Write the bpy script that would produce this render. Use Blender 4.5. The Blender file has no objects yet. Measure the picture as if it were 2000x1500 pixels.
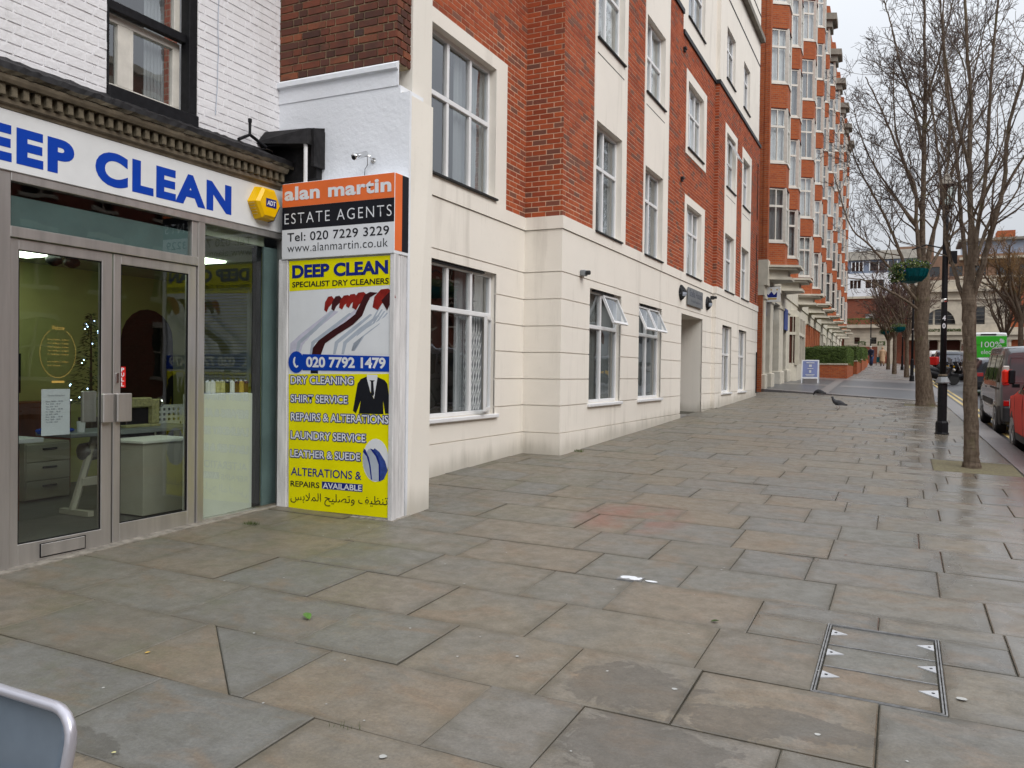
import bpy, bmesh, math, random
from mathutils import Vector, Matrix
from mathutils.geometry import tessellate_polygon

sc = bpy.context.scene
C = sc.collection
R = random.Random(7)

# ------------------------------------------------------------------ camera
cam_d = bpy.data.cameras.new('camera')
cam_d.sensor_width = 36.0
cam_d.lens = 36.0 * 1600 / 2000
cam_d.clip_start = 0.05
cam_d.clip_end = 3000
cam = bpy.data.objects.new('camera', cam_d)
C.objects.link(cam)
CW = [(.903, .430, .013), (.018, -.008, -1.0), (-.430, .903, -.015)]
_f = Vector((763., -14., 1600.)).normalized()
_a = Vector((-3491., -69., 1600.))
_n = _f.cross(_a).normalized()
if _n.y > 0: _n = -_n
_r = _f.cross(_n).normalized()
if _r.x < 0: _r = -_r
RR, FW, UP = _r, _f, _n          # world x, y, z seen from the camera's axes (x right, y down, z forward)
EYE = 1.55
m = Matrix(((RR.x, -RR.y, -RR.z, 0.0), (FW.x, -FW.y, -FW.z, 0.0), (UP.x, -UP.y, -UP.z, EYE), (0, 0, 0, 1)))
cam.matrix_world = m
sc.camera = cam

# ------------------------------------------------------------------ world: pale overcast daylight
w = bpy.data.worlds.new('World'); sc.world = w
w.use_nodes = True
nt = w.node_tree; nt.nodes.clear()
N = nt.nodes.new; L = nt.links.new
out = N('ShaderNodeOutputWorld'); bg = N('ShaderNodeBackground'); bg.inputs[1].default_value = 0.12
sky = N('ShaderNodeTexSky'); sky.sky_type = 'NISHITA'; sky.sun_disc = False
sky.sun_elevation = math.radians(52); sky.sun_rotation = math.radians(125)
sky.air_density = 1.0; sky.dust_density = 4.0
hsv = N('ShaderNodeHueSaturation'); hsv.inputs['Saturation'].default_value = 0.30
tc = N('ShaderNodeTexCoord'); sep = N('ShaderNodeSeparateXYZ')
# cloud deck: brighter overhead than near the horizon, as under any overcast sky
mr = N('ShaderNodeMapRange'); mr.inputs['From Min'].default_value = 0.0; mr.inputs['From Max'].default_value = 1.0
mr.inputs['To Min'].default_value = 4.7; mr.inputs['To Max'].default_value = 16.0
nz = N('ShaderNodeTexNoise'); nz.inputs['Scale'].default_value = 2.2; nz.inputs['Detail'].default_value = 5
nmr = N('ShaderNodeMapRange'); nmr.inputs['From Min'].default_value = .3; nmr.inputs['From Max'].default_value = .7
nmr.inputs['To Min'].default_value = .93; nmr.inputs['To Max'].default_value = 1.07
mul = N('ShaderNodeMath'); mul.operation = 'MULTIPLY'
tint = N('ShaderNodeMixRGB'); tint.blend_type = 'MULTIPLY'; tint.inputs[0].default_value = 1
tint.inputs[1].default_value = (.90, .94, 1.0, 1)
mix = N('ShaderNodeMixRGB'); mix.inputs[0].default_value = .85
pw_n = N('ShaderNodeMath'); pw_n.operation = 'POWER'; pw_n.inputs[1].default_value = 1.35; mx0 = N('ShaderNodeMath'); mx0.operation = 'MAXIMUM'; mx0.inputs[1].default_value = 0
L(tc.outputs['Generated'], sep.inputs[0]); L(sep.outputs['Z'], mx0.inputs[0]); L(mx0.outputs[0], pw_n.inputs[0]); L(pw_n.outputs[0], mr.inputs['Value'])
L(tc.outputs['Generated'], nz.inputs['Vector']); L(nz.outputs[0], nmr.inputs['Value'])
L(mr.outputs[0], mul.inputs[0]); L(nmr.outputs[0], mul.inputs[1])
L(mul.outputs[0], tint.inputs[2])
L(sky.outputs[0], hsv.inputs['Color']); L(hsv.outputs[0], mix.inputs[1]); L(tint.outputs[0], mix.inputs[2])
L(mix.outputs[0], bg.inputs[0]); L(bg.outputs[0], out.inputs[0])

# ------------------------------------------------------------------ sun through cloud
sd = bpy.data.lights.new('sun', 'SUN'); sd.energy = 1.5; sd.angle = math.radians(35); sd.color = (1.0, .965, .91)
sun = bpy.data.objects.new('sun', sd); C.objects.link(sun)
sun.rotation_euler = Vector((1.0, -.5, 1.0)).to_track_quat('Z', 'Y').to_euler()

sc.view_settings.view_transform = 'Standard'
sc.view_settings.look = 'None'
sc.view_settings.gamma = 1
sc.view_settings.exposure = 0.25
sc.view_settings.use_curve_mapping = False
sc.render.engine = 'CYCLES'
sc.cycles.max_bounces = 8
sc.cycles.diffuse_bounces = 3
sc.cycles.glossy_bounces = 3
sc.cycles.transmission_bounces = 4
sc.cycles.transparent_max_bounces = 16
sc.cycles.caustics_reflective = False
sc.cycles.caustics_refractive = False

# ------------------------------------------------------------------ measuring helpers (a picture point on a known plane)
def ray(x, y):
    v = Vector((x - 1000., y - 750., 1600.))
    return Vector((v.dot(RR), v.dot(FW), v.dot(UP)))
def PX(x, y, X): d = ray(x, y); t = X / d.x; return Vector((X, d.y * t, EYE + d.z * t))
def PY(x, y, Y): d = ray(x, y); t = Y / d.y; return Vector((d.x * t, Y, EYE + d.z * t))
def PZ(x, y, Z): d = ray(x, y); t = (Z - EYE) / d.z; return Vector((d.x * t, d.y * t, Z))
def gz(x, y): return .0305 * y - .018 * (x + 4.5)
def PG(x, y, dz=0.):
    d = ray(x, y); t = (-.018 * 4.5 + dz - EYE) / (d.z - .0305 * d.y + .018 * d.x)
    return Vector((d.x * t, d.y * t, EYE + d.z * t))

# ------------------------------------------------------------------ mesh helpers
class MB:
    def __init__(s):
        s.v = []; s.f = []; s.m = []; s.r = []; s.sm = False
    def vert(s, p): s.v.append(tuple(p)); return len(s.v) - 1
    def face(s, pts, m=0, r=None):
        i = len(s.v); s.v.extend(tuple(p) for p in pts); s.f.append(tuple(range(i, i + len(pts)))); s.m.append(m)
        s.r.append(R.random() if r is None else r)
    def hexa(s, c, m=0, r=None, skip=()):
        """c: 8 corners, bottom 4 (ccw from above) then top 4"""
        r = R.random() if r is None else r
        i = len(s.v); s.v.extend(tuple(p) for p in c)
        F = ((3, 2, 1, 0), (4, 5, 6, 7), (0, 1, 5, 4), (1, 2, 6, 5), (2, 3, 7, 6), (3, 0, 4, 7))
        for k, q in enumerate(F):
            if k in skip: continue
            s.f.append(tuple(i + a for a in q)); s.m.append(m); s.r.append(r)
    def box(s, x0, x1, y0, y1, z0, z1, m=0, r=None, skip=()):
        if x0 > x1: x0, x1 = x1, x0
        if y0 > y1: y0, y1 = y1, y0
        s.hexa([(x0, y0, z0), (x1, y0, z0), (x1, y1, z0), (x0, y1, z0), (x0, y0, z1), (x1, y0, z1), (x1, y1, z1), (x0, y1, z1)], m, r, skip)
    def cham(s, x0, x1, y0, y1, z0, z1, b=.004, m=0, r=None):
        """box with chamfered edges"""
        r = R.random() if r is None else r
        if x0 > x1: x0, x1 = x1, x0
        if y0 > y1: y0, y1 = y1, y0
        b = min(b, (x1 - x0) / 3, (y1 - y0) / 3, (z1 - z0) / 3)
        bm = bmesh.new()
        bmesh.ops.create_cube(bm, size=1)
        for v in bm.verts:
            v.co = Vector((x0 if v.co.x < 0 else x1, y0 if v.co.y < 0 else y1, z0 if v.co.z < 0 else z1))
        bmesh.ops.bevel(bm, geom=bm.edges[:], offset=b, segments=1, affect='EDGES', profile=.5)
        s.add_bm(bm, m, r)
    def add_bm(s, bm, m=0, r=0.):
        i = len(s.v); bm.verts.index_update()
        s.v.extend(tuple(v.co) for v in bm.verts)
        for f in bm.faces: s.f.append(tuple(i + v.index for v in f.verts)); s.m.append(m); s.r.append(r)
        bm.free()
    def tube(s, path, rad, n=8, m=0, caps=True, r=None, squash=None):
        path = [Vector(p) for p in path]
        if not hasattr(rad, '__len__'): rad = [rad] * len(path)
        r = R.random() if r is None else r
        up = Vector((0, 0, 1)); prev = None; rings = []
        for k, p in enumerate(path):
            a = path[max(0, k - 1)]; b = path[min(len(path) - 1, k + 1)]
            t = (b - a)
            if t.length < 1e-9: t = Vector((0, 0, 1))
            t.normalize()
            if prev is None:
                q = Vector((1, 0, 0)) if abs(t.x) < .9 else Vector((0, 1, 0))
                u = (q - t * q.dot(t)).normalized()
            else:
                u = prev - t * prev.dot(t)
                u = u.normalized() if u.length > 1e-6 else t.orthogonal().normalized()
            prev = u; vv = t.cross(u)
            base = len(s.v)
            for j in range(n):
                an = 2 * math.pi * j / n
                s.v.append(tuple(p + (u * math.cos(an) + vv * math.sin(an)) * rad[k]))
            rings.append(base)
        for k in range(len(rings) - 1):
            a, b = rings[k], rings[k + 1]
            for j in range(n):
                s.f.append((a + j, a + (j + 1) % n, b + (j + 1) % n, b + j)); s.m.append(m); s.r.append(r)
        if caps:
            s.f.append(tuple(rings[0] + j for j in reversed(range(n)))); s.m.append(m); s.r.append(r)
            s.f.append(tuple(rings[-1] + j for j in range(n))); s.m.append(m); s.r.append(r)
    def lathe(s, c, prof, n=16, m=0, axis='z', r=None):
        """prof: list of (radius, height) from bottom to top round the axis through c"""
        c = Vector(c); r = R.random() if r is None else r; rings = []
        for (ra, h) in prof:
            base = len(s.v)
            for j in range(n):
                an = 2 * math.pi * j / n; a, b = ra * math.cos(an), ra * math.sin(an)
                p = {'z': (a, b, h), 'x': (h, a, b), 'y': (b, h, a)}[axis]
                s.v.append(tuple(c + Vector(p)))
            rings.append(base)
        for k in range(len(rings) - 1):
            a, b = rings[k], rings[k + 1]
            for j in range(n):
                s.f.append((a + j, a + (j + 1) % n, b + (j + 1) % n, b + j)); s.m.append(m); s.r.append(r)
        s.f.append(tuple(rings[0] + j for j in reversed(range(n)))); s.m.append(m); s.r.append(r)
        s.f.append(tuple(rings[-1] + j for j in range(n))); s.m.append(m); s.r.append(r)
    def prism(s, pts, vec, m=0, r=None):
        """polygon pts (3d, planar) pushed along vec"""
        r = R.random() if r is None else r
        pts = [Vector(p) for p in pts]; vec = Vector(vec); n = len(pts); i = len(s.v)
        s.v.extend(tuple(p) for p in pts); s.v.extend(tuple(p + vec) for p in pts)
        s.f.append(tuple(i + k for k in reversed(range(n)))); s.m.append(m); s.r.append(r)
        s.f.append(tuple(i + n + k for k in range(n))); s.m.append(m); s.r.append(r)
        for k in range(n):
            s.f.append((i + k, i + (k + 1) % n, i + n + (k + 1) % n, i + n + k)); s.m.append(m); s.r.append(r)
    def ball(s, c, rx, ry, rz, n=10, k=7, m=0, r=None):
        r = R.random() if r is None else r
        c = Vector(c); rings = []
        for i in range(1, k):
            th = math.pi * i / k; base = len(s.v)
            for j in range(n):
                an = 2 * math.pi * j / n
                s.v.append((c.x + rx * math.sin(th) * math.cos(an), c.y + ry * math.sin(th) * math.sin(an), c.z - rz * math.cos(th)))
            rings.append(base)
        b = s.vert((c.x, c.y, c.z - rz)); t = s.vert((c.x, c.y, c.z + rz))
        for j in range(n):
            s.f.append((b, rings[0] + (j + 1) % n, rings[0] + j)); s.m.append(m); s.r.append(r)
            s.f.append((t, rings[-1] + j, rings[-1] + (j + 1) % n)); s.m.append(m); s.r.append(r)
        for q in range(len(rings) - 1):
            a, d = rings[q], rings[q + 1]
            for j in range(n):
                s.f.append((a + j, a + (j + 1) % n, d + (j + 1) % n, d + j)); s.m.append(m); s.r.append(r)
    def mesh(s, name, mats, smooth=False, normals=True):
        me = bpy.data.meshes.new(name)
        me.from_pydata(s.v, [], s.f)
        if not isinstance(mats, (list, tuple)): mats = [mats]
        for q in mats: me.materials.append(q)
        if len(mats) > 1: me.polygons.foreach_set('material_index', s.m)
        at = me.attributes.new('rnd', 'FLOAT', 'FACE'); at.data.foreach_set('value', s.r)
        if smooth: me.polygons.foreach_set('use_smooth', [True] * len(me.polygons))
        if normals and len(s.f) < 60000:
            bm = bmesh.new(); bm.from_mesh(me); bmesh.ops.recalc_face_normals(bm, faces=bm.faces[:]); bm.to_mesh(me); bm.free()
        if smooth:
            bm = bmesh.new(); bm.from_mesh(me); bmesh.ops.remove_doubles(bm, verts=bm.verts[:], dist=1e-5); bm.to_mesh(me); bm.free()
        me.update()
        return me
    def build(s, name, mats, parent=None, smooth=False, kind=None, local=False, normals=True, label=None):
        o = bpy.data.objects.new(name, s.mesh(name, mats, smooth, normals)); C.objects.link(o)
        attach(o, parent, local)
        if kind: o['kind'] = kind
        if label: o['label'] = label
        return o

ORG = {}
def attach(o, parent, local=False):
    if parent is None: return
    o.parent = parent
    if not local and parent.name in ORG:
        o.matrix_parent_inverse = ORG[parent.name]
def thing(name, label, cat, loc=(0, 0, 0), rotz=0, group=None, local=False):
    o = bpy.data.objects.new(name, None); C.objects.link(o)
    o.empty_display_size = .2
    o.location = loc; o.rotation_euler = (0, 0, rotz)
    o['label'] = label; o['category'] = cat
    if group: o['group'] = group
    if not local: ORG[o.name] = Matrix.Translation(-Vector(loc))
    return o
def tag(o, label=None, cat=None, group=None, kind=None):
    if label: o['label'] = label
    if cat: o['category'] = cat
    if group: o['group'] = group
    if kind: o['kind'] = kind
    return o
def inst(name, me, parent, loc=None, local=False):
    o = bpy.data.objects.new(name, me); C.objects.link(o); attach(o, parent, local)
    if loc is not None: o.location = loc
    return o
def copy_tree(o, parent=None):
    c = o.copy(); C.objects.link(c)
    if parent is not None: c.parent = parent
    for ch in [q for q in KIDS.get(o.name, [])]: pass
    return c
def dup(root, loc=None, rotz=None, label=None, scale=None):
    """a copy of a thing with copies of its parts and sub-parts"""
    r = root.copy(); C.objects.link(r)
    if loc is not None: r.location = loc
    if rotz is not None: r.rotation_euler = (0, 0, rotz)
    if scale: r.scale = (scale,) * 3
    if label: r['label'] = label
    for ch in list(root.children):
        c = ch.copy(); C.objects.link(c); c.parent = r
        for g in list(ch.children):
            d = g.copy(); C.objects.link(d); d.parent = c
    return r

def rects(y0, y1, z0, z1, holes):
    """rectangle minus rectangular holes -> list of rectangles"""
    zs = sorted({z0, z1} | {min(max(h[k], z0), z1) for h in holes for k in (2, 3)})
    res = []
    for a, b in zip(zs, zs[1:]):
        if b - a < 1e-5: continue
        cuts = sorted((max(h[0], y0), min(h[1], y1)) for h in holes if h[2] < b - 1e-6 and h[3] > a + 1e-6 and h[0] < y1 and h[1] > y0)
        p = y0
        for c0, c1 in cuts:
            if c0 > p + 1e-5: res.append((p, c0, a, b))
            p = max(p, c1)
        if p < y1 - 1e-5: res.append((p, y1, a, b))
    # merge vertically equal spans
    out = []
    for q in res:
        for k, o in enumerate(out):
            if abs(o[0] - q[0]) < 1e-6 and abs(o[1] - q[1]) < 1e-6 and abs(o[3] - q[2]) < 1e-6:
                out[k] = (o[0], o[1], o[2], q[3]); break
        else: out.append(q)
    return out

# text: flat lettering scaled to a box on a plane given by origin o (left baseline), u (right), v (up)
_tc = bpy.data.curves.new('lettering', 'FONT'); _to = bpy.data.objects.new('lettering_source', _tc); C.objects.link(_to)
def text_mesh(body, bold=0., shear=0., spacing=1.):
    _tc.body = body; _tc.offset = bold; _tc.shear = shear; _tc.space_character = spacing; _tc.resolution_u = 5
    bpy.context.view_layer.update()
    me = bpy.data.meshes.new_from_object(_to.evaluated_get(bpy.context.evaluated_depsgraph_get()))
    return me
def text_on(body, bl, br, tl, nrm, material, parent, name='lettering', bold=0., off=.002, shear=0., spacing=1., local=False, keep=False):
    """letters fitted to the parallelogram bl-br-tl"""
    me = text_mesh(body, bold, shear, spacing)
    bl, br, tl, nrm = Vector(bl), Vector(br), Vector(tl), Vector(nrm).normalized()
    xs = [v.co.x for v in me.vertices]; ys = [v.co.y for v in me.vertices]
    x0, x1, y0, y1 = min(xs), max(xs), min(ys), max(ys)
    for v in me.vertices:
        a = (v.co.x - x0) / (x1 - x0); b = (v.co.y - y0) / (y1 - y0)
        v.co = bl + (br - bl) * a + (tl - bl) * b + nrm * off
    me.materials.clear(); me.materials.append(material)
    o = bpy.data.objects.new(name, me); C.objects.link(o); attach(o, parent, local)
    return o
def flat_poly(pts, nrm, material, parent, name, off=.001, th=.0006, local=False):
    nrm = Vector(nrm).normalized(); b = MB()
    b.prism([Vector(p) + nrm * (off - th) for p in pts], nrm * th)
    return b.build(name, material, parent, local=local)
# ------------------------------------------------------------------ materials
def newmat(name):
    m_ = bpy.data.materials.new(name); m_.use_nodes = True
    t = m_.node_tree; t.nodes.clear()
    o = t.nodes.new('ShaderNodeOutputMaterial'); b = t.nodes.new('ShaderNodeBsdfPrincipled')
    t.links.new(b.outputs[0], o.inputs[0])
    return m_, t, b, o
def nd(t, typ, **kw):
    n_ = t.nodes.new(typ)
    for k, v in kw.items():
        if k in n_.inputs: n_.inputs[k].default_value = v
        else: setattr(n_, k, v)
    return n_
def mth(t, op, a, b=None, clamp=False):
    n_ = t.nodes.new('ShaderNodeMath'); n_.operation = op; n_.use_clamp = clamp
    for i, q in enumerate((a, b)):
        if q is None: continue
        if isinstance(q, (int, float)): n_.inputs[i].default_value = q
        else: t.links.new(q, n_.inputs[i])
    return n_.outputs[0]
def mixc(t, f, a, b, mode='MIX'):
    n_ = t.nodes.new('ShaderNodeMixRGB'); n_.blend_type = mode
    for i, q in enumerate((f, a, b)):
        if isinstance(q, (int, float)): n_.inputs[i].default_value = q if i == 0 else (q, q, q, 1)
        elif isinstance(q, tuple): n_.inputs[i].default_value = (*q[:3], 1)
        else: t.links.new(q, n_.inputs[i])
    return n_.outputs[0]
def mapr(t, v, a, b, c=0., d=1., smooth=False):
    n_ = t.nodes.new('ShaderNodeMapRange'); n_.clamp = True
    if smooth: n_.interpolation_type = 'SMOOTHSTEP'
    t.links.new(v, n_.inputs['Value'])
    for k, q in zip(('From Min', 'From Max', 'To Min', 'To Max'), (a, b, c, d)): n_.inputs[k].default_value = q
    return n_.outputs[0]
def noise(t, scale, detail=4., rough=.55, vec=None, stretch=None, dist=0.):
    n_ = t.nodes.new('ShaderNodeTexNoise'); n_.inputs['Scale'].default_value = scale
    n_.inputs['Detail'].default_value = detail; n_.inputs['Roughness'].default_value = rough; n_.inputs['Distortion'].default_value = dist
    if vec is None:
        g = t.nodes.new('ShaderNodeTexCoord'); vec = g.outputs['Object']
    if stretch:
        mp = t.nodes.new('ShaderNodeMapping'); mp.inputs['Scale'].default_value = stretch
        t.links.new(vec, mp.inputs[0]); vec = mp.outputs[0]
    t.links.new(vec, n_.inputs['Vector'])
    return n_.outputs[0]
def ramp(t, v, stops):
    n_ = t.nodes.new('ShaderNodeValToRGB'); e = n_.color_ramp.elements
    while len(e) < len(stops): e.new(.5)
    for q, (p, c) in zip(e, stops): q.position = p; q.color = (*c, 1)
    t.links.new(v, n_.inputs[0]); return n_.outputs[0]
def bump(t, b, h, strength=.3, dist=.01):
    n_ = t.nodes.new('ShaderNodeBump'); n_.inputs['Strength'].default_value = strength; n_.inputs['Distance'].default_value = dist
    t.links.new(h, n_.inputs['Height']); t.links.new(n_.outputs[0], b.inputs['Normal'])
def mat(name, col, rough=.6, metal=0., vary=.12, scale=6., bmp=0., bscale=60., col2=None, stretch=None, spec=.5, coat=0.):
    m_, t, b, o = newmat(name)
    b.inputs['Roughness'].default_value = rough; b.inputs['Metallic'].default_value = metal
    b.inputs['Specular IOR Level'].default_value = spec; b.inputs['Coat Weight'].default_value = coat
    b.inputs['Coat Roughness'].default_value = .05
    c1 = tuple(c * (1 - vary) for c in col); c2 = col2 or tuple(min(1, c * (1 + vary)) for c in col)
    n1 = noise(t, scale, 6, .6, stretch=stretch)
    t.links.new(mixc(t, mapr(t, n1, .32, .68), c1, c2), b.inputs['Base Color'])
    if bmp: bump(t, b, noise(t, bscale, 4), bmp, .006)
    return m_
def rndval(t):
    a = t.nodes.new('ShaderNodeAttribute'); a.attribute_name = 'rnd'
    i = t.nodes.new('ShaderNodeObjectInfo')
    return mth(t, 'FRACT', mth(t, 'ADD', a.outputs['Fac'], mth(t, 'MULTIPLY', i.outputs['Random'], 7.31)))

def brickmat(name, stops, dirt=(.12, .1, .09), rough=.85, streak=.35):
    m_, t, b, o = newmat(name)
    r = rndval(t)
    base = ramp(t, r, stops)
    n1 = noise(t, 45, 5, .65); n2 = noise(t, 7, 4)
    c = mixc(t, mapr(t, n1, .35, .75, 0, .35), base, dirt)
    c = mixc(t, mapr(t, n2, .45, .8, 0, streak), c, dirt)
    t.links.new(c, b.inputs['Base Color']); b.inputs['Roughness'].default_value = rough
    b.inputs['Specular IOR Level'].default_value = .25
    bump(t, b, noise(t, 120, 5, .7), .5, .004)
    return m_
M = {}
M['brick_red'] = brickmat('red_brick', [(0, (.28, .055, .022)), (.3, (.38, .075, .026)), (.6, (.46, .10, .034)), (.82, (.31, .060, .026)), (.90, (.16, .075, .055)), (1, (.22, .09, .06))], dirt=(.20, .065, .035), streak=.35)
M['brick_old'] = brickmat('old_brown_brick', [(0, (.075, .032, .024)), (.3, (.15, .048, .03)), (.55, (.21, .06, .032)), (.75, (.10, .042, .032)), (.9, (.27, .085, .04)), (1, (.06, .04, .036))], dirt=(.035, .028, .025), streak=.6)
M['brick_orange'] = brickmat('orange_brick', [(0, (.30, .075, .03)), (.4, (.42, .10, .038)), (.7, (.34, .085, .035)), (1, (.22, .065, .032))], dirt=(.1, .05, .035))
M['mortar'] = mat('mortar', (.60, .41, .29), .95, vary=.25, scale=12, bmp=.4, bscale=150)
M['concrete'] = mat('grey_concrete', (.26, .235, .20), .95, vary=.4, scale=14, bmp=.8, bscale=90)
M['mortar_old'] = mat('old_mortar', (.36, .28, .17), .95, vary=.35, scale=9, bmp=.5, bscale=120)

def stucco(name, col, stain=(.36, .33, .28), amt=.45, bs=90, bstr=.16):
    m_, t, b, o = newmat(name)
    n1 = noise(t, 1.1, 5, .6); n2 = noise(t, 3.5, 6, .6, stretch=(1, 1, .12)); n3 = noise(t, 25, 4)
    c = mixc(t, mapr(t, n1, .35, .7, 0, .5), col, tuple(q * .9 for q in col))
    c = mixc(t, mapr(t, n2, .56, .82, 0, amt), c, stain)
    c = mixc(t, mapr(t, n3, .6, .9, 0, .15), c, stain)
    # grime thrown up by rain in the lowest decimetres over the sloping pavement
    g = t.nodes.new('ShaderNodeTexCoord'); s_ = t.nodes.new('ShaderNodeSeparateXYZ'); t.links.new(g.outputs['Object'], s_.inputs[0])
    h = mth(t, 'SUBTRACT', s_.outputs['Z'], mth(t, 'MULTIPLY', s_.outputs['Y'], .0305))
    h = mth(t, 'ADD', h, mth(t, 'MULTIPLY', n2, -.35))
    c = mixc(t, mapr(t, h, -.16, .12, .38, 0, True), c, (.16, .15, .10))
    t.links.new(c, b.inputs['Base Color']); b.inputs['Roughness'].default_value = .8; b.inputs['Specular IOR Level'].default_value = .25
    bump(t, b, mth(t, 'ADD', noise(t, bs, 5, .6), mth(t, 'MULTIPLY', noise(t, 5, 3), 1.5)), bstr, .01)
    return m_
M['cream'] = stucco('cream_stucco', (.84, .79, .715))
M['cream2'] = stucco('cream_render', (.82, .775, .70), amt=.35)
M['white_render'] = stucco('rough_white_render', (.79, .81, .85), stain=(.62, .62, .62), amt=.25, bs=28, bstr=.55)
M['white_brick'] = stucco('white_painted_brick', (.80, .79, .81), stain=(.48, .47, .44), amt=.5, bs=22, bstr=.6)
M['white_wood'] = mat('flaking_white_timber', (.66, .65, .65), .6, vary=.22, scale=14, stretch=(1, 1, .12), bmp=.5, bscale=50)
M['granite_block'] = mat('stone_trim', (.45, .42, .35), .85, vary=.18, scale=4, bmp=.3)
M['stone_far'] = mat('portland_stone', (.50, .45, .36), .85, vary=.15, scale=1.5)
M['stone_dark'] = mat('weathered_stone', (.22, .20, .17), .9, vary=.25, scale=2)
M['upvc'] = mat('white_upvc', (.78, .78, .79), .32, vary=.04, scale=5)
M['white_paint'] = mat('white_gloss_paint', (.66, .63, .57), .4, vary=.1, scale=8)
M['black_paint'] = mat('black_gloss_paint', (.012, .012, .014), .35, vary=.3, scale=20, bmp=.15)
M['black_felt'] = mat('black_lead_flashing', (.018, .017, .018), .55, vary=.5, scale=9, bmp=.5, bscale=25)
M['gull'] = mat('weathered_gutter', (.05, .045, .035), .7, vary=.6, scale=7, col2=(.12, .1, .07), bmp=.4, bscale=40)
M['dentil'] = mat('peeling_brown_paint', (.10, .085, .055), .75, vary=.5, scale=11, col2=(.21, .175, .125), bmp=.5, bscale=60)
M['fascia_wood'] = mat('tan_painted_moulding', (.18, .15, .11), .6, vary=.3, scale=8)
M['alu'] = mat('brushed_aluminium', (.52, .50, .48), .38, metal=.75, vary=.14, scale=10, stretch=(1, 1, .08), bmp=.06, bscale=90)
M['steel'] = mat('galvanised_steel', (.24, .24, .24), .5, metal=.35, vary=.3, scale=18)
M['chrome'] = mat('polished_metal', (.7, .7, .7), .15, metal=1, vary=.05)
M['sign_white'] = mat('white_sign_panel', (.72, .73, .74), .35, vary=.05, scale=3)
M['sign_blue'] = mat('blue_letters', (.004, .05, .40), .4, vary=.05)
M['navy'] = mat('navy_print', (.010, .022, .20), .4, vary=.05)
M['p_yellow'] = mat('yellow_print', (.82, .76, .0), .4, vary=.06, scale=3)
M['p_white'] = mat('white_print', (.74, .76, .79), .4, vary=.03)
M['p_grey'] = mat('pale_grey_print', (.42, .47, .55), .4, vary=.1)
M['p_black'] = mat('black_print', (.012, .013, .018), .4, vary=.1)
M['p_red'] = mat('dark_red_print', (.25, .018, .014), .4, vary=.3, scale=9)
M['p_maroon'] = mat('maroon_print', (.045, .010, .012), .4, vary=.3)
M['p_orange'] = mat('orange_print', (.80, .17, .045), .4, vary=.06, scale=4)
M['p_blue2'] = mat('blue_check_print', (.035, .07, .28), .4, vary=.3, scale=40)
M['p_green'] = mat('green_vinyl', (.055, .50, .035), .35, vary=.06)
M['alarm_yellow'] = mat('yellow_alarm_plastic', (.85, .50, .0), .3, vary=.05, coat=.3)
M['gold'] = mat('gold_print', (.50, .33, .08), .4, vary=.1)
M['red_plastic'] = mat('red_plastic', (.62, .012, .010), .35, vary=.05)
M['paper'] = mat('paper', (.62, .64, .70), .7, vary=.03)
M['ink'] = mat('printed_ink', (.10, .11, .14), .7, vary=.2)
M['teal'] = mat('teal_plastic', (.0, .075, .085), .4, vary=.3, scale=20)
M['leafA'] = mat('dark_leaf', (.035, .06, .022), .6, vary=.5, scale=14, col2=(.09, .13, .035))
M['hedge'] = mat('hedge_leaf', (.04, .075, .018), .65, vary=.5, scale=9, col2=(.10, .15, .03))
M['leafB'] = mat('fresh_leaf', (.09, .20, .03), .5, vary=.3, scale=20)
M['flower_y'] = mat('pale_flowers', (.45, .42, .2), .6, vary=.3, scale=30)
M['flower_v'] = mat('violet_flowers', (.12, .08, .35), .6, vary=.3)
M['soil'] = mat('resin_gravel', (.15, .125, .075), .9, vary=.35, scale=30, col2=(.20, .18, .10), bmp=.8, bscale=160)
M['asphalt'] = mat('asphalt', (.055, .056, .062), .42, vary=.25, scale=3, bmp=.5, bscale=140)
M['tarmac'] = mat('dark_tarmac', (.075, .078, .086), .33, vary=.2, scale=2, bmp=.3, bscale=120)
M['yellow_line'] = mat('yellow_road_paint', (.52, .40, .16), .6, vary=.2, scale=8)
M['rubber'] = mat('tyre_rubber', (.016, .016, .017), .75, vary=.2)
M['dark_plastic'] = mat('dark_plastic', (.03, .031, .034), .5, vary=.2)
M['van_grey'] = mat('grey_car_paint', (.10, .105, .115), .3, metal=.35, vary=.05, coat=1)
M['car_red'] = mat('red_car_paint', (.66, .020, .006), .5, vary=.05, coat=0, spec=.3)
M['car_dark'] = mat('dark_car_paint', (.02, .024, .035), .28, metal=.3, vary=.1, coat=1)
M['car_silver'] = mat('silver_car_paint', (.38, .41, .45), .3, metal=.6, vary=.05, coat=1)
M['car_white'] = mat('white_car_paint', (.72, .74, .74), .3, vary=.04, coat=1)
M['brake_red'] = mat('red_lens', (.42, .008, .008), .2, vary=.1, coat=1)
M['lens_clear'] = mat('clear_lens', (.55, .5, .46), .2, vary=.1, coat=1)
M['carglass'] = mat('dark_car_glass', (.012, .014, .016), .05, vary=.1, spec=.9)
M['skin'] = mat('skin', (.42, .24, .17), .6)
M['denim'] = mat('denim', (.035, .075, .20), .8, vary=.2, scale=20)
M['navycloth'] = mat('navy_cloth', (.012, .018, .045), .85, vary=.2)
M['beige'] = mat('beige_wool', (.42, .28, .17), .9, vary=.12, scale=10)
M['hair'] = mat('dark_hair', (.03, .02, .015), .7)
M['hair_g'] = mat('grey_hair', (.4, .39, .37), .8)
M['feather'] = mat('dark_feather', (.030, .031, .036), .6, vary=.4, scale=40)
M['beak'] = mat('pinkish_leg', (.25, .08, .07), .6)
M['bark'] = None
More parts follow.
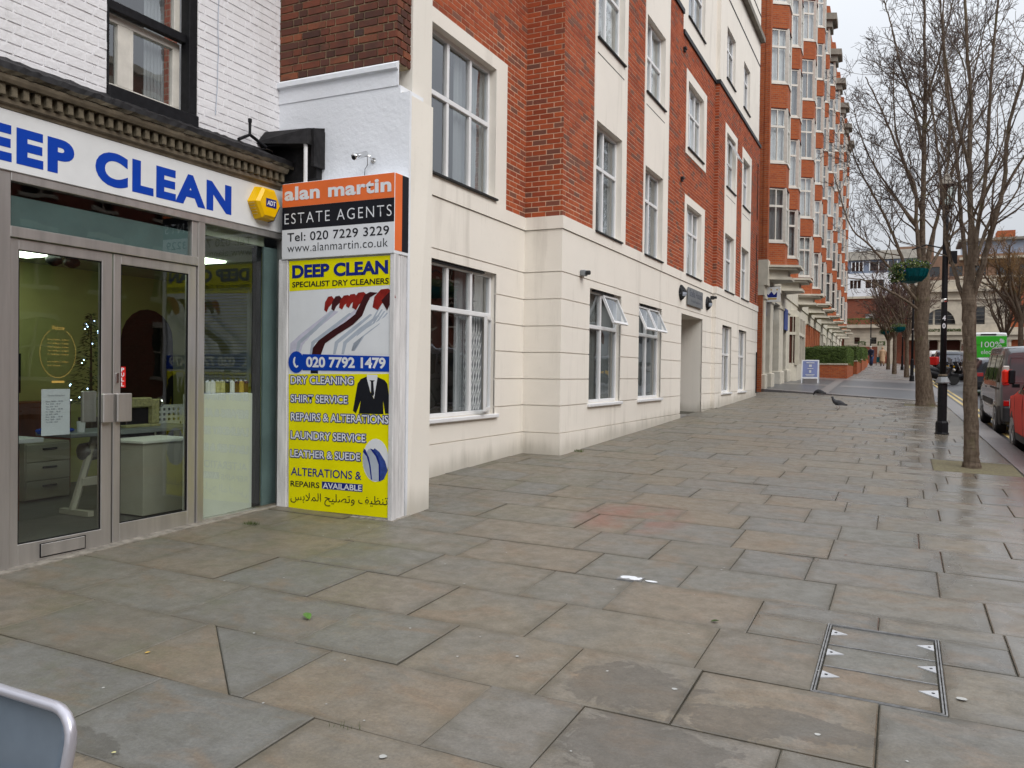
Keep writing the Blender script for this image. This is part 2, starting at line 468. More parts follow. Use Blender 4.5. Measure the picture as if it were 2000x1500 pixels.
def barkmat(name, c1, c2, moss, m0, m1):
    m_, t, b, o = newmat(name)
    n1 = noise(t, 22, 6, .7, stretch=(1, 1, .35)); n2 = noise(t, 2.4, 4, .6); n3 = noise(t, 9, 5, .7, stretch=(.4, .4, 3.0))
    c = mixc(t, mapr(t, n1, .35, .7), c1, c2)
    c = mixc(t, mapr(t, n3, .55, .75, 0, .6), c, tuple(q * .55 for q in c1))
    c = mixc(t, mapr(t, n2, m0, m1, 0, .85), c, moss)
    t.links.new(c, b.inputs['Base Color']); b.inputs['Roughness'].default_value = .9; b.inputs['Specular IOR Level'].default_value = .2
    bump(t, b, mth(t, 'ADD', n1, n3), .9, .02)
    return m_
M['bark'] = barkmat('brown_bark', (.075, .052, .036), (.20, .155, .115), (.10, .11, .035), .58, .78)
M['twig'] = barkmat('dark_twig', (.070, .052, .046), (.13, .10, .088), (.09, .095, .035), .62, .85)

# pavement flags: riven sandstone, some tan, some blue-grey, wet towards the kerb
def slabmat(name, wetbias=.40):
    m_, t, b, o = newmat(name)
    g = t.nodes.new('ShaderNodeTexCoord'); P = g.outputs['Object']
    s_ = t.nodes.new('ShaderNodeSeparateXYZ'); t.links.new(P, s_.inputs[0])
    X, Y = s_.outputs['X'], s_.outputs['Y']
    r = rndval(t)
    base = ramp(t, r, [(0, (.175, .158, .128)), (.22, (.19, .16, .122)), (.36, (.158, .155, .140)), (.5, (.185, .162, .130)), (.62, (.150, .139, .118)), (.76, (.200, .164, .124)), (.9, (.150, .150, .143)), (1, (.170, .158, .14))])
    # each flag shifts the stone's bedding pattern
    sh = t.nodes.new('ShaderNodeCombineXYZ'); t.links.new(mth(t, 'MULTIPLY', r, 37.), sh.inputs[0]); t.links.new(mth(t, 'MULTIPLY', r, 91.), sh.inputs[1])
    va = t.nodes.new('ShaderNodeVectorMath'); va.operation = 'ADD'; t.links.new(P, va.inputs[0]); t.links.new(sh.outputs[0], va.inputs[1])
    V = va.outputs[0]
    big = noise(t, 1.5, 4, .55, vec=V, dist=.6)
    c = mixc(t, mapr(t, big, .46, .62, 0, .48), base, (.142, .145, .139))
    big2 = noise(t, 1.9, 4, .6, vec=V, stretch=(1, 1.7, 1), dist=.8)
    c = mixc(t, mapr(t, big2, .53, .66, 0, .55), c, (.19, .138, .094))
    # a faded red oxide stain on a few flags
    d_ = mth(t, 'ADD', mth(t, 'POWER', mth(t, 'ADD', X, 2.28), 2), mth(t, 'MULTIPLY', mth(t, 'POWER', mth(t, 'SUBTRACT', Y, 7.45), 2), .55))
    rd = mth(t, 'MULTIPLY', mapr(t, d_, .08, .36, 1, 0), mapr(t, noise(t, 3., 4, .6), .40, .58))
    c = mixc(t, mth(t, 'MULTIPLY', rd, .55), c, (.25, .085, .06))
    med = noise(t, 9, 6, .7, vec=V); fine = noise(t, 70, 5, .75); vf = noise(t, 260, 3, .7)
    c = mixc(t, mapr(t, med, .38, .68, 0, .75), c, mixc(t, 1., c, (.66, .64, .60), 'MULTIPLY'))
    strk = noise(t, 14, 6, .75, vec=V, stretch=(1, 3.2, 1)); c = mixc(t, mapr(t, strk, .52, .72, 0, .5), c, mixc(t, 1., c, (.62, .60, .58), 'MULTIPLY'))
    blot = noise(t, 5.5, 7, .75, vec=V, dist=.4); c = mixc(t, mapr(t, blot, .60, .68, 0, .38), c, (.085, .078, .062))
    c = mixc(t, mapr(t, fine, .38, .70, 0, .85), c, mixc(t, 1., c, (1.5, 1.47, 1.42), 'MULTIPLY'))
    c = mixc(t, mapr(t, vf, .60, .72, 0, .5), c, (.06, .06, .055)); c = mixc(t, mapr(t, noise(t, 330, 2, .6), .70, .76, 0, .5), c, (.36, .35, .32))
    # dirt caught along the joints
    uv1 = t.nodes.new('ShaderNodeUVMap'); uv1.uv_map = 'near'; uv2 = t.nodes.new('ShaderNodeUVMap'); uv2.uv_map = 'far'
    a1 = t.nodes.new('ShaderNodeSeparateXYZ'); t.links.new(uv1.outputs[0], a1.inputs[0])
    a2 = t.nodes.new('ShaderNodeSeparateXYZ'); t.links.new(uv2.outputs[0], a2.inputs[0])
    d = mth(t, 'MINIMUM', mth(t, 'MINIMUM', a1.outputs[0], a1.outputs[1]), mth(t, 'MINIMUM', a2.outputs[0], a2.outputs[1]))
    wob = mth(t, 'MULTIPLY', mth(t, 'SUBTRACT', noise(t, 5, 3), .5), .16)
    c = mixc(t, mapr(t, mth(t, 'ADD', d, wob), 0, .06, .45, 0), c, (.085, .070, .045))
    # trodden grime towards the shopfronts
    gr_ = mth(t, 'MULTIPLY', mapr(t, X, -4.6, -.6, .62, 0), mapr(t, noise(t, 1.3, 5, .65), .30, .60, .35, 1))
    c = mixc(t, gr_, c, mixc(t, .5, c, (.085, .072, .046)))
    # green algae near the shop end and the wall foot
    al = mth(t, 'MULTIPLY', mapr(t, noise(t, 2.6, 5, .7), .50, .72), mapr(t, X, -4.0, -2.6, .55, 0.08))
    c = mixc(t, al, c, (.10, .105, .055))
    # old damp blotches with their own outlines
    blots = [(-1.12, 3.76, .34, .28), (-.93, 3.24, .40, .30), (-.46, 3.68, .42, .15), (-.62, 3.58, .2, .13), (-2.95, 2.2, .2, .12)]
    bl = None
    wn = noise(t, 5.2, 8, .72, dist=1.3)
    for (bx, by, rx, ry) in blots:
        q = mth(t, 'ADD', mth(t, 'POWER', mth(t, 'DIVIDE', mth(t, 'SUBTRACT', X, bx), rx), 2), mth(t, 'POWER', mth(t, 'DIVIDE', mth(t, 'SUBTRACT', Y, by), ry), 2))
        q = mth(t, 'ADD', q, mth(t, 'MULTIPLY', mth(t, 'SUBTRACT', wn, .5), 4.2))
        e = mth(t, 'MULTIPLY', mapr(t, q, .80, .86, 1, 0), mapr(t, q, .35, .84, .72, 1))
        bl = e if bl is None else mth(t, 'MAXIMUM', bl, e)
    c = mixc(t, mth(t, 'MULTIPLY', bl, .60), c, (.072, .066, .056))
    # water: a film that starts at the joints and closes up towards the kerb and up the street
    T = mth(t, 'ADD', mapr(t, mth(t, 'ADD', X, mth(t, 'MULTIPLY', Y, .035)), -.95 - wetbias, .75, -.06, .08), mapr(t, mth(t, 'ADD', X, mth(t, 'MULTIPLY', Y, .05)), .9 - wetbias, 2.1, 0, .30))
    wv = mth(t, 'ADD', mth(t, 'MULTIPLY', mth(t, 'SUBTRACT', noise(t, 2.0, 5, .6), .5), .34), mth(t, 'MULTIPLY', mth(t, 'SUBTRACT', noise(t, .7, 2), .5), .38))
    wet = mapr(t, mth(t, 'SUBTRACT', mth(t, 'ADD', T, wv), d), -.03, .05, 0, 1, True)
    wet = mth(t, 'MULTIPLY', wet, mapr(t, X, -2.1, -.9, 0, 1))
    c = mixc(t, mth(t, 'MULTIPLY', wet, .22), c, mixc(t, 1., c, (.6, .6, .61), 'MULTIPLY'))
    t.links.new(c, b.inputs['Base Color'])
    ro = mth(t, 'ADD', mapr(t, med, .3, .7, .40, .60), mth(t, 'MULTIPLY', bl, -.12))
    ro = mth(t, 'ADD', mth(t, 'MULTIPLY', ro, mth(t, 'SUBTRACT', 1., wet)), mth(t, 'MULTIPLY', wet, .23))
    t.links.new(ro, b.inputs['Roughness']); b.inputs['Specular IOR Level'].default_value = .5
    h = mth(t, 'ADD', mth(t, 'MULTIPLY', fine, .5), mth(t, 'ADD', mth(t, 'MULTIPLY', med, 1.6), mth(t, 'MULTIPLY', big, 2.2)))
    bn = t.nodes.new('ShaderNodeBump'); bn.inputs['Distance'].default_value = .006
    t.links.new(h, bn.inputs['Height']); t.links.new(mth(t, 'ADD', mth(t, 'MULTIPLY', wet, -.42), .5), bn.inputs['Strength'])
    t.links.new(bn.outputs[0], b.inputs['Normal'])
    return m_
M['slab'] = slabmat('york_stone_flag')
M['bed'] = mat('joint_sand', (.072, .066, .048), .95, vary=.4, scale=30, bmp=.8, bscale=120)
def kerbmat():
    m_, t, b, o = newmat('granite_kerb')
    r = rndval(t)
    c = mixc(t, mapr(t, noise(t, 90, 4, .7), .35, .65), (.13, .125, .125), (.25, .235, .23))
    c = mixc(t, mapr(t, r, 0, 1, 0, .35), c, (.17, .15, .14))
    t.links.new(c, b.inputs['Base Color']); b.inputs['Roughness'].default_value = .32
    bump(t, b, noise(t, 120, 3), .25, .003)
    return m_
M['kerb'] = kerbmat()

def glassmat(name, tint=(.86, .92, .90), ior=1.75, wav=.02, wscale=1.4):
    m_ = bpy.data.materials.new(name); m_.use_nodes = True; t = m_.node_tree; t.nodes.clear()
    o = t.nodes.new('ShaderNodeOutputMaterial'); tr = t.nodes.new('ShaderNodeBsdfTransparent'); gl = t.nodes.new('ShaderNodeBsdfGlossy')
    mx = t.nodes.new('ShaderNodeMixShader'); fr = t.nodes.new('ShaderNodeFresnel'); fr.inputs['IOR'].default_value = ior
    ge = t.nodes.new('ShaderNodeNewGeometry')
    tr.inputs[0].default_value = (*tint, 1); gl.inputs[0].default_value = (.95, .97, 1, 1); gl.inputs['Roughness'].default_value = .012
    t.links.new(mth(t, 'MULTIPLY', fr.outputs[0], mth(t, 'SUBTRACT', 1., ge.outputs['Backfacing'])), mx.inputs[0])
    t.links.new(tr.outputs[0], mx.inputs[1]); t.links.new(gl.outputs[0], mx.inputs[2]); t.links.new(mx.outputs[0], o.inputs[0])
    bn = t.nodes.new('ShaderNodeBump'); bn.inputs['Strength'].default_value = wav; bn.inputs['Distance'].default_value = .25
    t.links.new(noise(t, wscale, 2), bn.inputs['Height']); t.links.new(bn.outputs[0], gl.inputs['Normal'])
    return m_
M['glass'] = glassmat('window_glass', tint=(.93, .95, .95), ior=2.4)
M['shopglass'] = glassmat('shop_window_glass', tint=(.86, .89, .87), ior=1.7, wav=.01)
M['net'] = mat('net_curtain', (.27, .28, .29), .9, vary=.25, scale=6, stretch=(1, 1, .05))
M['net_dark'] = mat('grey_blind', (.17, .18, .18), .8, vary=.25, scale=8, stretch=(1, 1, .05))
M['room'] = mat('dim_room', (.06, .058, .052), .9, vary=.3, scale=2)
M['curtain_w'] = mat('pale_curtain', (.72, .72, .72), .9, vary=.1, scale=5)
M['brown_blind'] = mat('brown_blind', (.085, .03, .022), .8, vary=.2)
M['int_wall'] = mat('yellow_green_wall', (.58, .56, .24), .8, vary=.08, scale=2)
M['int_ceil'] = mat('ceiling', (.40, .42, .34), .9, vary=.05)
M['int_floor'] = mat('shop_floor', (.10, .095, .088), .5, vary=.2)
M['int_wood'] = mat('reddish_wood', (.20, .055, .025), .5, vary=.3, scale=9, stretch=(1, 1, .2))
M['cab'] = mat('beige_cabinet', (.42, .40, .33), .5, vary=.05)
M['board'] = mat('pale_green_board', (.84, .85, .80), .6, vary=.05, scale=4)
for k_ in list(M):
    if M[k_] and (k_.startswith('p_') or k_ in ('sign_blue', 'navy', 'sign_white', 'gold', 'black_felt', 'black_paint', 'dark_plastic', 'gull', 'dentil', 'fascia_wood', 'alarm_yellow', 'brown_blind', 'room', 'hedge', 'leafA', 'teal')):
        q_ = [n_ for n_ in M[k_].node_tree.nodes if n_.type == 'BSDF_PRINCIPLED'][0]; q_.inputs['Specular IOR Level'].default_value = .16; q_.inputs['Roughness'].default_value = max(.45, q_.inputs['Roughness'].default_value)
def emis(name, col, s_):
    m_ = bpy.data.materials.new(name); m_.use_nodes = True; t = m_.node_tree; t.nodes.clear()
    o = t.nodes.new('ShaderNodeOutputMaterial'); e = t.nodes.new('ShaderNodeEmission'); e.inputs[0].default_value = (*col, 1); e.inputs[1].default_value = s_
    t.links.new(e.outputs[0], o.inputs[0]); return m_
M['tube'] = emis('lit_ceiling_light', (.85, 1.0, .75), 7.)
M['fairy'] = emis('lit_fairy_lights', (.45, .65, 1.), 12.)
def texbrick(name, c1, c2, mort, bw=.225, bh=.075, axis='sum', noise_amt=.3):
    """far brickwork whose bricks are too small to build"""
    m_, t, b, o = newmat(name)
    g = t.nodes.new('ShaderNodeTexCoord'); s_ = t.nodes.new('ShaderNodeSeparateXYZ'); t.links.new(g.outputs['Object'], s_.inputs[0])
    u = mth(t, 'ADD', s_.outputs['X'], s_.outputs['Y']) if axis == 'sum' else s_.outputs[axis]
    cb = t.nodes.new('ShaderNodeCombineXYZ'); t.links.new(u, cb.inputs[0]); t.links.new(s_.outputs['Z'], cb.inputs[1])
    br = t.nodes.new('ShaderNodeTexBrick'); t.links.new(cb.outputs[0], br.inputs['Vector'])
    br.inputs['Color1'].default_value = (*c1, 1); br.inputs['Color2'].default_value = (*c2, 1); br.inputs['Mortar'].default_value = (*mort, 1)
    br.inputs['Scale'].default_value = 1; br.inputs['Brick Width'].default_value = bw; br.inputs['Row Height'].default_value = bh
    br.inputs['Mortar Size'].default_value = .007; br.inputs['Bias'].default_value = -.1
    c = mixc(t, mapr(t, noise(t, 5, 6, .7), .45, .75, 0, noise_amt), br.outputs[0], (.12, .05, .03))
    t.links.new(c, b.inputs['Base Color']); b.inputs['Roughness'].default_value = .9; b.inputs['Specular IOR Level'].default_value = .2
    bn = t.nodes.new('ShaderNodeBump'); bn.inputs['Strength'].default_value = .5; bn.inputs['Distance'].default_value = .008; bn.invert = True
    t.links.new(br.outputs['Fac'], bn.inputs['Height']); t.links.new(bn.outputs[0], b.inputs['Normal'])
    return m_
M['tb_orange'] = texbrick('orange_brickwork', (.42, .105, .035), (.30, .065, .028), (.30, .17, .10))
M['tb_red'] = texbrick('red_brickwork', (.24, .06, .035), (.17, .05, .032), (.22, .15, .11))
# ------------------------------------------------------------------ ground, road, pavement
def kin(y): return 1.73 - .021 * y                 # inner edge of the kerb (it drifts left up the street)
def kout(y): return kin(y) + .37
def sheet(name, pts, mt, dz=0., parent=None, kind='structure', sub=1):
    b = MB(); b.face([(x, y, gz(x, y) + dz) for x, y in pts], r=.5)
    o = b.build(name, mt, parent)
    if kind: o['kind'] = kind
    return o
ground = sheet('ground', [(-260, -60), (300, -60), (300, 420), (-260, 420)], M['bed'], -.30)
road = MB()
ys = [-12, 10, 30, 50, 75, 103]
for a, b_ in zip(ys, ys[1:]):
    road.face([(kout(a) - .02, a, gz(kout(a), a) - .11), (9.6, a, gz(6, a) - .11), (9.6, b_, gz(6, b_) - .11), (kout(b_) - .02, b_, gz(kout(b_), b_) - .11)])
road = road.build('road', M['asphalt'], kind='structure')
def line(off, w_):
    b = MB()
    for a, b_ in zip(ys, ys[1:]):
        b.face([(kout(a) + off, a, gz(kout(a), a) - .106), (kout(a) + off + w_, a, gz(kout(a), a) - .106), (kout(b_) + off + w_, b_, gz(kout(b_), b_) - .106), (kout(b_) + off, b_, gz(kout(b_), b_) - .106)])
    return b.build('yellow_line', M['yellow_line'], road)
line(.22, .10); line(.42, .10)

bedb = MB()
for a, b_ in zip([-12, 10, 30.9], [10, 30.9, 30.9]):
    if b_ > a: bedb.face([(-5.75, a, gz(-5.75, a) - .013), (kin(a) + .01, a, gz(kin(a), a) - .013), (kin(b_) + .01, b_, gz(kin(b_), b_) - .013), (-5.75, b_, gz(-5.75, b_) - .013)])
pavement = bedb.build('pavement', M['bed'], kind='structure')

def slab_geo(V, F, U1, U2, RN, pts, z_off, tilt, gap=.0045, ch=.006, th=.028):
    """one flag: polygon pts (x,y), slightly uneven top, rounded arris"""
    n = len(pts); cx = sum(p[0] for p in pts) / n; cy = sum(p[1] for p in pts) / n
    xs = [p[0] for p in pts]; yy = [p[1] for p in pts]
    x0, x1, y0, y1 = min(xs), max(xs), min(yy), max(yy)
    def inset(d):
        res = []
        for i in range(n):
            p0, p1, p2 = Vector(pts[i - 1]), Vector(pts[i]), Vector(pts[(i + 1) % n])
            e1 = (p1 - p0).normalized(); e2 = (p2 - p1).normalized()
            n1 = Vector((-e1.y, e1.x)); n2 = Vector((-e2.y, e2.x))
            b = (n1 + n2); b = b / max(.15, b.length_squared) * 2
            res.append(p1 + b * d)
        return res
    A = inset(gap); B = inset(gap + ch)
    def z(p): return gz(p[0], p[1]) + z_off + tilt[0] * (p[0] - cx) + tilt[1] * (p[1] - cy)
    i = len(V)
    for p in A: V.append((p[0], p[1], z(p) - th))
    for p in A: V.append((p[0], p[1], z(p) - ch * .7))
    for p in B: V.append((p[0], p[1], z(p)))
    fs = []
    for k in range(n):
        q = (k + 1) % n
        fs.append((i + k, i + q, i + n + q, i + n + k)); fs.append((i + n + k, i + n + q, i + 2 * n + q, i + 2 * n + k))
    fs.append(tuple(i + 2 * n + k for k in range(n)))
    r = R.random()
    for f in fs: F.append(f); RN.append(r)
    U1.append((x0, y0)); U2.append((x1, y1))
    for f in fs[1:]: U1.append((x0, y0)); U2.append((x1, y1))
def slab_mesh(name, V, F, U1, U2, RN, mt):
    me = bpy.data.meshes.new(name); me.from_pydata(V, [], F); me.materials.append(mt)
    at = me.attributes.new('rnd', 'FLOAT', 'FACE'); at.data.foreach_set('value', RN)
    a = me.uv_layers.new(name='near'); b = me.uv_layers.new(name='far')
    for p in me.polygons:
        for li in p.loop_indices:
            v = me.vertices[me.loops[li].vertex_index].co
            a.data[li].uv = (v.x - U1[p.index][0], v.y - U1[p.index][1]); b.data[li].uv = (U2[p.index][0] - v.x, U2[p.index][1] - v.y)
    me.update(); return me
rows = [-.5, .18, .85, 1.5, 2.16, 2.82, 3.47, 4.13, 4.79, 5.45, 6.08, 6.77, 7.48]
while rows[-1] < 30.2: rows.append(rows[-1] + R.choice([.60, .64, .66, .70]))
known = {2.82: [-4.5, -3.55, -2.68, -1.74, -1.27, -.42, .32, 1.05], 3.47: [-4.75, -3.86, -2.94, -2.28, -1.52, -.88, -.07, .62],
         4.13: [-4.95, -4.2, -3.4, -2.65, -1.88, -.93, -.36, .2, .95], 4.79: [-5.1, -4.0, -3.15, -2.23, -1.65, -.78, -.1, .55],
         5.45: [-5.0, -4.1, -3.07, -2.08, -1.35, -.39, .5, 1.1], 6.08: [-4.6, -3.45, -2.34, -1.73, -1.12, -.6, .25, 1.0],
         6.77: [-4.4, -3.6, -2.61, -2.15, -1.24, -.50, .3, .98], 7.48: [-4.2, -3.3, -2.75, -1.9, -1.3, -.48, .15, .8]}
man = (-.37, .21, 4.115, 5.175)
holes = [man, (.40, 1.45, 12.42, 13.75), (.05, 1.0, 26.25, 27.3), (.16, .17, 0, .01)]
cells = []
lastj = []
for y0, y1 in zip(rows, rows[1:]):
    xr = kin((y0 + y1) / 2) - .005; xl = -5.66 if y0 < 11.2 else -4.62
    if round(y0, 2) in known: js = [j for j in known[round(y0, 2)] if j < xr - .2]
    else:
        js = []; x = xl + R.uniform(.25, .8)
        while x < xr - .3:
            if all(abs(x - q) > .12 for q in lastj): js.append(x); x += R.choice([.55, .62, .7, .78, .85, .95, 1.05])
            else: x += .13
    lastj = js
    e = [xl] + js + [xr]
    for x0, x1 in zip(e, e[1:]):
        hh = [(h[0], h[1], h[2], h[3]) for h in holes if h[0] < x1 and h[1] > x0 and h[2] < y1 and h[3] > y0]
        if hh:
            for q in rects(x0, x1, y0, y1, hh):
                if q[1] - q[0] > .05 and q[3] - q[2] > .04: cells.append([(q[0], q[2]), (q[1], q[2]), (q[1], q[3]), (q[0], q[3])])
        elif abs(y0 - 2.82) < .01 and abs(x0 + 3.55) < .01:      # a flag cut on the skew
            cells.append([(x0, y0), (-2.76, y0), (-3.50, y1), (x0, y1)]); cells.append([(-2.76, y0), (x1, y0), (x1, y1), (-3.50, y1)])
        else: cells.append([(x0, y0), (x1, y0), (x1, y1), (x0, y1)])
def seen(c):
    x = sum(p[0] for p in c) / len(c); y = sum(p[1] for p in c) / len(c)
    v = Vector((x, y, gz(x, y) - EYE)); d = RR * v.x + FW * v.y + UP * v.z
    return d.z > .5 and -1150 < 1600 * d.x / d.z < 1100 and 1600 * d.y / d.z < 850
vis = [c for c in cells if seen(c)]; vis.sort(key=lambda c: c[0][1] ** 2 + c[0][0] ** 2)
near = vis[:296]; rest = vis[296:] + [c for c in cells if not seen(c)]
for c in near:
    V, F, U1, U2, RN = [], [], [], [], []
    slab_geo(V, F, U1, U2, RN, c, R.uniform(-.003, .003), (R.uniform(-.006, .006), R.uniform(-.006, .006)), gap=R.uniform(.0016, .0042))
    inst('paving_slab', slab_mesh('paving_slab', V, F, U1, U2, RN, M['slab']), pavement)
V, F, U1, U2, RN = [], [], [], [], []
for c in rest: slab_geo(V, F, U1, U2, RN, c, R.uniform(-.002, .002), (0, 0))
o = inst('paving_slab', slab_mesh('paving_slab', V, F, U1, U2, RN, M['slab']), pavement); o['kind'] = 'stuff'

# kerb of granite stones
kb = MB(); kb.face([(kin(-12) + .01, -12, gz(kin(-12), -12) - .03), (kout(-12) - .01, -12, gz(kout(-12), -12) - .03), (kout(103) - .01, 103, gz(kout(103), 103) - .03), (kin(103) + .01, 103, gz(kin(103), 103) - .03)])
kerb = kb.build('kerb', M['bed'], kind='structure')
y = 9.0; far_k = MB(); k = 0
while y < 100:
    l_ = R.uniform(.75, 1.05)
    a, c = y + .004, y + l_ - .004
    P = lambda yy, e, dz: ((kin(yy) + .004 if e == 0 else kout(yy)), yy, gz(kin(yy), yy) + dz)
    b = MB() if y < 48 else far_k
    b.hexa([P(a, 0, -.2), P(a, 1, -.2), P(c, 1, -.2), P(c, 0, -.2), P(a, 0, .002), P(a, 1, -.004), P(c, 1, -.004), P(c, 0, .002)])
    if y < 48: b.build('kerbstone', M['kerb'], kerb)
    y += l_
far_k.build('kerbstone', M['kerb'], kerb, kind='stuff')

# resin gravel tree pits
for (x0, x1, y0, y1), lab in (((.405, 1.44, 12.425, 13.745), None), ((.055, .99, 26.26, 27.29), None)):
    b = MB(); n_ = 14
    for i in range(n_):
        for j in range(n_):
            xs = [x0 + (x1 - x0) * q / n_ for q in (i, i + 1)]; yy = [y0 + (y1 - y0) * q / n_ for q in (j, j + 1)]
            h = lambda x, y: gz(x, y) - .004 - .006 * abs(math.sin(x * 31 + y * 17))
            b.face([(xs[0], yy[0], h(xs[0], yy[0])), (xs[1], yy[0], h(xs[1], yy[0])), (xs[1], yy[1], h(xs[1], yy[1])), (xs[0], yy[1], h(xs[0], yy[1]))])
    b.build('tree_pit', M['soil'], pavement)

M['gum'] = mat('old_gum', (.42, .42, .40), .7)
# chewing gum trodden into the flags
b = MB()
for i in range(75):
    x, y = R.uniform(-4.6, 1.2), R.uniform(1.9, 11) ; ra = R.uniform(.004, .008)
    pts = [(x + ra * R.uniform(.7, 1.2) * math.cos(a * .785), y + ra * R.uniform(.7, 1.2) * math.sin(a * .785)) for a in range(8)]
    b.face([(p[0], p[1], gz(*p) + .0035) for p in pts])
for px_, py_, ra in ((748, 1479, .016), (1230, 1137, .0), (1878, 1366, .022), (1318, 1347, .014), (1597, 1436, .013), (1010, 1283, .010)):
    if not ra: continue
    g_ = PG(px_, py_)
    b.face([(g_.x + ra * R.uniform(.8, 1.2) * math.cos(a * .785), g_.y + ra * R.uniform(.8, 1.2) * math.sin(a * .785), gz(g_.x, g_.y) + .0045) for a in range(8)])
b.build('chewing_gum', M['gum'], pavement, kind='stuff')

# small paint-marked cover set in a flag
g_ = PG(1232, 1130); cx, cy = g_.x, g_.y
b = MB(); b.box(cx - .085, cx + .085, cy - .06, cy + .06, gz(cx, cy) - .01, gz(cx, cy) + .0045)
cv = thing('small_cover', 'small square metal cover daubed with white paint, set into the paving', 'cover', (cx, cy, gz(cx, cy)))
b.build('cover_frame', M['steel'], cv)
b = MB()
for (dx, dy, sx, sy) in ((-.035, .005, .046, .042), (.03, -.008, .042, .042), (.0, .03, .04, .02), (.065, .0, .014, .04)):
    pts = [(cx + dx + sx * R.uniform(.8, 1.15) * math.cos(a * .63), cy + dy + sy * R.uniform(.8, 1.15) * math.sin(a * .63)) for a in range(10)]
    b.face([(p[0], p[1], gz(cx, cy) + .0062 + dx * .004) for p in pts])
b.build('paint_splash', M['p_white'], cv)
b = MB(); pts = [(cx + .15 + .045 * math.cos(a * .63), cy - .01 + .02 * math.sin(a * .63)) for a in range(10)]
b.face([(p[0], p[1], gz(*p) + .004) for p in pts]); b.build('paint_splash', M['p_white'], cv)

M['plate_pale'] = mat('worn_zinc', (.50, .51, .53), .5, metal=.2, vary=.15)
# inspection cover let into the flags: steel edges, three recessed stone infills, six triangular corner plates
x0, x1, y0, y1 = man
mh = thing('inspection_cover', 'rectangular steel framed inspection cover with three stone filled panels in the pavement', 'manhole cover', ((x0 + x1) / 2, (y0 + y1) / 2, gz(0, 4.6)))
def gb(b, xa, xb, ya, yb, dz0, dz1, r=None):
    z = lambda x, y, d: gz(x, y) + d
    b.hexa([(xa, ya, z(xa, ya, dz0)), (xb, ya, z(xb, ya, dz0)), (xb, yb, z(xb, yb, dz0)), (xa, yb, z(xa, yb, dz0)), (xa, ya, z(xa, ya, dz1)), (xb, ya, z(xb, ya, dz1)), (xb, yb, z(xb, yb, dz1)), (xa, yb, z(xa, yb, dz1))], r=r)
b = MB()
for e in (0, .013, ):
    gb(b, x0 + e, x0 + e + .007, y0 + e, y1 - e, -.02, .003); gb(b, x1 - e - .007, x1 - e, y0 + e, y1 - e, -.02, .003)
    gb(b, x0 + e + .007, x1 - e - .007, y0 + e, y0 + e + .006, -.02, .0026); gb(b, x0 + e + .007, x1 - e - .007, y1 - e - .006, y1 - e, -.02, .0026)
b.build('frame', M['steel'], mh)
pw = (y1 - y0 - .06) / 3
for k in range(2):
    yy = y0 + .03 + pw * (k + 1); b = MB(); gb(b, x0 + .03, x1 - .03, yy - .005, yy + .005, -.02, .003); b.build('divider', M['steel'], mh)
for k in range(3):
    a, c = y0 + .03 + pw * k, y0 + .03 + pw * (k + 1)
    V, F, U1, U2, RN = [], [], [], [], []
    sl = [(x0 + .026, a + .004), (x1 - .026, a + .004), (x1 - .026, c - .004), (x0 + .026, c - .004)]
    slab_geo(V, F, U1, U2, [], sl, -.001, (0, 0), gap=.002, ch=.002)
    RN = [.9] * len(F)
    inst('infill_stone', slab_mesh('infill_stone', V, F, U1, U2, RN, M['slab']), mh)
    for sx in (0, 1):
        xe = x0 + .03 if sx == 0 else x1 - .03; xi = xe + (.085 if sx == 0 else -.085); ym = (a + c) / 2 + .04
        b = MB(); z = lambda x, y: gz(x, y) - .002
        b.prism([(xe, ym - .052, z(xe, ym)), (xi, ym, z(xi, ym)), (xe, ym + .052, z(xe, ym))], (0, 0, .0052)); b.build('corner_plate', M['plate_pale'], mh)
        b = MB(); b.lathe((xe + (.022 if sx == 0 else -.022), ym, gz(xe, ym) + .003), [(.008, 0), (.008, .002)], n=8); b.build('key_hole', M['black_paint'], mh)

# fallen leaves
def leaf(px_, py_, size, mt, lab, ang=0.4, curl=.3):
    g_ = PG(px_, py_); b = MB(); n_ = 8
    ca, sa = math.cos(ang), math.sin(ang); P = []
    for i in range(n_ + 1):
        t_ = i / n_; wd = size * .32 * math.sin(math.pi * t_) ** .8; ln = (t_ - .5) * size
        for s_ in (-1, 0, 1):
            x, y = g_.x + ca * ln - sa * wd * s_, g_.y + sa * ln + ca * wd * s_
            P.append((x, y, gz(x, y) + .006 + curl * size * .3 * abs(s_) * math.sin(math.pi * t_) + curl * size * .4 * t_ * t_))
    for i in range(n_):
        for s_ in (0, 1):
            a = i * 3 + s_; b.face([P[a], P[a + 3], P[a + 4], P[a + 1]])
    return tag(b.build('leaf', mt, normals=False), lab, 'leaf')
leaf(600, 1208, .075, M['leafB'], 'curled bright green leaf lying on the paving in front of the cleaners', 2.6, .6)
leaf(1396, 1216, .05, M['leafA'], 'small dark green leaf on a grey flag beside a damp round stain', .3, .4)
leaf(288, 1277, .028, M['gold'], 'tiny yellow leaf on the flag behind the metal chair', .9, .3)
leaf(222, 1473, .022, M['flower_y'], 'tiny yellowish leaf on the paving nearest the metal chair', .2, .3)
leaf(1652, 1086, .03, M['int_wood'], 'tiny brown leaf on a grey flag far out on the pavement', .2, .3)

